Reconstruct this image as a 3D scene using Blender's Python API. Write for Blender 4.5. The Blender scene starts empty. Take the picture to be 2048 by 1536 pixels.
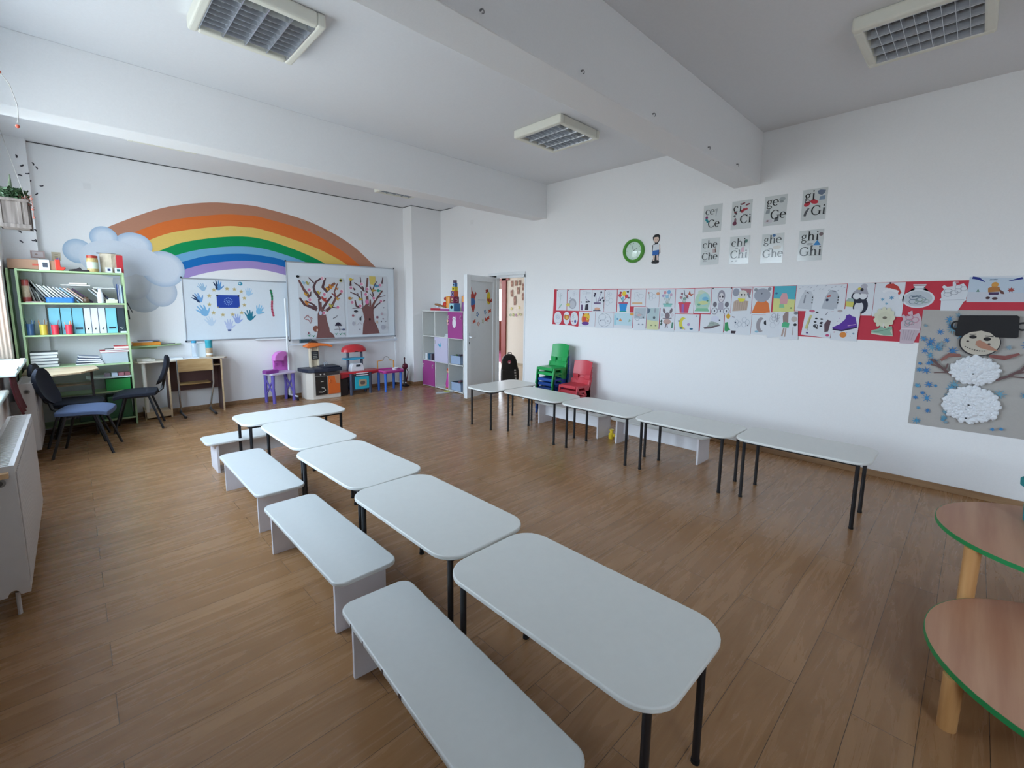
import bpy, math, random
from mathutils import Matrix, Vector
PI = math.pi
rnd = random.Random(7)
SC = bpy.context.scene
COL = SC.collection

# ---------------------------------------------------------------- camera, sky, exposure
XR, YB, ZC = 5.449, 7.954, 3.4435      # inner wall (drawings), end wall (rainbow), ceiling
XL, YF = -0.51, -4.6                  # window wall, wall behind the viewer
cam = bpy.data.cameras.new('camera'); camo = bpy.data.objects.new('camera', cam); COL.objects.link(camo)
cam.sensor_fit = 'HORIZONTAL'; cam.sensor_width = 36.0
cam.lens = 36.0 * 900.81 / 2048.0
cam.shift_x = 6.54 / 2048.0; cam.shift_y = -39.03 / 2048.0
cam.clip_start = 0.02; cam.clip_end = 200
yaw, pitch, roll = 0.768293, -0.131826, 0.0110345
f = Vector((math.sin(yaw)*math.cos(pitch), math.cos(yaw)*math.cos(pitch), math.sin(pitch)))
r = Vector((math.cos(yaw), -math.sin(yaw), 0)); u = r.cross(f)
r2 = math.cos(roll)*r + math.sin(roll)*u; u2 = -math.sin(roll)*r + math.cos(roll)*u
camo.matrix_world = Matrix(((r2.x, u2.x, -f.x, 0), (r2.y, u2.y, -f.y, 0), (r2.z, u2.z, -f.z, 1.6), (0, 0, 0, 1)))
SC.camera = camo

w = bpy.data.worlds.new('sky'); SC.world = w; w.use_nodes = True
nt = w.node_tree; nt.nodes.clear()
wo = nt.nodes.new('ShaderNodeOutputWorld'); bg = nt.nodes.new('ShaderNodeBackground')
tc = nt.nodes.new('ShaderNodeTexCoord'); sx = nt.nodes.new('ShaderNodeSeparateXYZ'); rp = nt.nodes.new('ShaderNodeValToRGB')
nt.links.new(tc.outputs['Generated'], sx.inputs[0]); mr = nt.nodes.new('ShaderNodeMapRange')
mr.inputs[1].default_value = -1; mr.inputs[2].default_value = 1
nt.links.new(sx.outputs['Z'], mr.inputs[0]); nt.links.new(mr.outputs[0], rp.inputs[0])
rp.color_ramp.elements[0].position = 0.0; rp.color_ramp.elements[0].color = (0.29, 0.30, 0.31, 1)   # sunlit ground outside
rp.color_ramp.elements[1].position = 1.0; rp.color_ramp.elements[1].color = (0.52, 0.72, 1.0, 1)
e = rp.color_ramp.elements.new(0.485); e.color = (0.36, 0.37, 0.375, 1)
e = rp.color_ramp.elements.new(0.515); e.color = (0.80, 0.89, 1.0, 1)
nt.links.new(rp.outputs[0], bg.inputs[0]); bg.inputs[1].default_value = 9.0
nt.links.new(bg.outputs[0], wo.inputs[0])
vs = SC.view_settings
vs.view_transform = 'Standard'; vs.look = 'None'; vs.gamma = 1; vs.exposure = 0.88; vs.use_curve_mapping = False

def portal(loc, rot, sx_, sy_):
    l = bpy.data.lights.new('window_portal', 'AREA'); l.shape = 'RECTANGLE'; l.size = sx_; l.size_y = sy_
    l.cycles.is_portal = True
    o = bpy.data.objects.new('window_portal', l); o.location = loc; o.rotation_euler = rot; COL.objects.link(o)
BAYS = [(-3.7, -1.9), (2.75, 4.45), (5.13, 7.38)]   # window openings along left wall; rear one unseen, added to brighten end wall
WZ0, WZ1 = 0.95, 2.93
for a, b in BAYS:
    portal((-0.83, (a+b)/2, (WZ0+WZ1)/2), (0, -PI/2, 0), WZ1-WZ0, b-a)
portal((7.0, 12.05, 1.65), (-PI/2, 0, 0), 2.3, 2.0)  # unseen opening at the hall end, added to let daylight in
portal((10.65, 12.05, 1.6), (-PI/2, 0, 0), 1.1, 2.9)

# ---------------------------------------------------------------- materials
def lin(h):
    if not isinstance(h, str): return tuple(h)
    h = h.lstrip('#'); o = []
    for i in (0, 2, 4):
        c = int(h[i:i+2], 16)/255.0
        o.append(c/12.92 if c <= 0.04045 else ((c+0.055)/1.055)**2.4)
    return tuple(o)
_m = {}
def mat(col, rough=0.5, metal=0.0, spec=0.5, noise=0.0, bump=0.0, nscale=30.0, name=None, emis=0):
    k = (col, rough, metal, spec, noise, bump, nscale, emis)
    if k in _m: return _m[k]
    m = bpy.data.materials.new(name or 'surface'); m.use_nodes = True; t = m.node_tree
    b = t.nodes['Principled BSDF']; c = lin(col)
    b.inputs['Base Color'].default_value = (*c, 1); b.inputs['Roughness'].default_value = rough
    b.inputs['Metallic'].default_value = metal; b.inputs['Specular IOR Level'].default_value = spec
    co = t.nodes.new('ShaderNodeTexCoord'); n = t.nodes.new('ShaderNodeTexNoise')
    t.links.new(co.outputs['Object'], n.inputs['Vector']); n.inputs['Scale'].default_value = nscale; n.inputs['Detail'].default_value = 4
    mx = t.nodes.new('ShaderNodeMix'); mx.data_type = 'RGBA'
    a = max(noise, 0.03)
    mx.inputs[6].default_value = (*[x*(1-a) for x in c], 1); mx.inputs[7].default_value = (*[min(1, x*(1+a)) for x in c], 1)
    t.links.new(n.outputs[0], mx.inputs[0]); t.links.new(mx.outputs[2], b.inputs['Base Color'])
    if bump:
        bp_ = t.nodes.new('ShaderNodeBump'); bp_.inputs['Strength'].default_value = bump; bp_.inputs['Distance'].default_value = 0.01
        t.links.new(n.outputs[0], bp_.inputs['Height']); t.links.new(bp_.outputs[0], b.inputs['Normal'])
    _m[k] = m; return m
def wood(c1, c2, rough=0.4, axis=0, scale=1.0, name='wood'):
    m = bpy.data.materials.new(name); m.use_nodes = True; t = m.node_tree; b = t.nodes['Principled BSDF']
    co = t.nodes.new('ShaderNodeTexCoord'); mp = t.nodes.new('ShaderNodeMapping')
    s = [28*scale]*3; s[axis] = 2.0*scale; mp.inputs['Scale'].default_value = s
    n = t.nodes.new('ShaderNodeTexNoise'); n.inputs['Scale'].default_value = 1; n.inputs['Detail'].default_value = 6
    cr = t.nodes.new('ShaderNodeValToRGB'); cr.color_ramp.elements[0].position = 0.35; cr.color_ramp.elements[1].position = 0.7
    cr.color_ramp.elements[0].color = (*lin(c1), 1); cr.color_ramp.elements[1].color = (*lin(c2), 1)
    t.links.new(co.outputs['Object'], mp.inputs[0]); t.links.new(mp.outputs[0], n.inputs['Vector'])
    t.links.new(n.outputs[0], cr.inputs[0]); t.links.new(cr.outputs[0], b.inputs['Base Color']); b.inputs['Roughness'].default_value = rough
    return m
def attr_mat(rough, name, spec=0.4):
    m = bpy.data.materials.new(name); m.use_nodes = True; t = m.node_tree; b = t.nodes['Principled BSDF']
    a = t.nodes.new('ShaderNodeAttribute'); a.attribute_name = 'Col'
    n = t.nodes.new('ShaderNodeTexNoise'); n.inputs['Scale'].default_value = 60
    mx = t.nodes.new('ShaderNodeMix'); mx.data_type = 'RGBA'; mx.blend_type = 'MULTIPLY'; mx.inputs[0].default_value = 1
    cr = t.nodes.new('ShaderNodeValToRGB'); cr.color_ramp.elements[0].color = (.93, .93, .93, 1); cr.color_ramp.elements[1].color = (1, 1, 1, 1)
    t.links.new(n.outputs[0], cr.inputs[0]); t.links.new(a.outputs['Color'], mx.inputs[6]); t.links.new(cr.outputs[0], mx.inputs[7])
    t.links.new(mx.outputs[2], b.inputs['Base Color']); b.inputs['Roughness'].default_value = rough; b.inputs['Specular IOR Level'].default_value = spec
    return m
def glassy(col=(.9, .95, .95), clear=0.85, name='glass'):
    m = bpy.data.materials.new(name); m.use_nodes = True; t = m.node_tree; t.nodes.clear()
    o = t.nodes.new('ShaderNodeOutputMaterial'); tr = t.nodes.new('ShaderNodeBsdfTransparent'); tr.inputs[0].default_value = (*col, 1)
    g = t.nodes.new('ShaderNodeBsdfGlossy'); g.inputs['Roughness'].default_value = 0.02
    lw = t.nodes.new('ShaderNodeLayerWeight'); lw.inputs[0].default_value = .5
    pw = t.nodes.new('ShaderNodeMath'); pw.operation = 'POWER'; pw.inputs[1].default_value = 5; t.links.new(lw.outputs['Facing'], pw.inputs[0])
    fr = t.nodes.new('ShaderNodeMapRange'); fr.inputs[3].default_value = .05; fr.inputs[4].default_value = .95; t.links.new(pw.outputs[0], fr.inputs[0])
    d = t.nodes.new('ShaderNodeBsdfDiffuse'); d.inputs[0].default_value = (*col, 1)
    a = t.nodes.new('ShaderNodeMixShader'); a.inputs[0].default_value = 1-clear
    t.links.new(tr.outputs[0], a.inputs[1]); t.links.new(d.outputs[0], a.inputs[2])
    b = t.nodes.new('ShaderNodeMixShader'); t.links.new(fr.outputs[0], b.inputs[0]); t.links.new(a.outputs[0], b.inputs[1]); t.links.new(g.outputs[0], b.inputs[2])
    t.links.new(b.outputs[0], o.inputs[0]); return m
PAPER = attr_mat(0.6, 'printed_paper'); LAMI = attr_mat(0.14, 'laminated_paper', 0.5); PAINT = attr_mat(0.75, 'mural_paint', 0.2); PLAST = attr_mat(0.3, 'printed_plastic')
GLASS = glassy(clear=1.0, name='window_glass'); CLEARP = glassy((.85, .9, .92), 0.6, 'clear_plastic')
WALL = mat('#f1f1f2', 0.85, spec=.15, bump=.05, nscale=90, name='wall_paint')
CEIL = mat('#eaebee', 0.9, spec=.1, bump=.04, nscale=60, name='ceiling_paint')
WHITE = mat('#dadbd8', 0.35, name='white_laminate'); TOPW = mat('#e2e3df', 0.3, noise=.02, name='white_table_top')
BLACKM = mat('#17181d', 0.35, name='black_steel'); PVC = mat('#e8ebee', 0.3, name='white_pvc')
BASEW = wood('#8c6a4b', '#a98663', .45, 1, name='skirting_wood'); BEECH = wood('#c9ac86', '#dcc4a1', .4, 0, name='light_wood_board')
DARKW = mat('#5b3d3a', .5, name='dark_red_board'); GREEN = mat('#a8c291', .45, name='green_board'); STEEL = mat('#c6ccd2', .25, .9, name='steel')
MAR = wood('#b88468', '#cb9b7c', .35, 0, .6, name='beech_table_top')

def floor_mat():
    m = bpy.data.materials.new('laminate_floor'); m.use_nodes = True; t = m.node_tree; b = t.nodes['Principled BSDF']; L = t.links.new
    co = t.nodes.new('ShaderNodeTexCoord')
    br = t.nodes.new('ShaderNodeTexBrick'); br.offset = 0.37; br.inputs['Scale'].default_value = 1
    br.inputs['Brick Width'].default_value = 1.29; br.inputs['Row Height'].default_value = 0.192
    br.inputs['Mortar Size'].default_value = 0.0012; br.inputs['Mortar Smooth'].default_value = 0.2; br.inputs['Bias'].default_value = 0
    br.inputs['Color1'].default_value = (0, 0, 0, 1); br.inputs['Color2'].default_value = (1, 1, 1, 1); br.inputs['Mortar'].default_value = (.5, .5, .5, 1)
    L(co.outputs['Object'], br.inputs['Vector'])
    mp = t.nodes.new('ShaderNodeMapping'); mp.inputs['Scale'].default_value = (1.0, 11, 1); L(co.outputs['Object'], mp.inputs[0])
    ad = t.nodes.new('ShaderNodeVectorMath'); ad.operation = 'MULTIPLY_ADD'; ad.inputs[1].default_value = (7, 7, 7)
    L(br.outputs['Color'], ad.inputs[0]); L(mp.outputs[0], ad.inputs[2])
    n = t.nodes.new('ShaderNodeTexNoise'); n.inputs['Scale'].default_value = 1.3; n.inputs['Detail'].default_value = 8; n.inputs['Roughness'].default_value = .65; n.inputs['Distortion'].default_value = 1.1
    L(ad.outputs[0], n.inputs['Vector'])
    cr = t.nodes.new('ShaderNodeValToRGB'); E = cr.color_ramp.elements
    E[0].position = .28; E[0].color = (*lin('#966d46'), 1); E[1].position = .74; E[1].color = (*lin('#b38a62'), 1)
    q = E.new(.5); q.color = (*lin('#a57b54'), 1); L(n.outputs[0], cr.inputs[0])
    mx = t.nodes.new('ShaderNodeMix'); mx.data_type = 'RGBA'; mx.blend_type = 'MULTIPLY'; mx.inputs[0].default_value = .5
    pl = t.nodes.new('ShaderNodeValToRGB'); pl.color_ramp.elements[0].color = (.8, .78, .76, 1); pl.color_ramp.elements[1].color = (1, 1, 1, 1)
    L(br.outputs['Color'], pl.inputs[0]); L(cr.outputs[0], mx.inputs[6]); L(pl.outputs[0], mx.inputs[7])
    m2 = t.nodes.new('ShaderNodeMix'); m2.data_type = 'RGBA'; m2.inputs[7].default_value = (.06, .035, .02, 1)
    L(br.outputs['Fac'], m2.inputs[0]); L(mx.outputs[2], m2.inputs[6]); L(m2.outputs[2], b.inputs['Base Color'])
    rr = t.nodes.new('ShaderNodeMapRange'); rr.inputs[3].default_value = .2; rr.inputs[4].default_value = .34; L(n.outputs[0], rr.inputs[0]); L(rr.outputs[0], b.inputs['Roughness'])
    bm_ = t.nodes.new('ShaderNodeBump'); bm_.inputs['Strength'].default_value = .06; bm_.inputs['Distance'].default_value = .004; L(n.outputs[0], bm_.inputs['Height']); L(bm_.outputs[0], b.inputs['Normal'])
    b.inputs['Specular IOR Level'].default_value = .5
    return m

# ---------------------------------------------------------------- mesh building
class M:
    def __init__(s): s.v = []; s.f = []; s.mi = []; s.c = []; s.T = None
    def add(s, vs_, fs, m=0, col=None):
        b = len(s.v)
        if s.T is not None: vs_ = [tuple(s.T @ Vector(p)) for p in vs_]
        s.v += [tuple(p) for p in vs_]
        for q in fs: s.f.append([b+i for i in q]); s.mi.append(m); s.c.append(col)
        return s
    def box(s, x0, x1, y0, y1, z0, z1, m=0, col=None):
        x0, x1 = min(x0, x1), max(x0, x1); y0, y1 = min(y0, y1), max(y0, y1); z0, z1 = min(z0, z1), max(z0, z1)
        return s.add([(x0,y0,z0),(x1,y0,z0),(x1,y1,z0),(x0,y1,z0),(x0,y0,z1),(x1,y0,z1),(x1,y1,z1),(x0,y1,z1)],
                     [(0,3,2,1),(4,5,6,7),(0,1,5,4),(1,2,6,5),(2,3,7,6),(3,0,4,7)], m, col)
    def prism(s, poly, z0, z1, m=0, col=None, ax='z'):
        n = len(poly)
        mp = {'z': lambda p, h: (p[0], p[1], h), 'y': lambda p, h: (p[0], h, p[1]), 'x': lambda p, h: (h, p[0], p[1])}[ax]
        vs_ = [mp(p, z0) for p in poly] + [mp(p, z1) for p in poly]
        ar = sum(poly[i][0]*poly[(i+1) % n][1]-poly[(i+1) % n][0]*poly[i][1] for i in range(n))
        up = (ar > 0) == (ax != 'y')
        if z1 < z0: up = not up
        a = list(range(n)); b = [n+i for i in a]
        fs = [a[::-1] if up else a, b if up else b[::-1]]
        for i in range(n):
            j = (i+1) % n; q = (i, j, n+j, n+i); fs.append(q if up else q[::-1])
        return s.add(vs_, fs, m, col)
    def cyl(s, p0, p1, r0, r1=None, n=14, m=0, col=None):
        r1 = r0 if r1 is None else r1
        return s.tube([p0, p1], [r0, r1], n, m, col)
    def tube(s, pts, rad, n=10, m=0, col=None, cap=True):
        pts = [Vector(p) for p in pts]
        if not isinstance(rad, (list, tuple)): rad = [rad]*len(pts)
        vs_ = []; prev = None
        for i, p in enumerate(pts):
            d = (pts[min(i+1, len(pts)-1)]-pts[max(i-1, 0)]).normalized()
            if prev is None:
                a = Vector((0, 0, 1)) if abs(d.z) < .9 else Vector((1, 0, 0))
                e1 = d.cross(a).normalized()
            else: e1 = (prev-d*prev.dot(d)).normalized()
            prev = e1; e2 = d.cross(e1)
            for k in range(n):
                t = 2*PI*k/n; vs_.append(p+e1*(rad[i]*math.cos(t))+e2*(rad[i]*math.sin(t)))
        fs = []
        for i in range(len(pts)-1):
            for k in range(n):
                k2 = (k+1) % n; fs.append((i*n+k, i*n+k2, (i+1)*n+k2, (i+1)*n+k))
        if cap: fs.append(list(range(n))[::-1]); fs.append([(len(pts)-1)*n+k for k in range(n)])
        return s.add(vs_, fs, m, col)
    def lathe(s, prof, c=(0, 0, 0), n=20, m=0, col=None, sx=1, sy=1):
        vs_ = []
        for r_, z in prof:
            for k in range(n):
                t = 2*PI*k/n; vs_.append((c[0]+sx*r_*math.cos(t), c[1]+sy*r_*math.sin(t), c[2]+z))
        fs = []
        for i in range(len(prof)-1):
            for k in range(n):
                k2 = (k+1) % n; fs.append((i*n+k, i*n+k2, (i+1)*n+k2, (i+1)*n+k))
        if prof[0][0] > 1e-5: fs.append(list(range(n))[::-1])
        if prof[-1][0] > 1e-5: fs.append([(len(prof)-1)*n+k for k in range(n)])
        return s.add(vs_, fs, m, col)
    def blob(s, c, rx, ry, rz, m=0, col=None, n=12, k=8, jit=0):
        vs_ = []; 
        for i in range(k+1):
            ph = -PI/2+PI*i/k
            for j in range(n):
                t = 2*PI*j/n; q = 1+jit*(rnd.random()-.5)
                vs_.append((c[0]+rx*q*math.cos(ph)*math.cos(t), c[1]+ry*q*math.cos(ph)*math.sin(t), c[2]+rz*q*math.sin(ph)))
        fs = [(i*n+j, i*n+(j+1) % n, (i+1)*n+(j+1) % n, (i+1)*n+j) for i in range(k) for j in range(n)]
        return s.add(vs_, fs, m, col)
    def build(s, name, mats, parent=None, bev=0, smooth=False, loc=None, rotz=0, kind=None, seg=2, solid=0):
        me = bpy.data.meshes.new(name); me.from_pydata(s.v, [], s.f)
        if not isinstance(mats, (list, tuple)): mats = [mats]
        for x in mats: me.materials.append(x)
        me.polygons.foreach_set('material_index', s.mi)
        if any(c is not None for c in s.c):
            a = me.color_attributes.new('Col', 'FLOAT_COLOR', 'CORNER'); k = 0; buf = []
            for p, c in zip(me.polygons, s.c):
                cc = (*lin(c), 1) if c is not None else (1, 1, 1, 1); buf += list(cc)*p.loop_total
            a.data.foreach_set('color', buf)
        me.update()
        if smooth:
            me.polygons.foreach_set('use_smooth', [True]*len(me.polygons))
            try: me.set_sharp_from_angle(angle=0.7)
            except Exception: pass
        o = bpy.data.objects.new(name, me); COL.objects.link(o)
        if parent: o.parent = parent
        if loc: o.location = loc
        o.rotation_euler.z = rotz
        if bev:
            b = o.modifiers.new('edge_rounding', 'BEVEL'); b.width = bev; b.segments = seg; b.limit_method = 'ANGLE'; b.angle_limit = 0.6
        if kind: o['kind'] = kind
        return o
def tag(o, label, cat, group=None, kind=None):
    o['label'] = label; o['category'] = cat
    if group: o['group'] = group
    if kind: o['kind'] = kind
    return o
def thing(name, label, cat, loc=(0, 0, 0), rotz=0, group=None):
    o = bpy.data.objects.new(name, None); COL.objects.link(o); o.empty_display_size = .1
    o.location = loc; o.rotation_euler.z = rotz
    return tag(o, label, cat, group)
def struct(name, m, ma, **k): return m.build(name, ma, kind='structure', **k)
def dup(root, loc, rotz=None, label=None, group=None):
    def cp(o, par):
        c = o.copy(); COL.objects.link(c); c.parent = par
        for ch in o.children: cp(ch, c)
        return c
    c = cp(root, None); c.location = loc
    if rotz is not None: c.rotation_euler.z = rotz
    if label: c['label'] = label
    if group: c['group'] = group
    return c
def rrect(w_, h_, r_, n=6, cx=0, cy=0):
    P = []
    for k in range(4):
        sx_ = (1, -1, -1, 1)[k]; sy_ = (1, 1, -1, -1)[k]
        for i in range(n+1):
            a = k*PI/2+PI/2*i/n; P.append((cx+sx_*(w_/2-r_)+r_*math.cos(a), cy+sy_*(h_/2-r_)+r_*math.sin(a)))
    return P
def ellp(cx, cy, rx, ry=None, n=20, rot=0, a0=0, a1=2*PI):
    ry = rx if ry is None else ry; P = []
    for i in range(n):
        t = a0+(a1-a0)*i/(n if a1-a0 > 6.28 else n-1); x, y = rx*math.cos(t), ry*math.sin(t)
        P.append((cx+x*math.cos(rot)-y*math.sin(rot), cy+x*math.sin(rot)+y*math.cos(rot)))
    return P

# flat artwork on a surface: local X to the viewer's right, Y up, Z out of the surface
RW = Matrix(((0, 0, -1), (-1, 0, 0), (0, 1, 0)))       # on the drawings wall
BW = Matrix(((1, 0, 0), (0, 0, -1), (0, 1, 0)))        # on the rainbow wall
class Art(M):
    def __init__(s, w_=1, h_=1, base='#e9ebee', th=.0012, outline=None, norm=True):
        super().__init__(); s.w = w_; s.h = h_; s.z = th; s.dz = .00018; s.norm = norm; s.tx = 0; s.ty = 0; s.sc = 1
        if base:
            s.prism(outline or [(0, 0), (w_, 0), (w_, h_), (0, h_)], 0, th, 0, base)
    def _p(s, pts): return [(x*s.w, y*s.h) for x, y in pts] if s.norm else pts
    def poly(s, pts, col):
        s.z += s.dz; pts = s._p(pts); n = len(pts)
        ar = sum(pts[i][0]*pts[(i+1) % n][1]-pts[(i+1) % n][0]*pts[i][1] for i in range(n))
        if ar < 0: pts = pts[::-1]
        s.add([(x, y, s.z) for x, y in pts], [list(range(n))], 0, col); return s
    def ell(s, cx, cy, rx, ry, col, rot=0, n=18): return s.poly(ellp(cx, cy, rx, ry, n, rot), col)
    def line(s, pts, wd, col):
        pts = s._p(pts); s.z += s.dz; n = len(pts); wds = wd if isinstance(wd, (list, tuple)) else [wd]*n
        vs_ = []
        for i, p in enumerate(pts):
            a = pts[max(i-1, 0)]; b = pts[min(i+1, n-1)]; dx, dy = b[0]-a[0], b[1]-a[1]; L = math.hypot(dx, dy) or 1
            nx, ny = -dy/L*wds[i]/2, dx/L*wds[i]/2
            vs_ += [(p[0]+nx, p[1]+ny, s.z), (p[0]-nx, p[1]-ny, s.z)]
        s.add(vs_, [(2*i, 2*i+1, 2*i+3, 2*i+2) for i in range(n-1)], 0, col); return s
    def ring(s, cx, cy, rx, ry, wd, col, n=20): return s.line(ellp(cx, cy, rx, ry, n)+[(cx+rx, cy)], wd, col)
    def star(s, cx, cy, r_, col, k=5, q=.45, rot=PI/2):
        sx_ = 1/s.w if s.norm else 1; sy_ = 1/s.h if s.norm else 1
        return s.poly([(cx+sx_*(r_ if i % 2 == 0 else r_*q)*math.cos(rot+PI*i/k), cy+sy_*(r_ if i % 2 == 0 else r_*q)*math.sin(rot+PI*i/k)) for i in range(2*k)], col)
    def flower(s, cx, cy, r_, col, cen='#e8c24a', k=5):
        sx_ = 1/s.w if s.norm else 1; sy_ = 1/s.h if s.norm else 1
        P = []
        for i in range(k*6):
            t = 2*PI*i/(k*6); q = r_*(.68+.32*math.cos(k*t)); P.append((cx+q*math.cos(t)*sx_, cy+q*math.sin(t)*sy_))
        s.poly(P, col); return s.ell(cx, cy, r_*.3*sx_, r_*.3*sy_, cen, n=10)
    def put(s, name, ma, basis, loc, parent=None, tilt=0, rx=0, **k):
        o = s.build(name, ma, parent)
        o.matrix_basis = Matrix.Translation(loc) @ basis.to_4x4() @ Matrix.Rotation(tilt, 4, 'Z') @ Matrix.Rotation(rx, 4, 'X')
        return o

# ---------------------------------------------------------------- the room
m = M(); m.box(XL-.4, XR+.15, YF-.1, YB+.1, -.12, 0); struct('floor', m, floor_mat())
m = M(); m.box(XL-.4, XR+.15, YF-.1, YB+.1, ZC, ZC+.15)
struct('ceiling', m, CEIL)
m = M(); m.box(XL-.001, XR+.001, 4.828, 5.10, 2.935, ZC+.001); struct('trim_1', m, WALL, bev=.006)
m = M(); m.box(XL-.001, XR+.001, 1.78, 2.046, 2.913, ZC+.001); struct('trim_2', m, WALL, bev=.006)
m = M(); m.box(XL-.4, XR+.15, YB, YB+.15, 0, ZC); struct('wall_back', m, WALL)
m = M(); m.box(XL-.4, XR+.15, YF-.15, YF, 0, ZC); struct('wall_front', m, WALL)
DY0, DY1, DZ = 5.253, 6.04, 2.10
m = M(); m.box(XR, XR+.15, YF, DY0, 0, ZC); m.box(XR, XR+.15, DY1+.19, YB, 0, ZC); m.box(XR, XR+.15, DY0, DY1+.19, DZ, ZC)
struct('wall_right', m, WALL)
m = M(); prev = YF
for a, b in BAYS:
    m.box(XL-.3, XL, prev, a, 0, ZC); m.box(XL-.3, XL, a, b, 0, WZ0-.03); m.box(XL-.3, XL, a, b, WZ1, ZC); prev = b
m.box(XL-.3, XL, prev, YB, 0, ZC); struct('wall_left', m, WALL)
# corner piers
m = M(); m.box(4.783, XR+.01, 7.647, YB+.01, 0, ZC); struct('trim_3', m, WALL)
m = M(); m.box(XL-.01, -.226, 7.86, YB+.01, 0, ZC); struct('trim_4', m, WALL)
# joint line of the suspended edge under the ceiling, end wall
m = M(); gap = mat('#5c5c60', .9)
m.box(-.22, 4.783, YB-.006, YB, ZC-.012, ZC-.002); m.box(4.777, 4.783, 7.647, YB, ZC-.012, ZC-.002); m.box(4.783, XR, 7.641, 7.647, ZC-.012, ZC-.002); m.box(XR-.006, XR, 7.25, 7.647, ZC-.012, ZC-.002)
struct('trim_5', m, gap)
# skirting boards
m = M(); m.box(XL, 4.783, YB-.015, YB, 0, .06); m.box(4.768, 4.783, 7.647, YB, 0, .06); m.box(4.768, XR, 7.632, 7.647, 0, .06); struct('baseboard_back', m, BASEW, bev=.003)
m = M(); m.box(XR-.015, XR, YF, DY0-.02, 0, .06); m.box(XR-.015, XR, DY1+.1, 7.632, 0, .06); struct('baseboard_right', m, BASEW, bev=.003)
m = M(); m.box(XL, XL+.015, YF, YB, 0, .06); struct('baseboard_left', m, BASEW, bev=.003)
# windows with sills
SILL = mat('#dfeeea', .3, name='pale_sill')
for i, (a, b) in enumerate(BAYS):
    root = bpy.data.objects.new('window_%d' % (i+1), None); COL.objects.link(root); root['kind'] = 'structure'
    m = M(); x0, x1 = XL-.26, XL-.19
    m.box(x0, x1, a, a+.06, WZ0, WZ1); m.box(x0, x1, b-.06, b, WZ0, WZ1); m.box(x0, x1, a, b, WZ1-.06, WZ1); m.box(x0, x1, a, b, WZ0, WZ0+.06)
    n = max(2, round((b-a)/.85))
    for k in range(1, n):
        y = a+(b-a)*k/n; m.box(x0, x1, y-.04, y+.04, WZ0, WZ1)
    m.box(x0, x1, a, b, 2.33, 2.39); m.build('window_frame', PVC, root, bev=.006)
    m = M(); m.add([(x0+.03, a+.05, WZ0+.05), (x0+.03, b-.05, WZ0+.05), (x0+.03, b-.05, WZ1-.05), (x0+.03, a+.05, WZ1-.05)], [(0, 1, 2, 3)]); m.build('pane', GLASS, root)
    s0, s1 = {0: (a, b), 1: (a-.03, 4.83), 2: (5.85, 7.3)}[i]
    m = M(); m.box(XL-.2, XL, a, b, WZ0-.03, WZ0)
    m.box(XL, {0: -.39, 1: -.375, 2: -.40}[i], s0, s1, WZ0-.03, WZ0); m.build('window_sill', SILL, root, bev=.008)
# hall beyond the door
PEACH = mat('#e3dcd2', .8, spec=.1, name='peach_paint'); HF = wood('#c2ac93', '#d6c3ab', .35, 1, .5, name='hall_floor')
m = M(); m.box(XR+.15, 12.2, 2.5, 12.1, -.12, 0); struct('floor_hall', m, HF)
m = M(); m.box(XR+.15, 12.2, 2.5, 12.1, 3.0, 3.1); struct('ceiling_hall', m, CEIL)
m = M(); m.box(8.42, 8.5, 2.5, 8.9, 0, 3.0); m.box(8.42, 8.5, 8.9, 10.4, 2.33, 3.0); m.box(8.42, 8.5, 10.4, 12.1, 0, 3.0); struct('wall_hall', m, PEACH)
m = M(); m.box(XR+.15, 12.2, 2.4, 2.5, 0, 3.0); m.box(XR+.15, 6.0, 12.0, 12.1, 0, 3.0); m.box(8.0, 9.2, 12.0, 12.1, 0, 3.0); m.box(9.2, 12.2, 12.0, 12.1, 0, 1.05); m.box(9.2, 12.2, 12.0, 12.1, 2.15, 3.0); m.box(6.0, 8.0, 12.0, 12.1, 0, .5); m.box(6.0, 8.0, 12.0, 12.1, 2.8, 3.0); struct('wall_hall_end', m, PEACH)  # the hall's own opening is out of view, added for its daylight
m = M(); m.box(12.1, 12.2, 2.5, 12.0, 0, 3.0); struct('wall_far_room', m, PEACH)
m = M(); m.box(XR+.15, XR+.2, DY0-2.7, DY0, 0, 3.0); m.box(XR+.15, XR+.2, DY1+.19, 12.1, 0, 3.0); m.box(XR+.15, XR+.2, DY0, DY1+.19, DZ, 3.0); struct('wall_hall_side', m, PEACH)
m = M(); m.box(8.39, 8.42, 8.82, 9.0, 0, 2.31); m.box(8.39, 8.42, 8.72, 10.45, 2.24, 2.34); m.box(8.39, 8.57, 10.3, 10.45, 0, 2.31); struct('trim_6', m, mat('#8f3a32', .5, name='red_brown_frame'), bev=.005)
m = M(); m.box(8.39, 8.41, 2.5, 8.8, 0, .07); struct('baseboard_hall', m, mat('#b5a48c', .6))
m = M(); m.box(8.6, 12.0, 9.0, 11.9, .001, .012); tag(m.build('carpet', mat('#c45f86', .9, noise=.2, nscale=4)), 'pink carpet on the floor of the far room behind the red door frame', 'carpet')
m = M(); m.box(9.6, 11.9, 11.5, 11.95, .012, 1.04); tag(m.build('cabinet', mat('#a8543c', .6), bev=.01), 'low orange brown cabinet under the bright window of the far room', 'cabinet')
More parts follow.
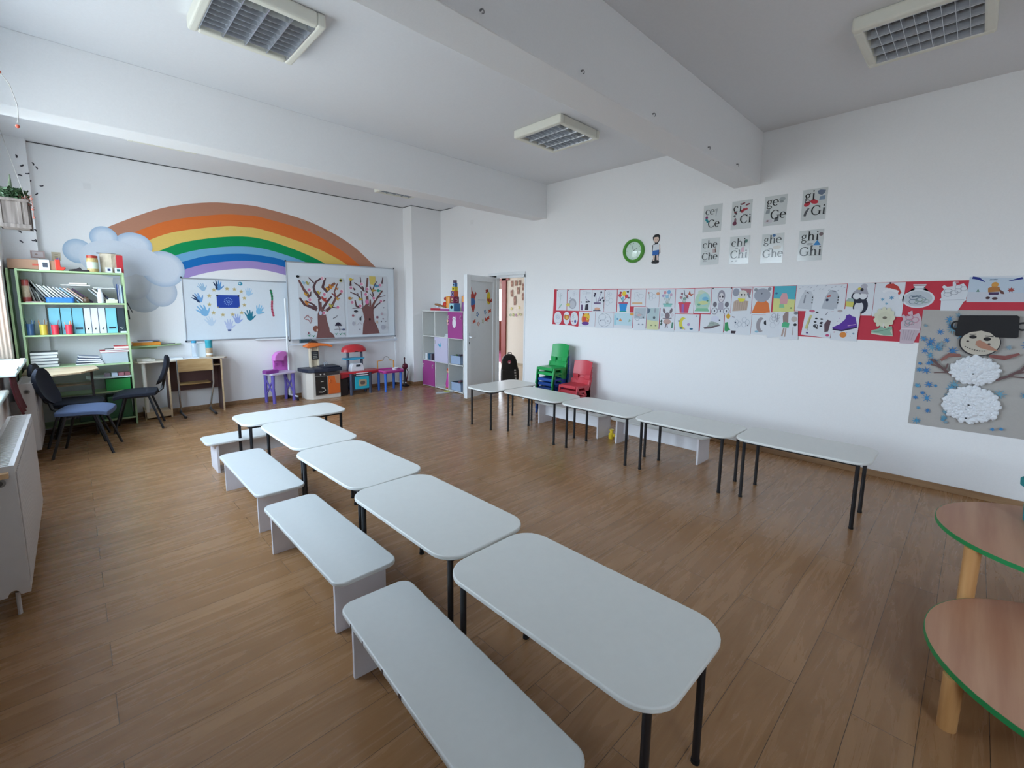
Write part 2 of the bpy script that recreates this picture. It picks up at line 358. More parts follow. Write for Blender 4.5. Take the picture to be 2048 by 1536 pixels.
# door frame and leaf
root = bpy.data.objects.new('door_1', None); COL.objects.link(root); root['kind'] = 'structure'
m = M()
m.box(XR-.012, XR+.06, DY0-.0, DY0+.03, 0, DZ); m.box(XR-.012, XR+.06, 5.955, DY1+.19, 0, DZ); m.box(XR-.012, XR+.06, DY0, DY1+.19, DZ-.045, DZ)
m.box(XR-.03, XR-.001, DY0-.0, DY1+.13, DZ, DZ+.05)
m.build('door_frame', PVC, root, bev=.005)
H0 = Vector((5.43, 6.03, 0)); ang = math.atan2(5.79-6.03, 4.56-5.43)      # leaf swings into the room
leaf = bpy.data.objects.new('door_leaf', None); COL.objects.link(leaf); leaf.parent = root; leaf.location = H0; leaf.rotation_euler.z = ang
LW = .89
m = M(); m.box(0, LW, 0, .05, .05, 2.075); m.build('leaf_body', mat('#dfe3e6', .35, name='leaf_pvc'), leaf, bev=.004)
leaf_rim = M()
for q in [(.0, .11, .05, 2.075), (LW-.11, LW, .05, 2.075), (.11, LW-.11, .05, .17), (.11, LW-.11, 1.98, 2.075)]:
    leaf_rim.box(q[0], q[1], .05, .066, q[2], q[3])
leaf_rim.build('leaf_rim', PVC, leaf, bev=.005)
m = M(); m.box(LW-.065, LW-.035, .066, .074, .93, 1.14); m.tube([(LW-.05, .066, 1.07), (LW-.05, .11, 1.07), (LW-.17, .115, 1.065)], .009); m.box(LW-.001, LW+.004, .012, .04, .85, 1.25)
m.build('door_handle', mat('#d8dce0', .3, .3), leaf)
m = M(); m.cyl((LW-.05, .066, .975), (LW-.05, .08, .975), .011); m.build('lock_cylinder', mat('#3a3a3e', .4), leaf)
m = M()
for z in (.3, 1.1, 1.85): m.cyl((.0, .06, z), (.0, .06, z+.1), .012)
m.build('hinge', PVC, leaf)
LB = Matrix.Rotation(ang, 3, 'Z') @ Matrix(((-1, 0, 0), (0, 0, 1), (0, 1, 0)))
def on_leaf(s, z, out=.0505):
    return H0 + Matrix.Rotation(ang, 3, 'Z') @ Vector((s, out, z))
#END_STRUCT

# ---------------------------------------------------------------- ceiling lamps
LOUV = mat('#c3c6cb', .25, .8, name='louvre_metal'); FRAMEC = mat('#e9e8dc', .45, name='lamp_frame')
def lamp(loc, label):
    t = thing('ceiling_lamp', label, 'ceiling lamp', loc, PI/2, 'square louvre lamps on the ceiling')
    h = .325; q = .27; m = M()
    for (a, b, c, d) in [(-h, h, -h, -q), (-h, h, q, h), (-h, -q, -q, q), (q, h, -q, q)]: m.box(a, b, c, d, -.085, 0)
    m.build('lamp_frame', FRAMEC, t, bev=.014, seg=3)
    m = M(); m.box(-q, q, -q, q, -.012, -.004); m.build('back_plate', mat('#9b9ca0', .4, .5), t)
    for k in range(4):
        y = -q+2*q*(k+.5)/4
        m = M(); m.cyl((-q+.01, y, -.038), (q-.01, y, -.038), .012, n=8); m.build('tube', mat('#cfcfc9', .4), t, smooth=True)
    m = M()
    for k in range(5): 
        y = -q+2*q*k/4; m.prism([(y-.016, -.03), (y+.016, -.03), (y+.003, -.082), (y-.003, -.082)], -q, q, ax='x')
    for k in range(1, 9):
        x = -q+2*q*k/9; m.prism([(x-.009, -.035), (x+.009, -.035), (x+.0015, -.081), (x-.0015, -.081)], -q, q, ax='y')
    m.build('louvre', LOUV, t)
    return t
L0 = lamp((1.02, 3.45, ZC), 'square white louvre lamp on the ceiling bay nearest above the left row of tables')
dup(L0, (3.88, 3.32, ZC), label='square louvre lamp in the middle of the ceiling between the two beams')
dup(L0, (4.08, .43, ZC), label='square louvre lamp at the upper right, with bright glints in its near cells')
dup(L0, (.92, 6.45, ZC), label='lamp half hidden by the far beam, above the painted cloud')
dup(L0, (3.97, 6.6, ZC), label='lamp half hidden by the far beam, above the easel board')
for i, x in enumerate((1.506, 2.288, 3.134, 4.096, 4.761)):
    m = M(); m.cyl((x, 1.78, 2.975), (x, 1.768, 2.975), .005); m.tube([(x+.01*math.cos(a), 1.762, 2.965+.01*math.sin(a)) for a in [k*PI/5 for k in range(-3, 6)]], .0025, 6)
    tag(m.build('ceiling_hook', mat('#8f9094', .35, .7), smooth=True), 'small metal hook screwed into the face of the near beam, %s from the window end' % ('first', 'second', 'third', 'fourth', 'fifth')[i], 'hook', 'hooks along the near ceiling beam')

# ---------------------------------------------------------------- tables and benches
def table(L_, W_, ins, zt=.52):
    t = thing('white_table', 'x', 'table', (0, 0, 0))
    m = M(); m.prism(rrect(W_, L_, .12, 8), zt-.02, zt); m.build('tabletop', TOPW, t, bev=.005, smooth=True, seg=3)
    m = M(); a, b = W_/2-ins, L_/2-ins
    m.box(-a, a, -b-.012, -b+.012, zt-.045, zt-.021); m.box(-a, a, b-.012, b+.012, zt-.045, zt-.021); m.box(-a-.012, -a+.012, -b, b, zt-.045, zt-.021); m.box(a-.012, a+.012, -b, b, zt-.045, zt-.021)
    m.build('frame', BLACKM, t)
    for sx_ in (-1, 1):
        for sy_ in (-1, 1):
            m = M(); m.cyl((sx_*a, sy_*b, .012), (sx_*a, sy_*b, zt-.022), .0135, n=12); m.cyl((sx_*a, sy_*b, 0), (sx_*a, sy_*b, .014), .0155, n=12, m=1)
            m.build('leg', [BLACKM, mat('#0d0d10', .7)], t, smooth=True)
    return t
G1 = 'white tables of the left row'; G2 = 'white tables of the right row'
TA = table(.958, .515, .065); TA.location = (1.264, .949, 0); TA.rotation_euler.z = .005
TA['label'] = 'nearest white table of the left row, whole top in the foreground'; TA['group'] = G1
for p, a, l in [((1.306, 1.925, 0), .001, 'second white table of the left row counted from the viewer'), ((1.335, 2.891, 0), .032, 'middle white table of the left row'),
                ((1.359, 3.862, 0), 0, 'fourth white table of the left row, butting the crosswise one'), ((1.481, 4.62, 0), PI/2+.003, 'white table set crosswise at the far end of the left row')]: dup(TA, p, a, l, G1)
TB = table(.912, .53, .075); TB.location = (4.165, .875, 0); TB.rotation_euler.z = .011
TB['label'] = 'nearest white table of the right row, by the skirting under the snowman'; TB['group'] = G2
for p, a, l in [((4.11, 1.795, 0), -.003, 'second white table of the right row counted from the viewer'), ((4.10, 2.715, 0), 0, 'middle white table of the right row'),
                ((4.08, 3.645, 0), 0, 'fourth white table of the right row, in front of the stacked chairs'), ((4.132, 4.39, 0), PI/2, 'white table set crosswise at the door end of the right row')]: dup(TB, p, a, l, G2)
def bench(L_=1.135, W_=.33, zt=.30):
    t = thing('white_bench', 'x', 'bench')
    m = M(); m.prism(rrect(W_, L_, .06, 6), zt-.022, zt); m.build('bench_seat', WHITE, t, bev=.006, smooth=True, seg=3)
    for s in (-1, 1):
        m = M(); m.box(-W_/2+.025, W_/2-.035, s*(L_/2-.09)-.01, s*(L_/2-.09)+.01, 0, zt-.022); m.build('end_panel', mat('#e3dfe3', .45), t, bev=.002)
    m = M(); m.box(-.01, .01, -L_/2+.1, L_/2-.1, .1, zt-.022); m.build('stretcher', mat('#e6e6ea', .45), t)
    return t
B0 = bench(); B0.location = (.851, 1.218, 0); B0.rotation_euler.z = -.066
B0['label'] = 'nearest white bench, cut off by the bottom of the frame'; B0['group'] = 'white benches beside the left row'
for y, q in ((.12, .012), (-.02, .02), (.3, .008), (.42, .01)): M().box(-.1655, -.164, y, y+q, .281, .297).build('edge_chip', mat('#4a3328', .9), B0)
B1 = bench(); B1.location = (.938, 2.499, 0)
B1['label'] = 'white bench beside the second and third tables of the left row'; B1['group'] = 'white benches beside the left row'
dup(B1, (.959, 3.815, 0), -.005, 'white bench beside the fourth table of the left row')
dup(B1, (1.352, 4.94, 0), PI/2, 'white bench behind the crosswise table of the left row')
dup(B1, (4.6, 3.54, 0), 0, 'white bench under the tables in front of the red chairs', 'white benches behind the right row')
dup(B1, (4.6, 2.32, 0), 0, 'white bench behind the second table of the right row, yellow toy at its end', 'white benches behind the right row')
m = M(); m.lathe([(.03, 0), (.035, .01), (.035, .06), (.02, .075), (.02, .1), (.028, .102), (.028, .115)], n=14); m.lathe([(.0, .03), (.018, .035), (.018, .06), (0, .065)], c=(0, -.04, 0), n=10)
tag(m.build('toy_bottle', mat('#e3c534', .4), smooth=True, loc=(4.6, 2.95, 0)), 'small yellow plastic toy on the floor at the end of a white bench', 'toy')

# oval tables at the lower right
GEDGE = mat('#1f8a4c', .4)
def oval(name, label, c, rx, ry, zt, legs, a=0):
    t = thing(name, label, 'table', c, a, 'round brown tables with a green edge')
    m = M(); m.prism(ellp(0, 0, rx-.003, ry-.003, 64), zt-.021, zt); m.build('tabletop', MAR, t, smooth=True)
    m = M(); P = ellp(0, 0, rx, ry, 64); Q = ellp(0, 0, rx-.003, ry-.003, 64); n = 64
    V = [(x, y, z) for z in (zt-.022, zt-.001) for x, y in P]+[(x, y, z) for z in (zt-.022, zt-.001) for x, y in Q]
    m.add(V, [(i, (i+1) % n, n+(i+1) % n, n+i) for i in range(n)]+[(n+i, n+(i+1) % n, 3*n+(i+1) % n, 3*n+i) for i in range(n)]+[((i+1) % n, i, 2*n+i, 2*n+(i+1) % n) for i in range(n)])
    m.build('edge_band', GEDGE, t, smooth=True)
    LG = wood('#b98550', '#cf9c66', .4, 2, 1, 'turned_leg')
    for x, y in legs:
        m = M(); m.cyl((x, y, 0), (x, y, zt-.022), .029, .031, 18); m.build('leg', LG, t, smooth=True)
    return t
o1 = oval('round_table', 'low round brown table with green edge at the lower right corner', (2.60, -.53, 0), .56, .56, .24, [(-.30, .455), (.33, .36), (-.3, -.4), (.33, -.4)])
o2 = oval('round_table', 'taller round brown table with green edge, blue-green bin on it', (3.32, -.43, 0), .49, .485, .5, [(-.325, .335), (.43, .0), (-.3, -.32), (.25, -.36)])
m = M(); m.cyl((-.335, .31, .475), (-.341, .295, .475), .007, n=8); 
m.build('screw', STEEL, o2)
m = M(); m.lathe([(.085, 0), (.09, .01), (.1, .19), (.118, .195), (.12, .225), (.112, .23), (.098, .215), (.088, .02), (0, .015)], n=28)
tag(m.build('storage_bin', mat('#1f8f93', .8, noise=.15, nscale=80), smooth=True, loc=(3.52, -.36, .5)), 'blue-green cylindrical bin with a thick rim on the taller round table', 'bin')

# ---------------------------------------------------------------- plastic stacking chairs
def kid_chair(col, label, group):
    c = mat(col, .35); t = thing('plastic_chair', label, 'chair', group=group)
    m = M(); m.prism(rrect(.30, .29, .05), .252, .27); m.box(-.14, .14, .13, .15, .225, .262); m.build('seat', c, t, bev=.006, smooth=True)
    m = M(); P = []
    def shell(z0, z1, w0, w1, y0, y1, n=8):
        vs_ = []
        for k, (z, ww, y) in enumerate(((z0, w0, y0), (z1, w1, y1))):
            for s in (0, .012):
                for i in range(n+1):
                    q = i/n*2-1; vs_.append((q*ww, y-.03*(1-q*q)+.0-s, z-(.018*q*q if k else 0)))
        N = n+1; fs = []
        for i in range(n):
            fs += [(i, i+1, 2*N+i+1, 2*N+i), (N+i+1, N+i, 3*N+i, 3*N+i+1), (2*N+i, 2*N+i+1, 3*N+i+1, 3*N+i), (i+1, i, N+i, N+i+1)]
        fs += [(0, 2*N, 3*N, N), (n, N+n, 3*N+n, 2*N+n)]; m.add(vs_, fs)
    shell(.385, .60, .155, .16, -.16, -.20); shell(.262, .352, .14, .152, -.12, -.155)
    for s in (-1, 1): m.prism([(s*.06, .34), (s*.15, .34), (s*.155, .40), (s*.06, .40)], -.172, -.156, ax='y')
    m.build('backrest', c, t, smooth=True, bev=.004)
    for s in (-1, 1):
        m = M(); x0, x1 = s*.145, s*.168
        m.prism([(.14, .262), (.18, 0), (.145, 0), (.105, .235), (-.02, .235), (-.02, .262)], x0, x1, ax='x')
        m.build('leg', c, t, bev=.003)
        m = M(); m.prism([(-.02, .262), (-.02, .235), (-.14, 0), (-.185, 0), (-.155, .17), (-.165, .33), (-.14, .33), (-.12, .262)], x0, x1, ax='x')
        m.prism([(-.13, .09), (.12, .16), (.12, .185), (-.13, .115)], x0+s*.004, x1-s*.004, ax='x')
        m.build('leg', c, t, bev=.003)
    return t
gc = 'stack of green and blue plastic chairs'; rc = 'pair of red plastic chairs'
ca = PI/2   # chair front points to the windows
sx0, sy0 = 5.08, 4.32
blue = kid_chair('#1f4f9f', 'lowest blue plastic chair of the tall stack by the door', gc); blue.location = (sx0, sy0, 0); blue.rotation_euler.z = ca
for k in range(1, 5): dup(blue, (sx0-.003*k, sy0, .067*k), ca, 'blue plastic chair, %s from the floor in the tall stack' % ('', 'second', 'third', 'fourth', 'fifth')[k], gc)
gr = kid_chair('#1f9f53', 'upper green plastic chair on top of the tall stack', gc); gr.location = (sx0-.02, sy0, .43); gr.rotation_euler.z = ca
dup(gr, (sx0-.016, sy0, .36), ca, 'green plastic chair just under the topmost one of the stack', gc)
rd = kid_chair('#cf4450', 'upper red plastic chair beside the tall stack', rc); rd.location = (5.11, 3.93, .21); rd.rotation_euler.z = ca
for k in (1, 2, 3): dup(rd, (5.112, 3.93, .21-.07*k), ca, ('red plastic chair directly under the upper red one', 'red plastic chair second from the floor', 'red plastic chair standing on the floor, lowest of its stack')[k-1], rc)

# ---------------------------------------------------------------- radiators under the windows
RADM = mat('#cbc4c0', .4, name='radiator_enamel')
def radiator(y0, y1, xf, label):
    t = thing('radiator', label, 'radiator', (0, 0, 0), 0, 'white radiators on the window wall')
    xb = xf-.115
    m = M(); m.box(xf-.004, xf, y0, y1, .12, .785); n = int((y1-y0)/.033)
    for k in range(n):
        y = y0+.03+k*(y1-y0-.06)/n; m.box(xf, xf+.006, y, y+.012, .16, .75)
    m.build('front_panel', RADM, t, bev=.002)
    m = M(); m.box(xb, xb+.004, y0, y1, .12, .785); m.build('rear_panel', RADM, t)
    m = M(); m.box(xb, xf, y0, y1, .785, .79)
    for k in range(int((y1-y0)/.03)): m.box(xb+.02, xf-.02, y0+.02+k*.03, y0+.032+k*.03, .79, .794)
    m.build('top_grille', RADM, t)
    for y in (y0, y1-.004):
        m = M(); xm = (xb+xf)/2; arc = [(xm+.022*math.cos(a), .12+.028*math.sin(a)) for a in [PI-k*PI/8 for k in range(9)]]
        m.prism([(xb, .12)]+arc+[(xf, .12), (xf, .785), (xb, .785)], y, y+.004, ax='y'); m.build('side_panel', RADM, t)
    m = M(); m.cyl((xb+.06, y0-.004, .71), (xb+.06, y0+.006, .71), .022); m.cyl((xb+.06, y0-.012, .71), (xb+.06, y0, .71), .012, m=1); m.build('air_plug', [mat('#8d8782', .5), mat('#4b4745', .5)], t, smooth=True)
    m = M(); m.box(XL, xb, y0+.15, y0+.19, .3, .6); m.box(XL, xb, y1-.19, y1-.15, .3, .6); m.build('bracket', RADM, t)
    m = M(); m.tube([(xf-.05, y0+.04, .12), (xf-.05, y0+.04, 0)], .009); m.build('pipe', RADM, t)
radiator(3.22, 4.62, -.268, 'long white radiator nearest the viewer, at the left edge')
radiator(6.33, 7.15, -.325, 'shorter white radiator behind the black chairs, round plug on its side')
m = M(); m.box(-.375, -.288, 3.19, 3.219, .735, .762); m.box(-.375, -.34, 3.188, 3.19, .735, .762, 1)
tag(m.build('wooden_block', [wood('#b78a5e', '#cfa87c'), mat('#5a2f22', .6)], bev=.003), 'small brown wooden block at the upper end of the near radiator', 'block')
m = M(); P = []
for k in range(7): P.append((-.445, 5.9+.06*k, .9))
V = []; 
for i in range(9):
    for j in range(5): V.append((-.44+.012*math.sin(i*1.9)+.05*(j/4)**2, 5.86+.05*i, .915-.085*j-.01*math.sin(i*2.3)))
m.add(V, [(i*5+j, i*5+j+1, (i+1)*5+j+1, (i+1)*5+j) for i in range(8) for j in range(4)])
o = m.build('hanging_cloth', mat('#5b2226', .85), smooth=True); so = o.modifiers.new('thickness', 'SOLIDIFY'); so.thickness = .006
tag(o, 'maroon cloth hanging under the window sill beside the far radiator', 'cloth')
for (y, z, l, c) in ((6.93, .951, 'pale booklet lying on the sill end nearest the bookcase', '#e6f0ee'), (6.1, .951, 'flat white sheet of card lying on the middle of the far sill', '#eef6f5')):
    m = M(); m.box(-.45, -.41, y, y+.28, z, z+.012); tag(m.build('booklet', mat(c, .5)), l, 'booklet')

# planter, stickers and bead string at the upper left
t = thing('hanging_planter', 'rustic grey wooden planter box high on the left wall', 'planter', (-.345, 7.12, 2.34))
m = M(); WB = wood('#675e59', '#8d837c', .8, 2, 1.2, 'weathered_wood')
m.box(-.11, .11, -.16, .16, 0, .02); m.box(-.11, .11, -.16, -.145, 0, .26); m.box(-.11, .11, .145, .16, 0, .26); m.box(-.11, -.095, -.15, .15, 0, .26); m.box(.095, .11, -.15, .15, 0, .26)
for x in (-.11, .03, .075): m.box(x, x+.03, -.172, -.158, 0, .27)
m.box(-.12, .12, -.175, -.16, .255, .285); m.box(-.12, .12, -.175, -.16, -.01, .03); m.box(-.11, .12, .16, .17, 0, .28); m.box(.108, .12, -.16, .16, .25, .28)
m.build('box', WB, t, bev=.003)
m = M(); m.tube([(-.1, -.15, .28), (-.1, -.15, 1.1)], .002, 5); m.tube([(.1, -.15, .28), (-.05, -.15, 1.1)], .002, 5); m.build('hanging_cord', mat('#b9b4ac', .8), t)
m = M(); m.box(-.095, .095, -.145, .145, .2, .24); m.build('soil', mat('#3a2c22', .95), t)
def foliage(name, par, n, cx, cy, cz, rx, ry, rz, col, size=.03, loc=None):
    m = M()
    for _ in range(n):
        a = rnd.random()*2*PI; q = math.sqrt(rnd.random()); x = cx+rx*q*math.cos(a); y = cy+ry*q*math.sin(a); z = cz+rz*(rnd.random()-.3)
        d = Vector((rnd.uniform(-1, 1), rnd.uniform(-1, 1), rnd.uniform(-.4, 1))).normalized(); s = Vector((rnd.uniform(-1, 1), rnd.uniform(-1, 1), rnd.uniform(-1, 1))).cross(d).normalized()
        L_ = size*rnd.uniform(.7, 1.5); p = Vector((x, y, z)); m.add([p, p+d*L_*.5+s*L_*.25, p+d*L_, p+d*L_*.5-s*L_*.25], [(0, 1, 2, 3)])
    return m.build(name, col, par, loc=loc)
foliage('foliage', t, 900, 0, 0, .30, .11, .16, .13, mat('#2f4d2c', .6, noise=.3), .035)
foliage('dried_flowers', t, 70, .1, -.1, .25, .05, .06, .1, mat('#b0786c', .8, noise=.2), .022)
m = M(); m.tube([(0, 0, .25), (-.01, -.02, .4), (0, -.02, .54)], [.03, .018, .004], 8); m.build('cactus_stem', mat('#6f7d68', .8), t, smooth=True)
for k, pts in enumerate([[(-.345+.12, 6.96, 2.62), (-.20, 6.9, 2.63), (-.2, 6.88, 2.52), (-.2, 6.88, 2.44)]]):
    m = M(); m.tube(pts, .002, 5)
    for p in pts[1:]: m.blob(p, .012, .012, .012, n=6, k=4)
    m.build('trailing_sprig', mat('#a86a5c', .7), None); o = COL.objects[-1]; tag(o, 'pinkish dried sprig trailing over the corner of the planter', 'dried plant')
for (x, z) in [(-.307, 3.231), (-.273, 3.134), (-.18, 3.193), (-.155, 3.153), (-.298, 3.024), (-.236, 3.053), (-.226, 2.988), (-.132, 2.95), (-.182, 2.85), (-.255, 2.663), (-.263, 2.622), (-.257, 2.544), (-.264, 2.423), (-.228, 2.416), (-.356, 2.384), (-.354, 2.271), (-.255, 2.292), (-.235, 2.294)]:
    yy = 7.858 if x < -.226 else YB-.001
    if x > -.226: x = x*1.012
    a = Art(1, 1, None, norm=False); rr = rnd.random()*3
    for s in (-1, 1): a.poly(ellp(s*.009*math.cos(rr), s*.009*math.sin(rr), .011, .007, 8, rr+s*.6), '#3c3b44')
    a.line([(-.008*math.sin(rr), .008*math.cos(rr)), (.008*math.sin(rr), -.008*math.cos(rr))], .004, '#222228')
    o = a.put('butterfly_sticker', PAPER, BW, (x, yy, z)); tag(o, 'tiny dark butterfly sticker on the white corner beside the planter', 'sticker', 'butterfly stickers in the left corner')
m = M(); m.tube([(-.22, 3.45, ZC), (-.2, 3.5, 3.0), (-.165, 3.5, 2.73), (-.13, 3.5, 2.67), (-.112, 3.5, 2.58), (-.113, 3.5, 2.52), (-.12, 3.5, 2.49)], .0022, 6)
m.blob((-.12, 3.5, 2.475), .009, .009, .009, 1); m.blob((-.162, 3.5, 2.72), .009, .009, .009, 1)
tag(m.build('bead_string', [mat('#a9a49f', .7), mat('#c4573f', .6)], smooth=True), 'thin curved string with red beads hanging from the ceiling at the left edge', 'string')

# ---------------------------------------------------------------- green bookcase
BK = thing('bookcase', 'tall light green open bookcase crammed with books and binders', 'bookcase', (0, 0, 0))
y0, y1 = 7.53, 7.845; SH = [1.94, 1.565, 1.19, .81, .46, .10]
for x in (-.495, -.425, .492):
    m = M(); m.box(x, x+.02, y0, y1, 0, 1.945); m.build('side_panel', GREEN, BK, bev=.002)
for z in SH:
    m = M(); m.box(-.405, .492, y0+.002, y1, z-.02, z); m.build('shelf', GREEN, BK, bev=.002)
m = M(); m.box(.06, .49, y0+.01, y1-.02, .625, .64); m.build('shelf', mat('#d6e2d8', .4), BK)
YS = y0+.02
def book(x, z, w_, h_, lean, col, page='#d9d6cc', d=.20, y=None, label='', name='book', group='leaning books on the upper green shelf'):
    # thickness w_, height h_, leaning by angle
    y = YS if y is None else y; m = M()
    m.box(0, w_*.14, 0, d, 0, h_); m.box(w_*.86, w_, 0, d, 0, h_); m.box(w_*.14, w_*.86, 0.003, d-.003, .003, h_-.003, 1); q = d-.003 if rnd.random() < .35 else 0; m.box(w_*.14, w_*.86, q, q+.003, 0, h_)
    o = m.build(name, [mat(col, .5), mat(page, .8)]); o.rotation_euler = (0, lean, 0); o.location = (x, y, z+max(0, 0)); return tag(o, label, 'book', group)
# (base x, thickness, height, lean, colour, label)
BKS = [(-.300, .014, .27, -.20, '#6b655c', 'worn grey-brown book nearest the red tin, almost upright'), (-.276, .016, .265, -.22, '#2f332f', 'dark book second from the red tin'),
 (-.252, .012, .26, -.26, '#8a8c84', 'thin grey book third from the red tin'), (-.215, .018, .255, -.48, '#3a3f40', 'charcoal book leaning behind the left end of the blue basket'),
 (-.175, .014, .25, -.55, '#9a9d98', 'pale grey book leaning behind the blue basket'), (-.14, .02, .25, -.6, '#41474a', 'slate book leaning behind the middle of the blue basket'),
 (-.10, .012, .25, -.66, '#cfe0e2', 'thin pale blue book leaning over the blue basket'), (-.07, .02, .245, -.68, '#5d6a66', 'grey-green book leaning over the right half of the blue basket'),
 (-.03, .012, .24, -.7, '#e2e8ea', 'bright white-edged book leaning at the right of the blue basket'), (.005, .016, .24, -.72, '#3d4a5c', 'navy grey book leaning just right of the blue basket'),
 (.04, .012, .235, -.74, '#a9c6d8', 'light blue book leaning in the middle of the upper shelf'), (.075, .012, .235, -.75, '#8fb4d0', 'sky blue book leaning left of the small brown jug'),
 (.11, .018, .235, -.77, '#2e2c3b', 'black-violet book leaning behind the small brown jug'), (.15, .014, .24, -.8, '#b89788', 'tan book leaning over the small brown jug'),
 (.195, .018, .24, -.82, '#3b2340', 'dark purple book leaning left of the white bottle'), (.305, .014, .22, -.72, '#9fa5a6', 'grey book leaning right of the white bottle'),
 (.34, .018, .22, -.72, '#5f6068', 'dark grey book leaning above the cream box'), (.385, .016, .22, -.7, '#3a3f55', 'blue-black book leaning near the right side of the shelf')]
for x, w_, h_, ln, c, l in BKS: book(x, 1.566, w_, h_, ln, c, label=l, y=YS+.06)
for i, (x, c) in enumerate(((.438, '#34508a'), (.452, '#6f8fc0'), (.465, '#b9d2e2'), (.478, '#2f3f4f'))):
    book(x, 1.566, .011, .24-.01*i, -.0, c, label=('royal blue', 'mid blue', 'pale blue-white', 'dark teal')[i]+' thin upright book at the right end of the upper shelf')
def flat(x0, x1, z, h_, c, label, rz=0, d=.2, g='flat books and papers in the bookcase', y=None, name='book', tl=0):
    m = M(); y = YS if y is None else y; W2 = (x1-x0)/2
    m.box(-W2, W2, 0, d, 0, h_*.12); m.box(-W2, W2, 0, d, h_*.88, h_); m.box(-W2+.002, W2, .002, d-.002, h_*.12, h_*.88, 1)
    o = m.build(name, [mat(c, .5), mat('#dcdcd6', .8)], loc=(x0+W2, y, z)); o.rotation_euler = (0, tl, rz); return tag(o, label, 'book', g)
flat(-.07, .19, 1.768, .016, '#b5b9ba', 'grey flat book lying across the tops of the leaning books', .03, y=YS+.06)
flat(.0, .16, 1.786, .02, '#b8a593', 'beige book on top of the grey flat one', -.08, y=YS+.05)
flat(.21, .42, 1.745, .01, '#c9cdcd', 'thin flat pad lying over the books at the right', .02, y=YS+.07)
flat(-.37, -.22, 1.566, .012, '#a7524a', 'thin reddish book lying flat in front of the red tin', 0, .06)
t = thing('tin', 'tall red and cream patterned tin at the left end of the upper shelf', 'tin', (-.355, YS+.09, 1.566))
m = M(); m.lathe([(.036, 0), (.038, .01), (.038, .24), (.036, .245)], n=24); m.build('can', mat('#8d3b35', .35), t, smooth=True)
m = M(); m.lathe([(.0385, .06), (.0385, .19)], n=24); m.build('label', mat('#a6937a', .5, noise=.4, nscale=50), t, smooth=True)
m = M(); m.lathe([(.039, .245), (.039, .262), (0, .264)], n=24); m.build('lid', mat('#7c2d2a', .4), t, smooth=True)
m = M(); m.prism(rrect(.245, .13, .03), 0, .055); m.prism(rrect(.255, .14, .035), .055, .062); tag(m.build('basket', mat('#2f79cf', .4), bev=.003, loc=(-.085, YS+.005+.07, 1.566)), 'long blue plastic basket at the front of the upper shelf', 'basket')
m = M(); m.lathe([(.02, 0), (.03, .01), (.034, .03), (.028, .05), (.016, .062), (.02, .072), (0, .07)], n=18); tag(m.build('jug', mat('#5a4636', .3), smooth=True, loc=(.14, YS+.04, 1.566)), 'small brown round jug left of the white bottle', 'jug')
m = M(); m.lathe([(.028, 0), (.031, .01), (.03, .08), (.032, .1), (.024, .13), (.015, .145), (.018, .15), (.018, .175), (0, .176)], n=20); tag(m.build('bottle', mat('#e8edf2', .3), smooth=True, loc=(.272, YS+.035, 1.566)), 'white plastic bottle standing on the upper green shelf', 'bottle')
m = M(); m.box(-.055, .055, -.03, .04, 0, .045); m.box(-.03, .03, -.02, .02, .045, .055, 1); tag(m.build('box', [mat('#cfcdb6', .6), mat('#e6eef0', .5)], bev=.003, loc=(.375, YS+.035, 1.566)), 'small cream cardboard box right of the white bottle', 'box')
def binder(x0, x1, c, label, slot=True, hole=False):
    t = thing('binder', label, 'binder', (x0+.001, 7.61, 1.191), 0, 'upright binders on the middle green shelf'); W_ = x1-x0-.003
    m = M(); m.box(0, .004, 0, .225, 0, .315); m.box(W_-.004, W_, 0, .225, 0, .315); m.box(0, W_, 0, .004, 0, .315); m.box(.004, W_-.004, .01, .22, .004, .30, 1)
    m.build('cover', [mat(c, .45), mat('#e4e4e0', .8)], t, bev=.0015)
    if slot: M().box(W_*.18, W_*.85, -.002, .001, .055, .078).build('slot', mat('#15202e', .6), t)
    if hole:
        m = M(); m.tube([(W_/2+.011*math.cos(a), -.001, .06+.011*math.sin(a)) for a in [k*PI/8 for k in range(17)]], .0025, 6, cap=False); m.cyl((W_/2, -.0008, .06), (W_/2, .001, .06), .01, n=16, m=1); m.build('finger_ring', [STEEL, mat('#15181c', .6)], t)
TQ = '#6fafbf'
for a in ((-.203, -.102, TQ, 'turquoise magazine file standing first from the left', True, False), (-.100, -.002, TQ, 'turquoise magazine file behind the right red cup', True, False), (.0, .100, TQ, 'turquoise magazine file right beside the white binders', True, False),
  (.103, .166, '#cfd5e0', 'white lever binder beside the turquoise files, faint ring', False, True), (.166, .234, '#d3d8e4', 'white lever binder in the middle of the three', False, True), (.234, .303, '#cdd3e0', 'white lever binder beside the last turquoise file', False, True),
  (.304, .408, '#78bcc6', 'turquoise magazine file between white and black binders', True, False), (.411, .488, '#26323c', 'black lever binder at the right end of the middle shelf', False, True)): binder(*a)
m = M(); m.box(0, .06, 0, .05, 0, .02); tag(m.build('correction_tape', mat('#d5ebe8', .4), bev=.004, loc=(.428, 7.545, 1.191)), 'small pale box lying in front of the black binder', 'box')
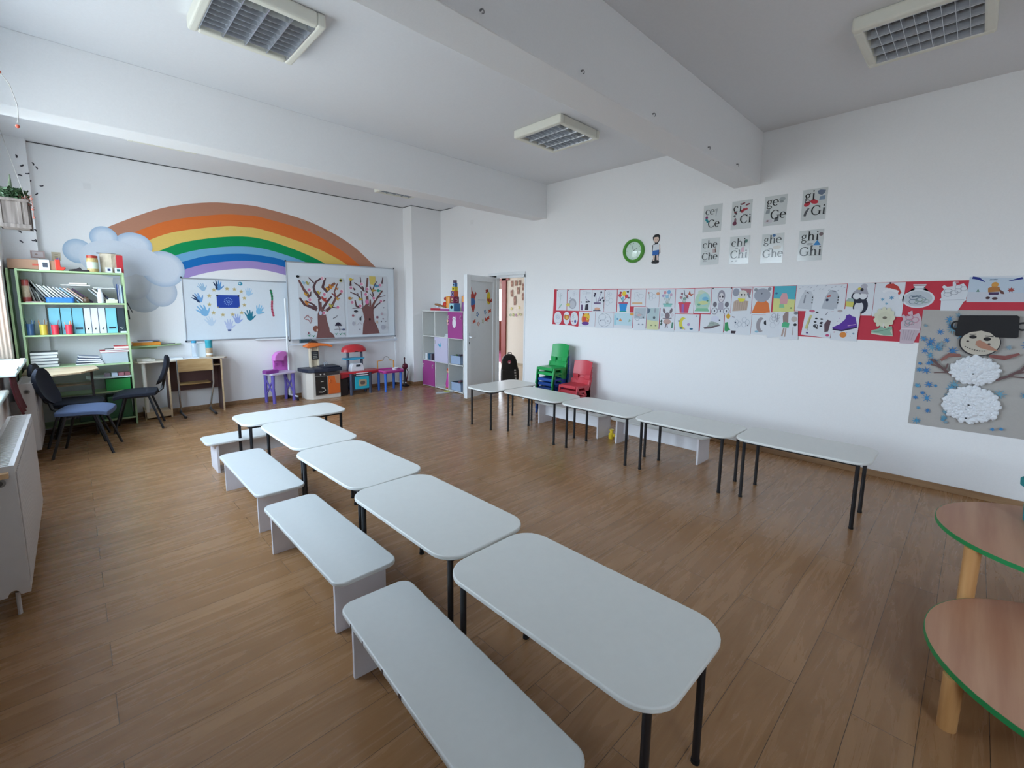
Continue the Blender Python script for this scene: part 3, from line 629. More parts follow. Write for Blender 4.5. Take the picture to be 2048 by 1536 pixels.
def cup(x, z, r_, h_, c, label, pens, cat='pen cup', y=7.572, sq=False):
    t = thing('pen_cup', label, cat, (x, y, z), 0, 'pen cups in the bookcase')
    m = M()
    if sq: m.prism(rrect(2*r_, 2*r_, .008), 0, .004); [m.box(*q, 0, h_) for q in ((-r_, r_, -r_, -r_+.003), (-r_, r_, r_-.003, r_), (-r_, -r_+.003, -r_, r_), (r_-.003, r_, -r_, r_))]
    else: m.lathe([(0, 0), (r_*.93, 0), (r_, h_), (r_-.003, h_), (r_*.88, .005), (0, .005)], n=20)
    m.build('cup_body', mat(c, .35), t, smooth=not sq)
    for k, pc in enumerate(pens):
        a = 2.4*k; m = M(); p0 = Vector((.3*r_*math.cos(a), .3*r_*math.sin(a), .008)); p1 = Vector((1.1*r_*math.cos(a+.4), .8*r_*math.sin(a+.4), h_*rnd.uniform(1.15, 1.45)))
        m.tube([p0, p1, p1+(p1-p0).normalized()*.012], [.0035, .0035, .0006], 6); m.build('pencil', mat(pc, .4), t)
cup(-.357, 1.191, .036, .13, '#2f5278', 'dark blue pen cup at the left of the middle shelf', ['#5577aa', '#334455', '#6688aa', '#2c3e50'])
cup(-.253, 1.191, .035, .12, '#c9b445', 'yellow pen cup, one long white stick leaning out', ['#d9c9a0', '#b2603c', '#7a5030', '#e8e4d6', '#a08040'])
cup(-.158, 1.191, .033, .115, '#d8384a', 'red pen cup left of its twin, nearly empty', ['#883344', '#556677'])
cup(-.04, 1.191, .033, .115, '#d8384a', 'red pen cup holding orange brushes', ['#d98a4a', '#e0a860', '#c97a3a', '#e6c090'])
# lower shelves
for k in range(5): flat(-.39, -.16-.008*(k % 2), .811+.036*k, .034, ('#4f555e', '#6a7078', '#5a5f66', '#7b7f86', '#55595f')[k], ('bottom', 'second', 'third', 'fourth', 'topmost')[k]+' grey notebook of the pile at the left of the lower shelf', .03*(k % 3-1), .22, 'grey notebooks piled on the lower shelf', name='notebook')
for k in range(4): flat(-.02+.012*k, .235-.01*k, .811+.028*k, .02, ('#3e4b63', '#8792a8', '#7f8aa0', '#9aa3b4')[k], ('bottom', 'second', 'third', 'topmost')[k]+' blue-grey folder of the sloping pile in the middle of the lower shelf', .05*(k-1.5), .2, 'blue-grey folders on the lower shelf', name='folder', tl=.04*k)
t = thing('storage_box', 'clear plastic box with red folders on it, right end of the lower shelf', 'box', (.35, YS+.01, .811))
m = M(); m.box(-.125, .125, 0, .003, 0, .13); m.box(-.125, .125, .2, .203, 0, .13); m.box(-.125, -.122, 0, .2, 0, .13); m.box(.122, .125, 0, .2, 0, .13); m.box(-.125, .125, 0, .2, 0, .003); m.build('tub', CLEARP, t)
m = M(); m.box(-.128, .128, -.003, .206, .13, .138); m.build('lid', mat('#dfe8ea', .4), t, bev=.002)
m = M(); m.blob((-.06, .1, .045), .05, .06, .04, jit=.2); m.blob((.05, .1, .04), .05, .05, .035, jit=.2); m.build('contents', mat('#b9c3cc', .8, noise=.3), t)
flat(.215, .49, .950, .022, '#c23a50', 'crimson folder lying on the clear plastic box', .02, .2, name='folder'); flat(.26, .49, .973, .015, '#3a3b44', 'dark folder lying on the crimson one', -.03, .19, name='folder')
flat(.35, .488, .989, .035, '#d5343c', 'thick bright red folder on top of the pile', 0, .17, name='folder')
for k, (x, c, l) in enumerate(((.23, '#8a7a84', 'small mauve box on the thin white lower shelf'), (.30, '#c2ccd6', 'pale grey box in the row on the thin white lower shelf'), (.365, '#a0626a', 'dusty red box in the row on the thin white lower shelf'), (.425, '#8f5158', 'dark red box nearest the right side of the thin white lower shelf'))):
    m = M(); m.box(0, .055, 0, .12, 0, .04); tag(m.build('box', mat(c, .6), bev=.003, loc=(x, YS+.02, .641)), l, 'box', 'small boxes in a row low in the bookcase')
m = M(); m.prism(rrect(.24, .26, .02), 0, .006); m.box(-.12, .12, -.13, -.125, 0, .15); m.box(-.12, .12, .125, .13, 0, .15); m.box(-.12, -.115, -.13, .13, 0, .15); m.box(.115, .12, -.13, .13, 0, .15)
GB = mat('#2f9a4a', .3)
tag(m.build('green_crate', GB, bev=.003, loc=(.355, 7.69, .461)), 'bright green plastic crate on the lowest but one green shelf', 'crate')
m = M(); m.box(-.12, .12, -.13, .13, 0, .28); tag(m.build('green_crate', mat('#2b6a42', .35), bev=.01, loc=(.35, 7.69, .101)), 'dark green plastic crate at the bottom right of the bookcase', 'crate')
m = M(); m.box(-.12, .12, -.13, .13, 0, .25); tag(m.build('green_crate', mat('#28583c', .35), bev=.01, loc=(.08, 7.69, .101)), 'dark green crate at the bottom behind the black chairs', 'crate')
# on top of the bookcase
m = M(); m.box(-.475, -.09, 0, .26, 0, .105); m.box(-.28, -.15, -.001, .0, .04, .06, 1)
tag(m.build('cardboard_box', [mat('#a07c64', .8), mat('#b34b3a', .7)], bev=.004, loc=(0, 7.56, 1.946)), 'long brown cardboard box on top of the bookcase', 'box')
t = thing('picture_frame', 'small standing photo card on top of the bookcase before the cardboard box', 'picture', (-.185, 7.548, 1.941))
m = M(); m.box(-.045, .045, 0, .004, 0, .115); m.build('card', mat('#d8dbe0', .5), t); m = M(); m.box(-.012, .03, -.0015, 0, .03, .085); m.build('image', mat('#3d4350', .5), t)
m = M(); m.prism([(-.03, 0), (.035, 0), (.045, .012), (.06, .03), (.055, .042), (.02, .04), (.015, .05), (.015, .125), (-.03, .125)], 0, .055, ax='y')
tag(m.build('boot_cup', mat('#d63a2a', .35), bev=.006, loc=(-.065, 7.55, 1.941)), 'red boot shaped cup holding pens on top of the bookcase', 'cup')
for k, c in enumerate(('#3d4f9a', '#6b4a9a', '#2f3d7a')):
    m = M(); m.tube([(-.078+.012*k, 7.58, 1.96), (-.08+.014*k, 7.58, 2.085+.004*k)], .004, 6); tag(m.build('pen', mat(c, .4)), ('blue', 'violet', 'dark blue')[k]+' pen standing in the red boot cup', 'pen', 'pens in the red boot cup')
m = M(); m.prism([(-.08, 0), (.1, 0), (.1, .02), (.04, .018), (.02, .05), (-.01, .03), (-.08, .016)], 0, .1, ax='y'); tag(m.build('pencil_case', mat('#2a2226', .6), bev=.004, loc=(.095, 7.55, 1.941)), 'flat black and dark red pouch left of the snack jar', 'pouch')
t = thing('snack_jar', 'clear jar of sweets with a red lid on top of the bookcase', 'jar', (.232, 7.60, 1.941))
m = M(); m.lathe([(.05, 0), (.055, .01), (.055, .15), (.05, .165), (.047, .17)], n=28); m.build('jar_body', mat('#c9b27a', .35, noise=.5, nscale=60), t, smooth=True)
m = M(); m.lathe([(.0556, .04), (.0556, .12)], n=28); m.build('label', mat('#cfdcc8', .5, noise=.15, nscale=25), t, smooth=True)
m = M(); m.lathe([(.051, .168), (.052, .195), (.046, .2), (0, .2)], n=28); m.build('lid', mat('#b23a2c', .35), t, smooth=True)
t = thing('paper_bag', 'crumpled cream paper bag with a red edge on top of the bookcase', 'bag', (.41, 7.66, 1.941))
m = M(); V = []; nx, nz = 9, 8
for side in (0, 1):
    for i in range(nx):
        for j in range(nz):
            q = math.sin(i/(nx-1)*PI); V.append((-.105+.21*i/(nx-1), (-1 if side == 0 else 1)*(.012+.045*q)+.01*(rnd.random()-.5), .235*j/(nz-1)))
F = [(i*nz+j, (i+1)*nz+j, (i+1)*nz+j+1, i*nz+j+1) for i in range(nx-1) for j in range(nz-1)]; N = nx*nz
F += [(N+i*nz+j+1, N+(i+1)*nz+j+1, N+(i+1)*nz+j, N+i*nz+j) for i in range(nx-1) for j in range(nz-1)]
F += [(i*nz, N+i*nz, N+(i+1)*nz, (i+1)*nz) for i in range(nx-1)]+[(i*nz+nz-1, (i+1)*nz+nz-1, N+(i+1)*nz+nz-1, N+i*nz+nz-1) for i in range(nx-1)]+[(j+1, N+j+1, N+j, j) for j in range(nz-1)]+[((nx-1)*nz+j, N+(nx-1)*nz+j, N+(nx-1)*nz+j+1, (nx-1)*nz+j+1) for j in range(nz-1)]
m.add(V, F); m.build('bag_body', mat('#cbbfa8', .6, noise=.2, nscale=12), t)
m = M(); m.box(.045, .11, -.062, -.055, 0, .22); m.build('red_label', mat('#c5303a', .4), t); m = M(); m.box(-.13, .05, -.02, .02, .235, .243); m.build('clip', mat('#4a4a52', .5), t)
for k, x in enumerate((.375, .462)):
    t = thing('small_frame', ('left', 'right')[k]+' one of two little white-edged cards standing before the paper bag', 'card', (x, 7.545, 1.941))
    M().box(-.032, .032, 0, .006, 0, .062).build('card', mat('#dbe3ee', .5), t); M().box(-.012, .016, -.0012, 0, .02, .048).build('image', mat(('#27345e', '#2f5f62')[k], .5), t)
for (x, z, l, w_, h_, c) in ((-.235, 2.13, 'pinkish framed picture on the white pier above the bookcase', .12, .085, '#c9bfc0'), ):
    a = Art(w_, h_, '#b39c98', .01); a.poly([(.12, .15), (.88, .15), (.88, .85), (.12, .85)], c); a.ell(.4, .5, .1, .12, '#a08a84')
    tag(a.put('wall_picture', PAPER, BW, (x-.06, 7.858, z-.04)), l, 'picture')
a = Art(.08, .1, '#cdbfa6'); a.line([(.3, .7), (.7, .75)], .004, '#8a7a60'); a.line([(.3, .5), (.7, .5)], .004, '#9a8a60'); a.ell(.5, .3, .2, .1, '#b09a70')
tag(a.put('note_sheet', PAPER, BW, (-.12, YB-.002, 2.08)), 'small tan note sheet on the end wall above the red boot cup', 'note')
m = M(); m.prism([(.0, .21), (.012, .215), (.055, .09), (.045, .085)], 0, .006, ax='y'); m.prism([(.0, .12), (.014, .12), (.022, 0), (.006, 0)], 0, .006, ax='y')
tag(m.build('scissors', mat('#23252b', .5), loc=(.513, 7.56, 1.36)), 'dark strips hanging on the right side of the bookcase', 'hanging strip')

# ---------------------------------------------------------------- desks and chairs at the left
t = thing('corner_desk', 'light wood desk top in front of the bookcase, black chairs tucked under', 'desk', (0, 0, 0))
m = M(); m.prism([(-.44, 6.98), (-.20, 6.78), (.02, 6.88), (.175, 7.16), (.15, 7.5), (-.44, 7.5)], .785, .805); m.build('desktop', BEECH, t, bev=.003)
m = M(); m.box(-.43, -.41, 7.05, 7.48, 0, .785); m.build('side_panel', mat('#6a4f48', .5), t)
m = M(); m.box(.10, .12, 7.2, 7.48, 0, .785); m.build('side_panel', mat('#3a302f', .6), t)
m = M(); m.box(-.41, .10, 7.3, 7.47, .60, .615); m.build('inner_shelf', BEECH, t)
t = thing('computer_desk', 'light wood computer desk with a white leg, against the end wall', 'desk', (0, 0, 0))
m = M(); m.prism([(.60, 7.60), (.80, 7.595), (1.56, 7.64), (1.60, 7.68), (1.60, 7.93), (.53, 7.93), (.53, 7.66)], .775, .795); m.build('desktop', mat('#d3c6b4', .35, noise=.06, nscale=6), t, bev=.004)
m = M(); m.box(.88, .90, 7.66, 7.93, 0, .775); m.build('side_panel', DARKW, t); m = M(); m.box(.879, .901, 7.655, 7.66, 0, .775); m.build('edge_strip', BEECH, t)
m = M(); m.box(1.51, 1.53, 7.66, 7.93, 0, .775); m.build('side_panel', DARKW, t); m = M(); m.box(1.509, 1.531, 7.655, 7.66, 0, .775); m.build('edge_strip', BEECH, t)
m = M(); m.box(.90, 1.51, 7.88, 7.895, .32, .775); m.build('modesty_panel', DARKW, t)
m = M(); m.box(1.35, 1.51, 7.68, 7.88, .675, .69); m.build('inner_shelf', BEECH, t)
m = M(); m.box(.60, .88, 7.66, 7.92, .02, .10); m.build('plinth', BEECH, t, bev=.003); m = M(); m.box(.60, .615, 7.66, 7.93, 0, .14); m.build('side_panel', BEECH, t)
m = M(); m.cyl((.63, 7.70, .10), (.63, 7.70, .775), .024, n=20); m.build('leg', mat('#e4dfd4', .4), t, smooth=True)
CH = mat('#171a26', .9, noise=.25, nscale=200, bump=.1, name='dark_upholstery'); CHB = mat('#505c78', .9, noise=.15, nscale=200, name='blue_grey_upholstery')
def office_chair(label, loc, rz, seatm=None):
    # faces local +x
    t = thing('office_chair', label, 'chair', loc, rz, 'black upholstered chairs by the bookcase')
    m = M(); n = 10; V = []
    for i in range(n+1):
        for j in range(n+1):
            x = -1+2*i/n; y = -1+2*j/n; a = x*math.sqrt(1-y*y/2); b = y*math.sqrt(1-x*x/2)
            px = .22*(.75*x+.25*a); py = .235*(.7*y+.3*b); V.append((px, py, .475+.012*(1-x**4)*(1-y**4)-.03*max(0, x)**3))
    V2 = [(x, y, z-.045) for x, y, z in V]; N = len(V); k = n+1
    F = [(i*k+j, (i+1)*k+j, (i+1)*k+j+1, i*k+j+1) for i in range(n) for j in range(n)]; F += [(N+q[3], N+q[2], N+q[1], N+q[0]) for q in F]
    ed = [i*k for i in range(k)]+[n*k+j for j in range(1, k)]+[i*k+n for i in range(n-1, -1, -1)]+[j for j in range(n-1, 0, -1)]
    for i in range(len(ed)): a, b = ed[i], ed[(i+1) % len(ed)]; F.append((b, a, N+a, N+b))
    m.add(V+V2, F); m.build('seat', seatm or CH, t, smooth=True, bev=.01)
    m = M(); V = []; H_ = 12; W2 = 8
    for s in (0, 1):
        for i in range(H_+1):
            z = i/H_; ww = .22*math.sqrt(max(.12, 1-abs(2*z-1)**3.2)); lean = -.235-.11*z-.02*math.sin(z*PI)
            for j in range(W2+1):
                y = -1+2*j/W2; V.append((lean+.03*y*y+(-.035 if s else 0)*math.sqrt(max(.05, 1-abs(2*z-1)**4)), ww*y, .545+.36*z))
    N = (H_+1)*(W2+1); k = W2+1
    F = [(i*k+j, i*k+j+1, (i+1)*k+j+1, (i+1)*k+j) for i in range(H_) for j in range(W2)]; F += [(N+q[3], N+q[2], N+q[1], N+q[0]) for q in F]
    ed = [j for j in range(k)]+[i*k+W2 for i in range(1, H_+1)]+[H_*k+j for j in range(W2-1, -1, -1)]+[i*k for i in range(H_-1, 0, -1)]
    for i in range(len(ed)): a, b = ed[i], ed[(i+1) % len(ed)]; F.append((b, a, N+a, N+b))
    m.add(V, F); m.build('backrest', CH, t, smooth=True)
    m = M(); m.tube([(-.05, 0, .428), (-.20, 0, .43), (-.265, 0, .48), (-.30, 0, .64)], .016, 8); m.build('back_support', BLACKM, t, smooth=True)
    for sy_ in (-1, 1):
        m = M(); m.tube([(-.13, sy_*.17, .425), (-.25, sy_*.22, 0)], .0125, 10); m.build('leg', BLACKM, t, smooth=True)
        m = M(); m.tube([(.10, sy_*.17, .425), (.22, sy_*.22, 0)], .0125, 10); m.build('leg', BLACKM, t, smooth=True)
    m = M(); m.box(-.14, .12, -.18, -.16, .41, .43); m.box(-.14, .12, .16, .18, .41, .43); m.box(-.02, .0, -.17, .17, .41, .43); m.build('seat_frame', BLACKM, t)
    return t
office_chair('black chair with a blue-grey lit seat, nearest the radiator', (.03, 6.47, 0), -.22, CHB)
office_chair('black chair behind the blue-grey seated one, tucked under the corner desk', (-.03, 7.02, 0), -.12)
office_chair('black chair facing left beside the computer desk, seen from its side', (.50, 7.27, 0), PI-.15)
t = thing('school_chair', 'wooden school chair with grey tube frame pushed under the computer desk', 'chair', (1.19, 7.62, 0), 0)
m = M(); V = []
for s in (0, 1):
    for i in range(7):
        q = -1+2*i/6
        for z in (.625, .80): V.append((.205*q, -.02-.03*(q*q)+.0+(.01 if s else 0), z+(0 if z < .7 else -.012*q*q)))
F = []
for i in range(6): a = 2*i; F += [(a, a+2, a+3, a+1), (14+a+1, 14+a+3, 14+a+2, 14+a), (a+1, a+3, 14+a+3, 14+a+1), (a, 14+a, 14+a+2, a+2)]
F += [(0, 1, 15, 14), (12, 26, 27, 13)]
m.add(V, F); m.build('backrest', wood('#b08d5c', '#c3a274', .4, 0, 1, 'chair_plywood'), t, smooth=True)
m = M(); m.prism(rrect(.38, .36, .05), .43, .442); 
for i, v in enumerate(m.v): m.v[i] = (v[0], v[1]+.2, v[2])
m.build('seat', wood('#a3804f', '#b7945f', .4, 0, 1, 'seat_plywood'), t, bev=.003)
for s in (-1, 1):
    m = M(); m.tube([(s*.205, -.035, .79), (s*.205, -.03, .45), (s*.19, .10, .20), (s*.18, .16, .05)], .012, 8); m.build('frame_tube', STEEL, t, smooth=True)
    m = M(); m.tube([(s*.18, -.19, .016), (s*.18, .25, .02)], .013, 8); m.tube([(s*.18, .16, .05), (s*.18, .12, .02)], .012, 8); m.build('leg', mat('#55595f', .4, .4), t, smooth=True)
    m = M(); m.tube([(s*.18, -.20, .014), (s*.18, -.15, .015)], .017, 10); m.build('foot_cap', BLACKM, t, smooth=True)
# corner shelf and things on the desk
t = thing('corner_shelf', 'pale green quarter round wall shelf above the computer desk', 'shelf', (.52, YB, 1.0))
m = M(); m.prism([(0, 0)]+[(.58*math.cos(a), -.24*math.sin(a)) for a in [k*PI/24 for k in range(13)]], -.018, 0); m.build('board', GREEN, t, bev=.002)
m = M(); m.box(.02, .3, -.012, -.001, -.06, -.018); m.build('batten', GREEN, t)
m = M(); m.box(0, .30, 0, .17, 0, .042); tag(m.build('folder_box', mat('#e5922c', .5), bev=.003, loc=(.545, 7.755, 1.001)), 'orange folder box lying on the pale green wall shelf', 'folder')
m = M(); m.box(0, .20, 0, .15, 0, .012); m.box(.05, .28, .02, .15, .012, .02, 1); tag(m.build('paper_stack', [mat('#d9dde6', .7), mat('#777f90', .7)], loc=(.56, 7.77, 1.044)), 'few sheets of paper on the orange folder box', 'paper')
m = M(); m.prism([(0, 0), (.11, -.0), (.17, .03), (.1, .05), (0, .05)], 0, .01); tag(m.build('notepad', mat('#4a4a52', .6), loc=(.85, 7.84, 1.001)), 'dark little pad beside the orange folder box', 'notepad')
def deskpaper(x0, x1, y0_, h_, c, label, rz=0):
    m = M(); m.box(0, x1-x0, 0, .2, 0, h_); tag(m.build('paper_sheet', mat(c, .6), loc=(x0, y0_, .796), rotz=rz), label, 'paper', 'papers on the computer desk')
deskpaper(.57, .72, 7.70, .03, '#dcd9cf', 'stack of papers at the left end of the computer desk', .05)
deskpaper(.62, .76, 7.68, .02, '#cfcbc0', 'low pad of paper in front of the left stack', -.05)
deskpaper(.92, 1.07, 7.68, .018, '#e9eef4', 'white papers behind the side chair back on the computer desk', .03)
deskpaper(1.08, 1.26, 7.66, .006, '#eef2f8', 'single white sheet before the blue-capped bottle', -.04)
t = thing('bottle', 'clear plastic bottle with a blue cap on the computer desk', 'bottle', (1.225, 7.78, .796))
m = M(); m.lathe([(.028, 0), (.032, .01), (.032, .17), (.026, .205), (.026, .22)], n=22); m.build('bottle_body', glassy((.85, .9, .95), .75, 'clear_bottle'), t, smooth=True)
m = M(); m.lathe([(.031, .212), (.031, .245), (0, .246)], n=22); m.build('cap', mat('#2c93bd', .35), t, smooth=True)
m = M(); m.box(0, .10, 0, .06, 0, .20); tag(m.build('white_box', mat('#dbe6ea', .5), bev=.003, loc=(1.265, 7.80, .796)), 'white box between the bottle and the snack jar on the desk', 'box')
t = thing('snack_jar', 'snack jar with a turquoise lid at the right of the computer desk', 'jar', (1.405, 7.78, .796))
m = M(); m.lathe([(.04, 0), (.043, .01), (.043, .17), (.04, .18)], n=24); m.build('jar_body', mat('#b39a7c', .4, noise=.45, nscale=45), t, smooth=True)
m = M(); m.lathe([(.0436, .13), (.0436, .19), (.046, .20), (.046, .245), (0, .246)], n=24); m.build('lid', mat('#2f98a8', .4, noise=.3, nscale=40), t, smooth=True)
m = M(); m.lathe([(.0434, .03), (.0434, .055)], n=24); m.build('label', mat('#e4e6e6', .4), t, smooth=True)

# ---------------------------------------------------------------- cube shelf by the door
CS = thing('cube_shelf', 'white cube shelf with pink doors standing beside the open door', 'shelf', (0, 0, 0)); X0, X1 = 4.92, 5.36
YC = [7.53, 7.115, 6.685, 6.25]; ZR = [.02, .51, .985, 1.465]
for i, y in enumerate(YC): M().box(X0, X1, y-.01, y+.01, .0, 1.465).build('upright', WHITE, CS, bev=.0015)
for i, z in enumerate(ZR): M().box(X0, X1, 6.24, 7.54, z-.01, z+.01).build('shelf_board', WHITE, CS, bev=.0015)
m = M(); m.box(X1-.006, X1, 6.25, 7.53, .02, 1.465); m.build('back_panel', mat('#d9dde0', .6), CS)
MAG = mat('#a3438c', .4); LAV = mat('#c9c5de', .45)
def cdoor(c, col, row, ma, hy):
    d = M().box(X0-.018, X0-.002, YC[col+1]+.004, YC[col]-.004, ZR[row]+.004, ZR[row+1]-.004).build('door', ma, CS, bev=.003)
    for s in hy: m = M(); m.tube([(X0-.018, s, ZR[row+1]-.07), (X0-.035, s, ZR[row+1]-.08), (X0-.035, s, ZR[row+1]-.12), (X0-.018, s, ZR[row+1]-.13)], .006, 8); m.build('handle', WHITE, d, smooth=True)
cdoor(0, 2, 2, MAG, [YC[2]-.04, YC[3]+.04]); cdoor(0, 0, 0, MAG, [YC[0]-.05, YC[1]+.05]); cdoor(0, 1, 1, LAV, [YC[1]-.04])
a = Art(.15, .21, '#e8e4ec', .002, outline=ellp(.075, .085, .055, .085, 24)); a.ell(.5, .78, .34, .16, '#e8e4ec'); a.poly([(.22, .84), (.28, 1), (.42, .9)], '#e8e4ec'); a.poly([(.78, .84), (.72, 1), (.58, .9)], '#e8e4ec'); a.ell(.4, .8, .05, .03, '#6a5a70'); a.ell(.6, .8, .05, .03, '#6a5a70'); a.line([(.44, .7), (.56, .7)], .003, '#6a5a70')
tag(a.put('cat_sticker', PAPER, RW, (X0-.0185, 6.56, 1.18)), 'white cat shaped sticker on the magenta door', 'sticker')
a = Art(.08, .13, '#3a3540', .002, outline=ellp(.04, .065, .03, .055, 16)); a.ell(.5, .75, .3, .18, '#e9c9a8'); a.ell(.5, .35, .34, .22, '#d8a0b0'); tag(a.put('doll_sticker', PAPER, RW, (X0-.0185, 6.72, 1.2)), 'small dark-haired doll sticker at the left edge of the magenta door', 'sticker')
a = Art(.13, .14, None); a.z = .001; a.poly([(.05, .85), (.4, .6), (.8, .95), (.7, .55), (.95, .6), (.6, .25), (.55, .0), (.4, .35), (.15, .5)], '#4fb0cf'); a.poly([(.3, .5), (.6, .55), (.5, .35)], '#2f86b8')
tag(a.put('bird_sticker', PAPER, RW, (X0-.0185, 7.00, .76)), 'light blue bird sticker on the pale lavender door', 'sticker')
# things in and on the cube shelf
def crate(loc, label, c='#9fb3d0'):
    t = thing('storage_basket', label, 'basket', loc, 0, 'grey-blue baskets in the cube shelf'); h = .15
    m = M(); m.box(-.16, .16, -.14, .14, 0, .006)
    for q in ((-.16, -.155, -.14, .14), (.155, .16, -.14, .14), (-.16, .16, -.14, -.135), (-.16, .16, .135, .14)): m.box(*q, 0, h)
    m.box(-.168, -.155, -.148, .148, h-.02, h); m.box(.155, .168, -.148, .148, h-.02, h); m.box(-.168, .168, -.148, -.135, h-.02, h); m.box(-.168, .168, .135, .148, h-.02, h)
    m.build('basket_body', mat(c, .5), t, bev=.002)
    for k in range(7): M().blob((-.1+.033*k, rnd.uniform(-.09, .09), h-.02), .045, .04, .035, n=8, k=6, jit=.3).build('toy_heap', mat(('#2f3440', '#55704f', '#3d4660', '#7a4a5a', '#48505a', '#8c8f98', '#35506a')[k], .5), t)
crate((5.10, 6.50, .521), 'grey-blue basket of toys in the middle row next to the door leaf'); crate((5.10, 6.49, .031), 'grey-blue basket of toys in the bottom row next to the door leaf')
for k, (y, w_, c, l) in enumerate(((7.43, .06, '#e3e8ee', 'white'), (7.36, .03, '#2c6a86', 'teal'), (7.325, .03, '#27527a', 'dark blue'), (7.29, .025, '#8a8fa0', 'grey'), (7.262, .02, '#5a4a5a', 'dull plum'))):
    m = M(); m.box(0, .17, 0, w_, 0, .12); tag(m.build('book', mat(c, .5), bev=.002, loc=(4.95, y, .521)), l+' small book in the left column of the cube shelf', 'book', 'small books in the cube shelf')
m = M(); m.box(0, .2, 0, .12, 0, .03); m.box(.02, .18, .01, .11, .03, .055); tag(m.build('white_box', mat('#cfd6da', .5), bev=.003, loc=(4.94, 6.72, .996)), 'small pale boxes on the upper middle cube next to the magenta door', 'box')
t = thing('doll', 'pink dressed toy doll in the bottom middle cube', 'toy', (4.975, 6.765, .031))
m = M(); m.lathe([(.05, .02), (.055, .1), (.035, .2), (.03, .27), (.018, .29)], n=14); m.build('dress', mat('#c2429c', .6), t, smooth=True)
m = M(); m.blob((0, 0, .33), .035, .035, .04); m.build('head', mat('#e0a590', .6), t, smooth=True); m = M(); m.blob((.006, 0, .345), .04, .042, .042); m.build('hair', mat('#b8553c', .7), t, smooth=True)
m = M(); m.tube([(-.02, -.02, .03), (-.05, -.02, .01)], .012, 8); m.tube([(-.02, .02, .03), (-.05, .02, .01)], .012, 8); m.build('legs', mat('#d08a4a', .6), t, smooth=True)
m = M(); m.box(-.1, .1, -.16, .16, 0, .045); m.box(-.097, .1, -.157, .157, .045, .052, 1); tag(m.build('game_box', [mat('#b43242', .5), mat('#e6e8ee', .5)], bev=.002, loc=(5.06, 7.15, 1.476)), 'flat red game box at the left on top of the cube shelf', 'box')
m = M(); m.box(-.1, .1, -.14, .14, 0, .035); m.box(-.097, .1, -.137, .137, .035, .05, 1); tag(m.build('game_box', [mat('#a5348a', .5), mat('#ece6f0', .5)], bev=.002, loc=(5.06, 6.86, 1.476)), 'flat magenta box beside the red game box', 'box')
m = M(); m.prism([(-.14, 0), (.16, .05), (.15, .08), (-.15, .02)], -.03, .03, ax='x'); tag(m.build('wooden_plank_toy', mat('#9a6f4a', .6), loc=(4.98, 6.98, 1.53), rotz=.1), 'brown wooden plank toy lying across the two flat boxes', 'toy')
m = M(); m.blob((0, 0, .02), .03, .06, .022, n=10, k=6); m.blob((0, -.05, .04), .02, .025, .02, 1, n=8, k=5); tag(m.build('toy_animal', [mat('#dfe3ee', .4), mat('#2a2c44', .5)], smooth=True, loc=(5.0, 7.14, 1.53)), 'small white and dark toy animal lying on the red game box', 'toy')
t = thing('toy_drum', 'orange and red toy drum on top of the cube shelf', 'toy', (5.07, 6.84, 1.528))
m = M(); m.lathe([(.085, 0), (.08, .05), (.07, .14), (.072, .20), (.06, .215), (0, .215)], n=24); m.build('drum_body', mat('#e89b3a', .35), t, smooth=True)
m = M(); m.blob((-.07, .055, .06), .035, .055, .055, n=12); m.build('red_ear', mat('#d3392f', .4), t, smooth=True); m = M(); m.blob((-.04, .075, .17), .03, .035, .035, n=12); m.build('red_knob', mat('#b8312f', .4), t, smooth=True)
def scube(y, z, s, cf, cs, hole, label, x=5.0, dark='#15161c'):
    t = thing('stacking_cube', label, 'toy cube', (x, y, z), .0, 'stacking cubes on the cube shelf'); h = s/2
    M().box(-h, h, -h, h, 0, s).build('cube_body', [mat(cs, .35)], t, bev=.003)
    a = Art(s*.92, s*.92, cf, .0008)
    if hole == 'round': a.ell(.5, .5, .3, .32, '#b9b3dd'); a.ell(.5, .5, .17, .18, dark)
    elif hole == 'drop': a.poly([(.5, .95), (.78, .4), (.7, .12), (.3, .12), (.22, .4)], '#f2d9a8'); a.ell(.5, .38, .15, .18, dark)
    elif hole == 'square': a.ell(.5, .5, .3, .26, dark)
    elif hole == 'S': a.line([(.7, .8), (.4, .82), (.3, .68), (.45, .55), (.65, .45), (.68, .28), (.5, .18), (.28, .25)], s*.09, '#d9a9b8')
    o = a.build('cube_face', PLAST, t); o.matrix_basis = Matrix.Translation((-h-.0004, h*.92, s*.04)) @ RW.to_4x4()
    if hole == 'drop':
        a = Art(s*.92, s*.92, '#7a2c4c', .0008); a.line([(.68, .82), (.35, .82), (.33, .58), (.6, .6), (.7, .42), (.6, .22), (.3, .2)], s*.1, '#d9a0b4')
        o = a.build('cube_face', PLAST, t); o.matrix_basis = Matrix.Translation((-h*.92, -h-.0004, s*.04)) @ BW.to_4x4()
scube(6.60, 1.476, .14, '#a9dbe0', '#4f86b4', 'square', 'pale turquoise and blue bottom cube of the toy tower'); scube(6.60, 1.617, .115, '#8f3158', '#7a2c4c', 'drop', 'dark red cube with a drop cutout, second of the tower')
scube(6.60, 1.733, .10, '#6a5a94', '#d8683a', 'round', 'violet and orange cube with a round hole in the tower'); scube(6.59, 1.834, .078, '#e6d23c', '#d8c02f', 'square', 'yellow cube in the upper part of the tower')
scube(6.585, 1.913, .062, '#8fb4de', '#3f6fa8', 'square', 'blue cube second from the top of the tower'); scube(6.585, 1.976, .05, '#5f4a66', '#6a4a60', 'none', 'small plum cube at the very top of the tower')
m = M(); m.lathe([(.05, 0), (.05, .27), (0, .28)], n=20); m.lathe([(.051, .16), (.051, .265), (0, .285)], n=20, m=1)
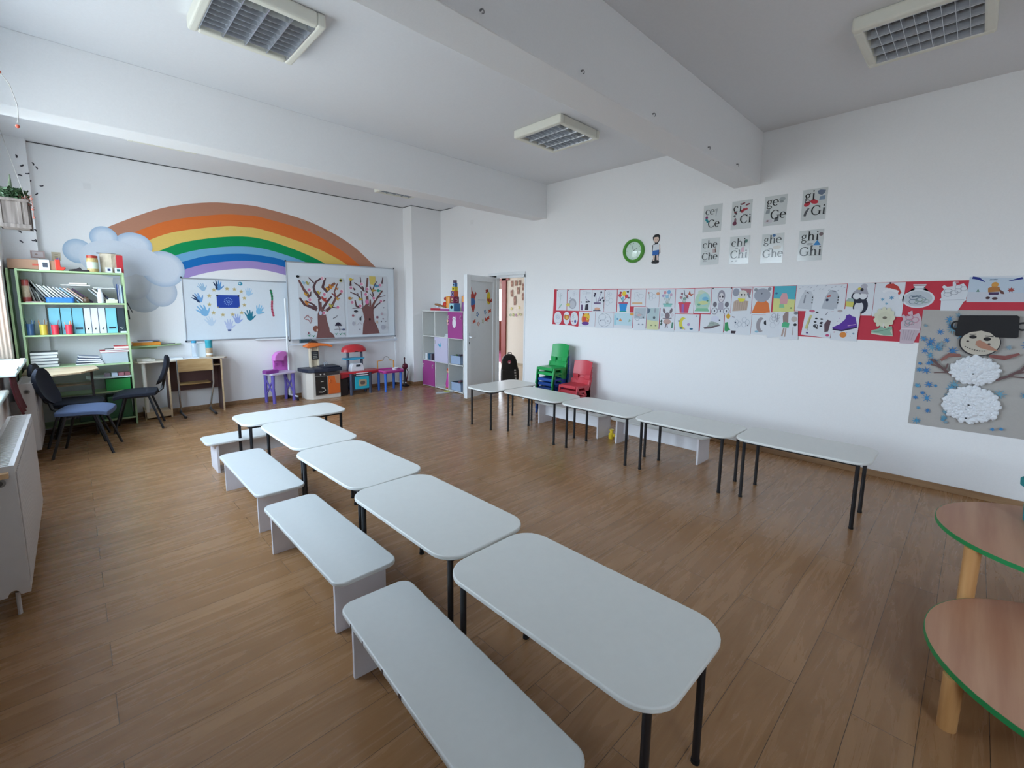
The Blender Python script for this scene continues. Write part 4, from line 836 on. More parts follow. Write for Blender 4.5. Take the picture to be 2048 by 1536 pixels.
tag(m.build('canister', [mat('#8a4a8a', .4, noise=.3, nscale=30), mat('#eaa054', .4)], smooth=True, loc=(5.07, 6.40, 1.476)), 'purple patterned canister with an orange top behind the toy tower', 'canister')
m = M(); m.prism([(-.16, -.03), (-.02, -.05), (.17, -.02), (.16, .03), (-.1, .04)], 0, .02); m.prism([(.02, -.02), (.12, -.02), (.12, .05), (.02, .05)], .02, .035, 1)
tag(m.build('toy_plane', [mat('#c9ced4', .4), mat('#c8c84a', .5)], bev=.003, loc=(4.74, 6.60, 0), rotz=-.3), 'grey and yellow toy lying on the floor before the cube shelf', 'toy')
# door stickers
def lsticker(name, s, z, w_, h_, fn, label, grp='paper stickers on the open door'):
    a = Art(1, 1, None, norm=False); a.z = .0006; fn(a)
    o = a.build(name, PAPER); o.matrix_basis = Matrix.Translation(on_leaf(s, z)) @ (Matrix.Rotation(ang, 3, 'Z') @ Matrix(((-1, 0, 0), (0, 0, 1), (0, 1, 0)))).to_4x4()
    tag(o, label, 'sticker', grp)
def rabbit(a):
    a.poly([(-.05, .10), (-.055, .22), (-.02, .14), (.0, .13), (.03, .09), (.07, .14), (.10, .11), (.075, .06), (.05, .03), (.06, -.05), (.05, -.12), (.02, -.19), (-.01, -.20), (-.04, -.14), (-.08, -.06), (-.10, .02), (-.09, .08)], '#b8433c'); a.poly([(-.10, .02), (.02, .03), (.06, -.02), (.05, -.07), (-.05, -.09), (-.09, -.04)], '#3f6fb0')
lsticker('rabbit_sticker', .70, 1.67, .2, .4, rabbit, 'large red rabbit-like cutout with a blue band on the door')
lsticker('flower_sticker', .235, 1.71, .1, .2, lambda a: (a.ell(0, 0, .055, .11, '#e6cf34'), a.ell(.02, -.02, .02, .03, '#c89a2a')), 'yellow oval cutout at the upper right of the door')
def bfly(c, r_=.03, rot=0):
    def fn(a):
        for s in (-1, 1):
            for q in (.5, -.5): a.ell(s*r_*.75*math.cos(rot), s*r_*.75*math.sin(rot)+q*r_*.8, r_*.75, r_*.5, c, rot+s*q)
        a.line([(0, -r_*.8), (0, r_*.9)], .006, '#4a2a22')
    return fn
for s, z, c, l, rr in ((.285, 1.83, '#a83a2c', 'dark red butterfly at the top of the yellow oval', .2), (.245, 1.68, '#b5482c', 'brownish butterfly in the middle of the yellow oval', -.4), (.17, 1.66, '#b8432c', 'red-brown butterfly at the lower right of the yellow oval', .5),
    (.195, 1.49, '#cf5a34', 'orange butterfly below the yellow oval near the hinge side', .2), (.67, 1.32, '#cc4e38', 'orange-red butterfly at the lower left of the ring', .3), (.31, 1.34, '#d0523c', 'left one of two coral butterflies touching each other', -.3), (.25, 1.365, '#cc4a36', 'right one of two coral butterflies touching each other', .3)):
    lsticker('butterfly_sticker', s, z, .05, .05, bfly(c, .03, rr), l)
for s, z, c, l in ((.574, 1.436, '#2f6fa8', 'blue paper flower below the rabbit cutout'), (.341, 1.472, '#2f7fae', 'blue-teal paper flower below the yellow oval'), (.547, 1.275, '#c9604a', 'terracotta paper flower lowest on the door'), (.405, 1.318, '#b9bda0', 'pale green-grey paper flower between the two groups')):
    lsticker('flower_sticker', s, z, .05, .05, lambda a, c=c: a.flower(0, 0, .045, c, '#e2e2d8', 5), l)
lsticker('text_label', .46, 1.675, .2, .02, lambda a: [a.line([(-.1+.022*k, .004*(-1)**k), (-.085+.022*k, -.004*(-1)**k)], .006, '#8a8f96') for k in range(9)], 'faint line of grey lettering on the door between the cutouts')

# backpack in the hall
t = thing('backpack', 'black backpack with a round pink and white patch standing in the hall', 'backpack', (6.42, 6.62, 0), -.8)
m = M(); V = []; SE = [(0, .15, .08), (.02, .18, .11), (.12, .19, .12), (.26, .185, .12), (.36, .165, .11), (.46, .155, .10), (.54, .125, .085), (.58, .08, .055), (.595, .02, .015)]
for z, a_, b_ in SE:
    for k in range(24): q = 2*PI*k/24; V.append((a_*abs(math.cos(q))**.7*math.copysign(1, math.cos(q))+.01*math.sin(z*9), b_*abs(math.sin(q))**.7*math.copysign(1, math.sin(q)), z))
m.add(V, [(i*24+k, i*24+(k+1) % 24, (i+1)*24+(k+1) % 24, (i+1)*24+k) for i in range(len(SE)-1) for k in range(24)]+[tuple(range(24))[::-1], tuple(range(24*(len(SE)-1), 24*len(SE)))]); m.build('bag_body', mat('#121216', .6), t, smooth=True)
m = M(); m.prism(rrect(.30, .08, .03, 6, 0, -.13), .03, .28); m.build('front_pocket', mat('#1c1d22', .4), t, bev=.015, smooth=True)
m = M(); m.tube([(-.04, .06, .57), (-.03, .06, .62), (.03, .06, .62), (.04, .06, .57)], .009, 8); m.build('grab_handle', mat('#1a1a1e', .6), t, smooth=True)
m = M(); m.cyl((0, -.095, .44), (0, -.106, .44), .035, n=18); m.cyl((0, -.105, .425), (0, -.108, .425), .018, n=14, m=1); m.build('patch', [mat('#c9607c', .5), mat('#e9e6ea', .5)], t)
m = M()
for k, z in enumerate((.10, .16, .22, .27)): m.box(.115-.005*k, .15-.005*k, -.176, -.171, z, z+.03)
m.build('white_lettering', mat('#d9dade', .5), t)
# papers on the hall wall
for k, (y, z, h_) in enumerate([(8.614, 2.12, .18), (8.464, 2.14, .16), (8.33, 2.15, .15), (8.20, 2.02, .2), (8.62, 1.86, .2), (8.38, 1.93, .2), (8.20, 1.76, .22), (8.50, 1.64, .26)]):
    a = Art(.1, h_, None); a.z = .002; a.poly([(.15, 0), (.9, .02), (.95, .7), (.8, 1), (.55, .8), (.2, .95), (.05, .6)], '#94695a'); a.ell(.5, .45, .2, .12, '#b08a74')
    tag(a.put('paper_animal', PAPER, RW, (8.409, y+.05, z-.05)), 'brown cut-paper animal on the peach hall wall, ' + ('top left', 'second in the top row', 'third in the top row', 'at the upper right', 'at the left of the second row', 'in the middle of the second row', 'at the lower right', 'lowest, tallest one')[k], 'paper decoration', 'brown paper animals in the hall')
for k, (y, z, c) in enumerate([(8.62, 1.50, '#c9c04a'), (8.55, 1.34, '#9fae3a'), (8.45, 1.33, '#9a5a94'), (8.37, 1.36, '#c9c9a0'), (8.27, 1.35, '#b0a87a'), (8.33, 1.53, '#cfc25a'), (8.66, 1.33, '#5f8a6a')]):
    a = Art(1, 1, None, norm=False); a.z = .002; a.flower(0, 0, .045, c, '#e9e2b0'); tag(a.put('paper_flower', PAPER, RW, (8.409, y, z)), ('mustard flower at the upper left', 'olive green flower in the bottom row', 'purple flower in the bottom row', 'cream flower in the bottom row', 'tan flower at the right of the bottom row', 'yellow flower at the upper right', 'green flower at the left of the bottom row')[k]+' on the peach hall wall', 'paper decoration', 'paper flowers in the hall')
m = M(); n = 26; V = []
for k in range(n+1):
    x = -.70+.195*k/n; y = 7.31+.007*math.sin(k*1.45)
    V += [(x, y, .955), (x, y, 1.95)]
m.add(V, [(2*k, 2*k+2, 2*k+3, 2*k+1) for k in range(n)])
o = m.build('curtain', mat('#b29a8a', .9, noise=.1), smooth=True); so = o.modifiers.new('thickness', 'SOLIDIFY'); so.thickness = .004
tag(o, 'beige curtain drawn to the far side of the window at the left edge', 'curtain')

# ---------------------------------------------------------------- rainbow mural
def crv(pts, n=8):
    P = [Vector((*p, 0)) for p in pts]; P = [P[0]*2-P[1]]+P+[P[-1]*2-P[-2]]; out = []
    for i in range(1, len(P)-2):
        for k in range(n):
            t = k/n; a, b, c, d = P[i-1:i+3]
            q = .5*((2*b)+(c-a)*t+(2*a-5*b+4*c-d)*t*t+(3*b-a-3*c+d)*t**3); out.append((q.x, q.y))
    out.append((pts[-1][0], pts[-1][1])); return out
CV = [[(.30, 2.44), (.435, 2.547), (.921, 2.824), (1.25, 2.95), (1.636, 3.04), (2.0, 3.068), (2.296, 3.062), (3.008, 2.941), (3.678, 2.663), (4.166, 2.283), (4.35, 2.08)],
      [(.55, 2.42), (.716, 2.521), (1.085, 2.712), (1.654, 2.869), (2.0, 2.912), (2.287, 2.912), (3.0, 2.774), (3.5, 2.54), (3.857, 2.291), (4.1, 2.05)],
      [(.75, 2.35), (.867, 2.435), (1.164, 2.573), (1.744, 2.716), (2.0, 2.735), (2.277, 2.727), (2.99, 2.556), (3.35, 2.42), (3.62, 2.28), (3.9, 2.05)],
      [(.85, 2.24), (.95, 2.29), (1.245, 2.437), (1.817, 2.574), (2.269, 2.583), (2.857, 2.428), (3.297, 2.240), (3.6, 2.05)],
      [(1.0, 2.16), (1.114, 2.236), (1.426, 2.349), (1.871, 2.436), (2.261, 2.437), (2.728, 2.331), (3.0, 2.23), (3.35, 2.04)],
      [(1.05, 2.06), (1.17, 2.142), (1.518, 2.269), (1.928, 2.33), (2.255, 2.326), (2.591, 2.268), (3.1, 2.05)],
      [(1.1, 1.97), (1.219, 2.051), (1.51, 2.151), (1.921, 2.224), (2.249, 2.222), (2.586, 2.165), (2.95, 2.02)],
      [(1.18, 1.88), (1.286, 1.952), (1.602, 2.052), (1.979, 2.110), (2.243, 2.107), (2.579, 2.041), (2.8, 1.97)]]
BC = ['#c08a72', '#e77a3c', '#efcf72', '#12985a', '#77b3dc', '#1b72bd', '#a993cf']
BN = ['brown-pink', 'orange', 'yellow', 'green', 'light blue', 'deep blue', 'lilac']
MU = thing('rainbow_mural', 'big painted rainbow rising from a pale blue cloud on the end wall', 'mural', (0, YB, 0))
for i in range(7):
    a = Art(1, 1, None, norm=False); a.z = .0008+.0001*i; A, B = crv(CV[i]), crv(CV[i+1]); N = 44
    def rs(c, N):
        L = [0]; 
        for p, q in zip(c, c[1:]): L.append(L[-1]+math.hypot(q[0]-p[0], q[1]-p[1]))
        out = []; j = 0
        for k in range(N+1):
            t = L[-1]*k/N
            while j < len(c)-2 and L[j+1] < t: j += 1
            f_ = (t-L[j])/max(1e-9, L[j+1]-L[j]); out.append((c[j][0]+(c[j+1][0]-c[j][0])*f_, c[j][1]+(c[j+1][1]-c[j][1])*f_))
        return out
    A, B = rs(A, N), rs(B, N); z = a.z
    a.add([(x, y, z) for x, y in A]+[(x, y, z) for x, y in B], [(N+1+k, N+2+k, k+1, k) for k in range(N)], 0, BC[i])
    o = a.build('color_band', PAINT, MU); o.matrix_basis = BW.to_4x4(); o['label'] = BN[i]+' band of the rainbow'
a = Art(1, 1, None, norm=False); a.z = .0018; a.dz = .00006
def mixc(c1, c2, t): return '#'+''.join('%02x' % round(int(c1[i:i+2], 16)*(1-t)+int(c2[i:i+2], 16)*t) for i in (1, 3, 5))
for cx_, cz, rx, rz, e_, c_ in [(.72, 1.63, .2, .19, '#bfc7d3', '#ccd2da'), (.92, 1.73, .185, .21, '#b9c6d8', '#d3d9e2'), (.62, 1.83, .2, .22, '#c3cad6', '#d2d7df'), (.12, 2.21, .14, .15, '#a9c3dc', '#d5e0ee'),
        (.97, 2.04, .245, .245, '#b4c8de', '#dbe3ef'), (.67, 2.33, .2, .17, '#aec6e0', '#dce5f2'), (.38, 2.40, .14, .145, '#aac4df', '#dce6f3'), (.45, 2.14, .33, .24, '#d8e1ee', '#dce5f1'), (.75, 2.12, .2, .18, '#dbe3ef', '#dbe3ef')]:
    for k in range(9): q = 1-k*.045; a.ell(cx_, cz, rx-(.0085*k), rz-(.0085*k), mixc(e_, c_, min(1, k/8)**.8), n=36)
o = a.build('cloud', PAINT, MU); o.matrix_basis = BW.to_4x4(); o['label'] = 'pale blue painted cloud at the rainbow\'s left foot'

# ---------------------------------------------------------------- boards on the end wall
ALU = mat('#b9bec6', .35, .6); WB = mat('#dde6ee', .18, spec=.5, name='whiteboard'); CORN = mat('#27303c', .5)
def board(name, label, x0, x1, z0, z1, y, tray=True):
    t = thing(name, label, 'whiteboard', (0, 0, 0))
    M().box(x0+.01, x1-.01, y-.016, y, z0+.01, z1-.01).build('board_surface', WB, t)
    m = M(); m.box(x0, x1, y-.022, y, z1-.018, z1); m.box(x0, x1, y-.022, y, z0, z0+.018); m.box(x0, x0+.014, y-.022, y, z0, z1); m.box(x1-.014, x1, y-.022, y, z0, z1); m.build('board_frame', ALU, t, bev=.002)
    for x in (x0, x1):
        for z in (z0, z1): M().box(x-.01, x+.01, y-.026, y+.0, z-.012, z+.012).build('corner_cap', CORN, t, bev=.004)
    return t
W1 = board('whiteboard', 'wall whiteboard covered in blue handprints and gold stars', 1.160, 2.90, 1.02, 1.935, YB-.003)
m = M(); m.box(2.06, 2.54, 7.90, 7.945, .995, 1.01); m.box(2.06, 2.54, 7.898, 7.902, .995, 1.02); m.build('pen_tray', PVC, W1, bev=.002)
W2 = board('easel_whiteboard', 'rolling whiteboard carrying two paper tree collages', 2.545, 4.49, .975, 2.262, 7.85)
m = M(); m.box(2.53, 4.50, 7.775, 7.85, .895, .905); m.box(2.53, 4.50, 7.772, 7.778, .895, .93); m.build('pen_tray', mat('#ccd4de', .4), W2, bev=.002)
for x, dx in ((2.515, .04), (4.505, .08)):
    m = M(); m.tube([(x, 7.86, .06), (x, 7.86, 1.66)], .014, 12); m.cyl((x, 7.86, .88), (x, 7.86, .91), .017, n=12); m.build('post', PVC, W2, smooth=True)
    f_ = M(); f_.tube([(x+dx, 7.62, .07), (x, 7.86, .075), (x, 7.93, .07)], .014, 10); f_ = f_.build('foot', PVC, W2, smooth=True)
    for yy in (7.62, 7.91): m = M(); m.cyl((x+(dx if yy < 7.7 else 0)-.012, yy, .03), (x+(dx if yy < 7.7 else 0)+.012, yy, .03), .03, n=18); m.build('caster', BLACKM, f_, smooth=True)
M().box(2.70, 2.89, 7.78, 7.84, .906, .985).build('board_eraser', mat('#24404c', .6), None, bev=.006); tag(COL.objects[-1], 'dark teal eraser block on the easel tray behind the orange toy hood', 'eraser')
def wall1(name, x, z, fn, label, cat, grp=None, y=YB-.0195):
    a = Art(1, 1, None, norm=False); a.z = .0006; fn(a); tag(a.put(name, PAPER, BW, (x, y, z)), label, cat, grp)
def hand(c, c2=None, rot=0, s=1, wrist=None):
    def fn(a):
        R = lambda p: (s*(p[0]*math.cos(rot)-p[1]*math.sin(rot)), s*(p[0]*math.sin(rot)+p[1]*math.cos(rot)))
        a.poly([R(p) for p in ellp(0, -.015, .036, .042, 18)], c)
        for i, (x0, x1, y1) in enumerate(((-.028, -.048, .055), (-.010, -.016, .078), (.010, .016, .075), (.026, .044, .055), (.025, .07, .0))):
            y0_ = .005 if i < 4 else -.035
            a.line([R((x0, y0_)), R(((x0+x1)/2, (y0_+y1)/2)), R((x1, y1))], [.019*s, .016*s, .009*s], (c2 or c) if i < 2 else c)
        if c2: a.poly([R(p) for p in ellp(-.022, -.02, .014, .03, 12)], c2)
        if wrist: a.poly([R(p) for p in [(-.022, -.055), (.022, -.055), (.018, -.075), (-.018, -.075)]], wrist)
    return fn
for x, z, c, c2, rot, s, wr, l in [(1.406, 1.80, '#9dc0dc', None, .5, .9, None, 'pale blue handprint at the upper left of the ring'), (1.607, 1.83, '#5f97cf', '#1b3558', .1, 1.1, None, 'blue and navy handprint at the top beside the first star'),
        (2.009, 1.745, '#a9cde8', None, -.1, .95, None, 'faint blue handprint at the upper right'), (1.345, 1.64, '#6fa3d8', '#1c3a66', .7, 1.1, None, 'blue handprint with dark fingers at the far left'), (1.40, 1.455, '#7fb6df', None, .6, 1.35, None, 'large light blue handprint at the lower left'),
        (2.145, 1.47, '#86c2e6', None, -.3, 1.15, None, 'light blue handprint at the far right below the ring'), (2.004, 1.38, '#1f7a94', None, .15, 1.25, None, 'dark teal handprint at the lower right'), (1.831, 1.33, '#9aaee0', None, .1, 1.1, None, 'periwinkle handprint at the bottom, next to the teal one'),
        (1.476, 1.30, '#c3d6e8', None, .4, 1.1, None, 'very faint grey-blue handprint at the lower left'), (1.716, 1.245, '#b9c6e6', None, 0, 1.2, '#26407a', 'lavender handprint with a navy wrist at the bottom')]:
    wall1('handprint', x, z, hand(c, c2, rot, s, wr), l, 'handprint', 'paper handprints on the wall whiteboard')
wall1('swirl_magnet', 1.903, 1.875, lambda a: (a.ell(0, 0, .03, .028, '#2f8fae'), a.ell(-.008, .004, .014, .012, '#cfe0ea')), 'small teal swirl at the top of the handprint ring', 'magnet')
for k, (x, z) in enumerate([(1.55, 1.772), (1.721, 1.795), (1.819, 1.789), (1.909, 1.756), (1.946, 1.658), (1.94, 1.551), (1.896, 1.433), (1.772, 1.407), (1.643, 1.404), (1.524, 1.434), (1.48, 1.555), (1.485, 1.681)]):
    wall1('gold_star', x, z, lambda a: (a.star(0, 0, .034, '#cfc298', q=.5), a.star(0, -.001, .017, '#b9a978', q=.5)), 'small gold star around the flag, at '+('eleven', 'twelve', 'half past twelve', 'one', 'two', 'three', 'five', 'half past five', 'six', 'seven', 'nine', 'ten')[k]+' o\'clock of the ring', 'star', 'gold stars around the flag')
a = Art(.30, .19, '#2547a6'); 
for k in range(12): t_ = 2*PI*k/12; a.star(.5+.17*math.cos(t_), .5+.27*math.sin(t_), .011, '#8fb0e6')
a.line([(.40, .58), (.46, .48), (.52, .62), (.58, .44)], .008, '#86a8e0'); a.line([(.44, .40), (.56, .38)], .008, '#86a8e0')
for q in ((.03, .95), (.97, .95)): a.ell(*q, .045, .07, '#1c2440')
for q in ((.03, .04), (.97, .04)): a.ell(*q, .03, .05, '#c9b98a')
tag(a.put('flag_picture', PAPER, BW, (1.577, YB-.0195, 1.508)), 'deep blue flag sheet with a ring of pale stars in the board centre', 'picture')
def cater(a):
    for k in range(17):
        z = .20-.025*k; x = .010*math.sin(k*.4)+.0012*k; c = ('#2f6a4c', '#1f8a5c')[k % 2] if k < 7 else ('#b0425c', '#c9607a')[k % 2]
        a.ell(x-.015, z, .017, .015, c)
wall1('bead_strip', 2.345, 1.585, cater, 'narrow vertical strip, green above and crimson below, on the whiteboard', 'strip')

# tree collages
def tree(name, label, x, z, w_, h_, conv, trunk, branches, extras):
    a = Art(w_, h_, '#d5dbe2', .0015)
    for pts, wd, c in branches: a.line([conv(p) for p in pts], [wd*(1-.45*i/max(1, len(pts)-1)) for i in range(len(pts))], c)
    a.poly([conv(p) for p in trunk], '#7d5655')
    extras(a, conv)
    tag(a.put(name, PAPER, BW, (x, 7.8265, z), rx=-.0), label, 'collage', 'paper tree collages')
BRN = '#5f4348'; BR2 = '#7a5350'
c1 = lambda p: ((p[0]-85)/920, 1-(p[1]-120)/1275)
def flw(a, p, r_, c): a.ell(p[0], p[1], r_/a.w, r_/a.h, '#ece4ea'); a.ell(p[0]-.3*r_/a.w, p[1], .72*r_/a.w, .72*r_/a.h, c)
def ex1(a, c):
    for q in [(565, 155), (305, 600), (600, 485), (960, 410), (870, 750), (300, 400), (570, 870)]: flw(a, c(q), .034, ('#d77fa0', '#e3a8bd', '#dd94b4')[q[0] % 3])
    for q, cc, s in [((560, 580), '#b8463c', .045), ((600, 610), '#a83e38', .035), ((470, 450), '#b9a03c', .035), ((720, 320), '#d58a3c', .045), ((650, 370), '#e0a03a', .035), ((215, 490), '#cf9a3c', .035), ((220, 665), '#cc8440', .04), ((850, 570), '#c79548', .035), ((700, 715), '#b5ab4c', .04), ((255, 265), '#a9a25a', .035), ((180, 260), '#9cc4da', .035), ((840, 350), '#b9743c', .03)]:
        p = c(q); a.ell(p[0], p[1], s*.9/a.w, s*.55/a.h, cc, rot=.4*(q[0] % 5-2)); a.poly([(p[0]+s*.4/a.w, p[1]), (p[0]+s*1.3/a.w, p[1]+s*.6/a.h), (p[0]+s*1.1/a.w, p[1]-s*.2/a.h)], cc)
    a.line([c(p) for p in [(240, 910), (190, 950), (165, 985), (200, 1005), (250, 1010), (285, 1085), (300, 1040), (290, 975), (335, 985), (300, 960), (265, 960), (240, 910)]], .009, '#a24a4c')
    a.ell(*c((385, 1195)), .065, .05, '#8a5548'); a.ell(*c((410, 1225)), .018, .02, '#ead0c4')
    a.poly([c(p) for p in [(775, 1145), (810, 1080), (850, 1068), (890, 1085), (925, 1145)]], '#2b2238'); a.line([c((850, 1150)), c((870, 1200)), (c((875, 1200))[0], c((875, 1270))[1])], .012, '#9a8f96'); a.line([c((760, 1225)), c((820, 1215)), c((930, 1220))], .006, '#4a4450')
    a.line([c(p) for p in [(750, 1000), (765, 965), (795, 970), (820, 935), (850, 935)]], .008, '#2a2a34'); a.ell(*c((960, 1232)), .035, .018, '#5a6488')
    for q in [(245, 1355), (335, 1370), (800, 1345), (890, 1350), (965, 1345)]:
        p = c(q); a.poly([p, (p[0]-.04, p[1]+.04), (p[0]-.005, p[1]+.02), (p[0]+.035, p[1]+.045)], '#1f8a66')
    a.ell(*c((237, 1280)), .014, .022, '#8a4a5a')
    a.ell(*c((490, 870)), .035, .035, '#c3cbe0'); a.ell(*c((80, 140)), .035, .02, '#15181c'); a.ell(*c((935, 180)), .035, .028, '#a8a23a'); a.ell(*c((935, 185)), .02, .014, '#1c1c14')
tree('tree_collage', 'left paper tree collage with a red bird and butterfly', 2.72, .995, .775, 1.045, c1,
     [(435, 900), (470, 800), (540, 770), (600, 830), (605, 930), (625, 1050), (660, 1180), (670, 1270), (730, 1310), (770, 1393), (385, 1393), (415, 1290), (430, 1100)],
     [([(490, 830), (470, 580)], .045, BRN), ([(430, 800), (300, 740), (190, 700), (100, 560)], .06, BRN), ([(420, 760), (350, 690), (220, 625)], .04, BRN), ([(530, 800), (640, 640), (740, 520)], .05, BRN), ([(610, 830), (740, 720), (820, 560), (940, 450)], .055, BR2),
      ([(820, 540), (800, 420), (870, 250)], .035, BR2), ([(820, 520), (740, 455)], .03, '#8a3f48'), ([(510, 590), (400, 430), (380, 340), (430, 230), (560, 140)], .05, BRN), ([(390, 260), (290, 150)], .025, BRN), ([(660, 430), (560, 340), (620, 140)], .06, BRN), ([(640, 390), (820, 240)], .07, '#8a5a48'),
      ([(290, 550), (190, 400), (100, 210)], .055, BR2), ([(310, 530), (325, 410)], .025, BRN), ([(640, 800), (740, 750), (840, 765)], .025, BRN), ([(500, 800), (510, 640)], .05, BR2)], ex1)
c2 = lambda p: ((p[0]-95)/835, 1-(p[1]-110)/1205)
def ex2(a, c):
    for q in [(400, 295), (185, 375), (515, 390), (480, 500), (200, 665), (360, 735), (645, 575), (800, 635), (785, 300)]: flw(a, c(q), .036, ('#d77fa4', '#e09cba', '#cf86a6')[q[0] % 3])
    a.ell(*c((490, 650)), .045, .04, '#e07fae'); a.poly([c(p) for p in [(550, 125), (680, 125), (680, 230), (630, 305), (570, 290), (550, 200)]], '#d8c46c')
    for q, cc in [((170, 210), '#d4b83c'), ((345, 600), '#c9b24a'), ((620, 415), '#b5934a'), ((140, 585), '#bf8a3c'), ((690, 320), '#4f93bf'), ((735, 415), '#2f9a8a')]:
        p = c(q); a.ell(p[0], p[1], .038, .024, cc); a.poly([p, (p[0]+.08, p[1]+.015), (p[0]+.05, p[1]-.01)], cc)
    a.ell(*c((535, 1010)), .026, .022, '#3a2420')
    for q, cc, rx, ry in [((255, 845), '#39363f', .05, .02), ((340, 1000), '#2a2c3a', .02, .03), ((195, 930), '#a56a74', .03, .02), ((195, 1090), '#b7b9c6', .028, .035), ((697, 970), '#8a5568', .03, .024), ((800, 900), '#bba8b4', .03, .024), ((825, 1005), '#9a8a9c', .022, .014), ((785, 1060), '#4a4a58', .012, .014), ((815, 1180), '#b3b7c4', .055, .045), ((690, 1070), '#c9b08a', .02, .03), ((325, 1215), '#44485a', .014, .01), ((845, 770), '#6a6e7c', .014, .01), ((880, 1060), '#8a8e9c', .014, .01)]:
        p = c(q); a.ell(p[0], p[1], rx, ry, cc)
    a.line([c((320, 1020)), c((375, 940))], .008, '#2a2c3a'); a.line([c((280, 1110)), c((330, 1070)), c((370, 1120))], .006, '#8f8a96')
tree('tree_collage', 'right paper tree collage with pink blossoms and a yellow sun', 3.548, 1.035, .785, 1.07, c2,
     [(385, 790), (430, 740), (470, 690), (540, 745), (600, 740), (625, 800), (620, 900), (640, 1060), (690, 1150), (745, 1308), (380, 1322), (400, 1100), (430, 1010)],
     [([(500, 720), (500, 560), (490, 400), (520, 160)], .06, BR2), ([(450, 440), (340, 330), (240, 270)], .03, BRN), ([(440, 400), (380, 300), (370, 150)], .03, BRN), ([(400, 760), (395, 600), (380, 430)], .03, BRN), ([(400, 770), (270, 740), (250, 620)], .045, BRN), ([(390, 770), (190, 785)], .022, BRN), ([(390, 620), (300, 520), (160, 460)], .03, BRN), ([(320, 500), (280, 480)], .02, BRN),
      ([(600, 760), (650, 650), (720, 560), (830, 410)], .05, BR2), ([(720, 555), (890, 515)], .018, BRN), ([(620, 790), (720, 700), (810, 640), (885, 620)], .028, BRN), ([(560, 740), (560, 600)], .045, BR2), ([(640, 560), (610, 440), (560, 330)], .028, BRN), ([(610, 430), (660, 300), (720, 220)], .024, BRN), ([(820, 270), (845, 130)], .03, BRN), ([(730, 330), (800, 290)], .014, BRN), ([(170, 340), (170, 230)], .04, '#5a3a3a'), ([(620, 550), (560, 480)], .02, BRN), ([(250, 420), (220, 370)], .03, BRN)], ex2)

# ---------------------------------------------------------------- toys along the end wall
PUR = mat('#6f62b8', .35); PNK = mat('#d76fcb', .35)
t = thing('toy_vanity', 'pink and violet toy dressing table with a hooded pink mirror panel', 'toy furniture', (2.335, 7.76, 0), .28)
m = M(); m.prism(rrect(.44, .27, .03), .455, .485); m.build('table_top', mat('#d9cfe8', .35), t, bev=.006, smooth=True)
for sx_ in (-1, 1):
    for sy_ in (-1, 1):
        m = M(); m.tube([(sx_*.17, sy_*.095, .455), (sx_*.175, sy_*.10, .25), (sx_*.17, sy_*.105, 0)], [.03, .022, .026], 12); m.build('leg', PUR, t, smooth=True)
for sx_ in (-1, 1):
    m = M(); m.tube([(sx_*.17, -.09, .38), (sx_*.17, .09, .14)], .012, 8); m.tube([(sx_*.17, .09, .38), (sx_*.17, -.09, .14)], .012, 8); m.build('cross_brace', PUR, t, smooth=True)
m = M(); m.prism([(-.02, .485), (.24, .485), (.23, .70), (.20, .77), (.13, .80), (.04, .79), (-.02, .74)], .10, .135, ax='y'); m.build('mirror_panel', PNK, t, bev=.008)
m = M(); m.prism([(-.06, .665), (.10, .655), (.11, .72), (.16, .74), (.15, .80), (.08, .815), (.0, .795), (-.05, .74)], .0, .10, ax='y'); m.build('hood', mat('#d97fd0', .35), t, bev=.012)
m = M(); m.box(.10, .14, .07, .10, .56, .64); m.box(-.01, .03, .08, .10, .58, .62); m.build('knob', mat('#b04fa6', .35), t, bev=.004)
m = M(); m.box(-.10, .10, -.06, .06, 0, .045); m.box(-.094, .094, -.054, .054, .045, .052, 1); tag(m.build('toy_box', [mat('#8b3b93', .4), mat('#9f4aa6', .4)], bev=.004, loc=(2.185, 7.68, .486), rotz=.25), 'flat magenta box on the violet toy dressing table', 'box')

t = thing('toy_kitchen', 'cream and navy toy kitchen with an orange door and tall tower', 'toy furniture', (0, 0, 0))
CR = mat('#d8cfc4', .45); NV = mat('#242b3d', .4); OR = mat('#dd6a2c', .4)
m = M(); m.prism([(2.765, 7.50), (3.215, 7.47), (3.215, 7.83), (2.69, 7.83), (2.69, 7.60)], 0, .455); m.build('cabinet_body', CR, t, bev=.006)
m = M(); m.prism([(2.645, 7.62), (2.70, 7.50), (2.78, 7.455), (3.0, 7.44), (3.25, 7.46), (3.25, 7.84), (2.645, 7.84)], .455, .515); m.prism([(2.95, 7.52), (3.24, 7.50), (3.24, 7.83), (2.95, 7.83)], .515, .535); m.build('worktop', NV, t, bev=.01)
m = M(); m.box(2.79, 3.205, 7.462, 7.476, .395, .45); m.build('control_strip', mat('#3a3536', .4), t, bev=.002)
for x in (2.88, 2.94): m = M(); m.cyl((x, 7.464, .422), (x, 7.452, .422), .012, n=14); m.build('knob', mat('#c9c4bc', .4), t, smooth=True)
d = M().box(2.795, 2.985, 7.462, 7.478, .075, .385).build('oven_door', mat('#2b2827', .25), t, bev=.003)
m = M(); m.tube([(2.89, 7.455, .20), (2.93, 7.45, .19), (2.95, 7.452, .15), (2.90, 7.452, .12), (2.84, 7.454, .13)], .008, 8); m.tube([(2.88, 7.455, .30), (2.92, 7.455, .30)], .007, 8); m.build('door_print', mat('#b9b2a8', .5), d, smooth=True)
d = M().box(3.005, 3.205, 7.456, 7.474, .075, .385).build('cupboard_door', OR, t, bev=.004)
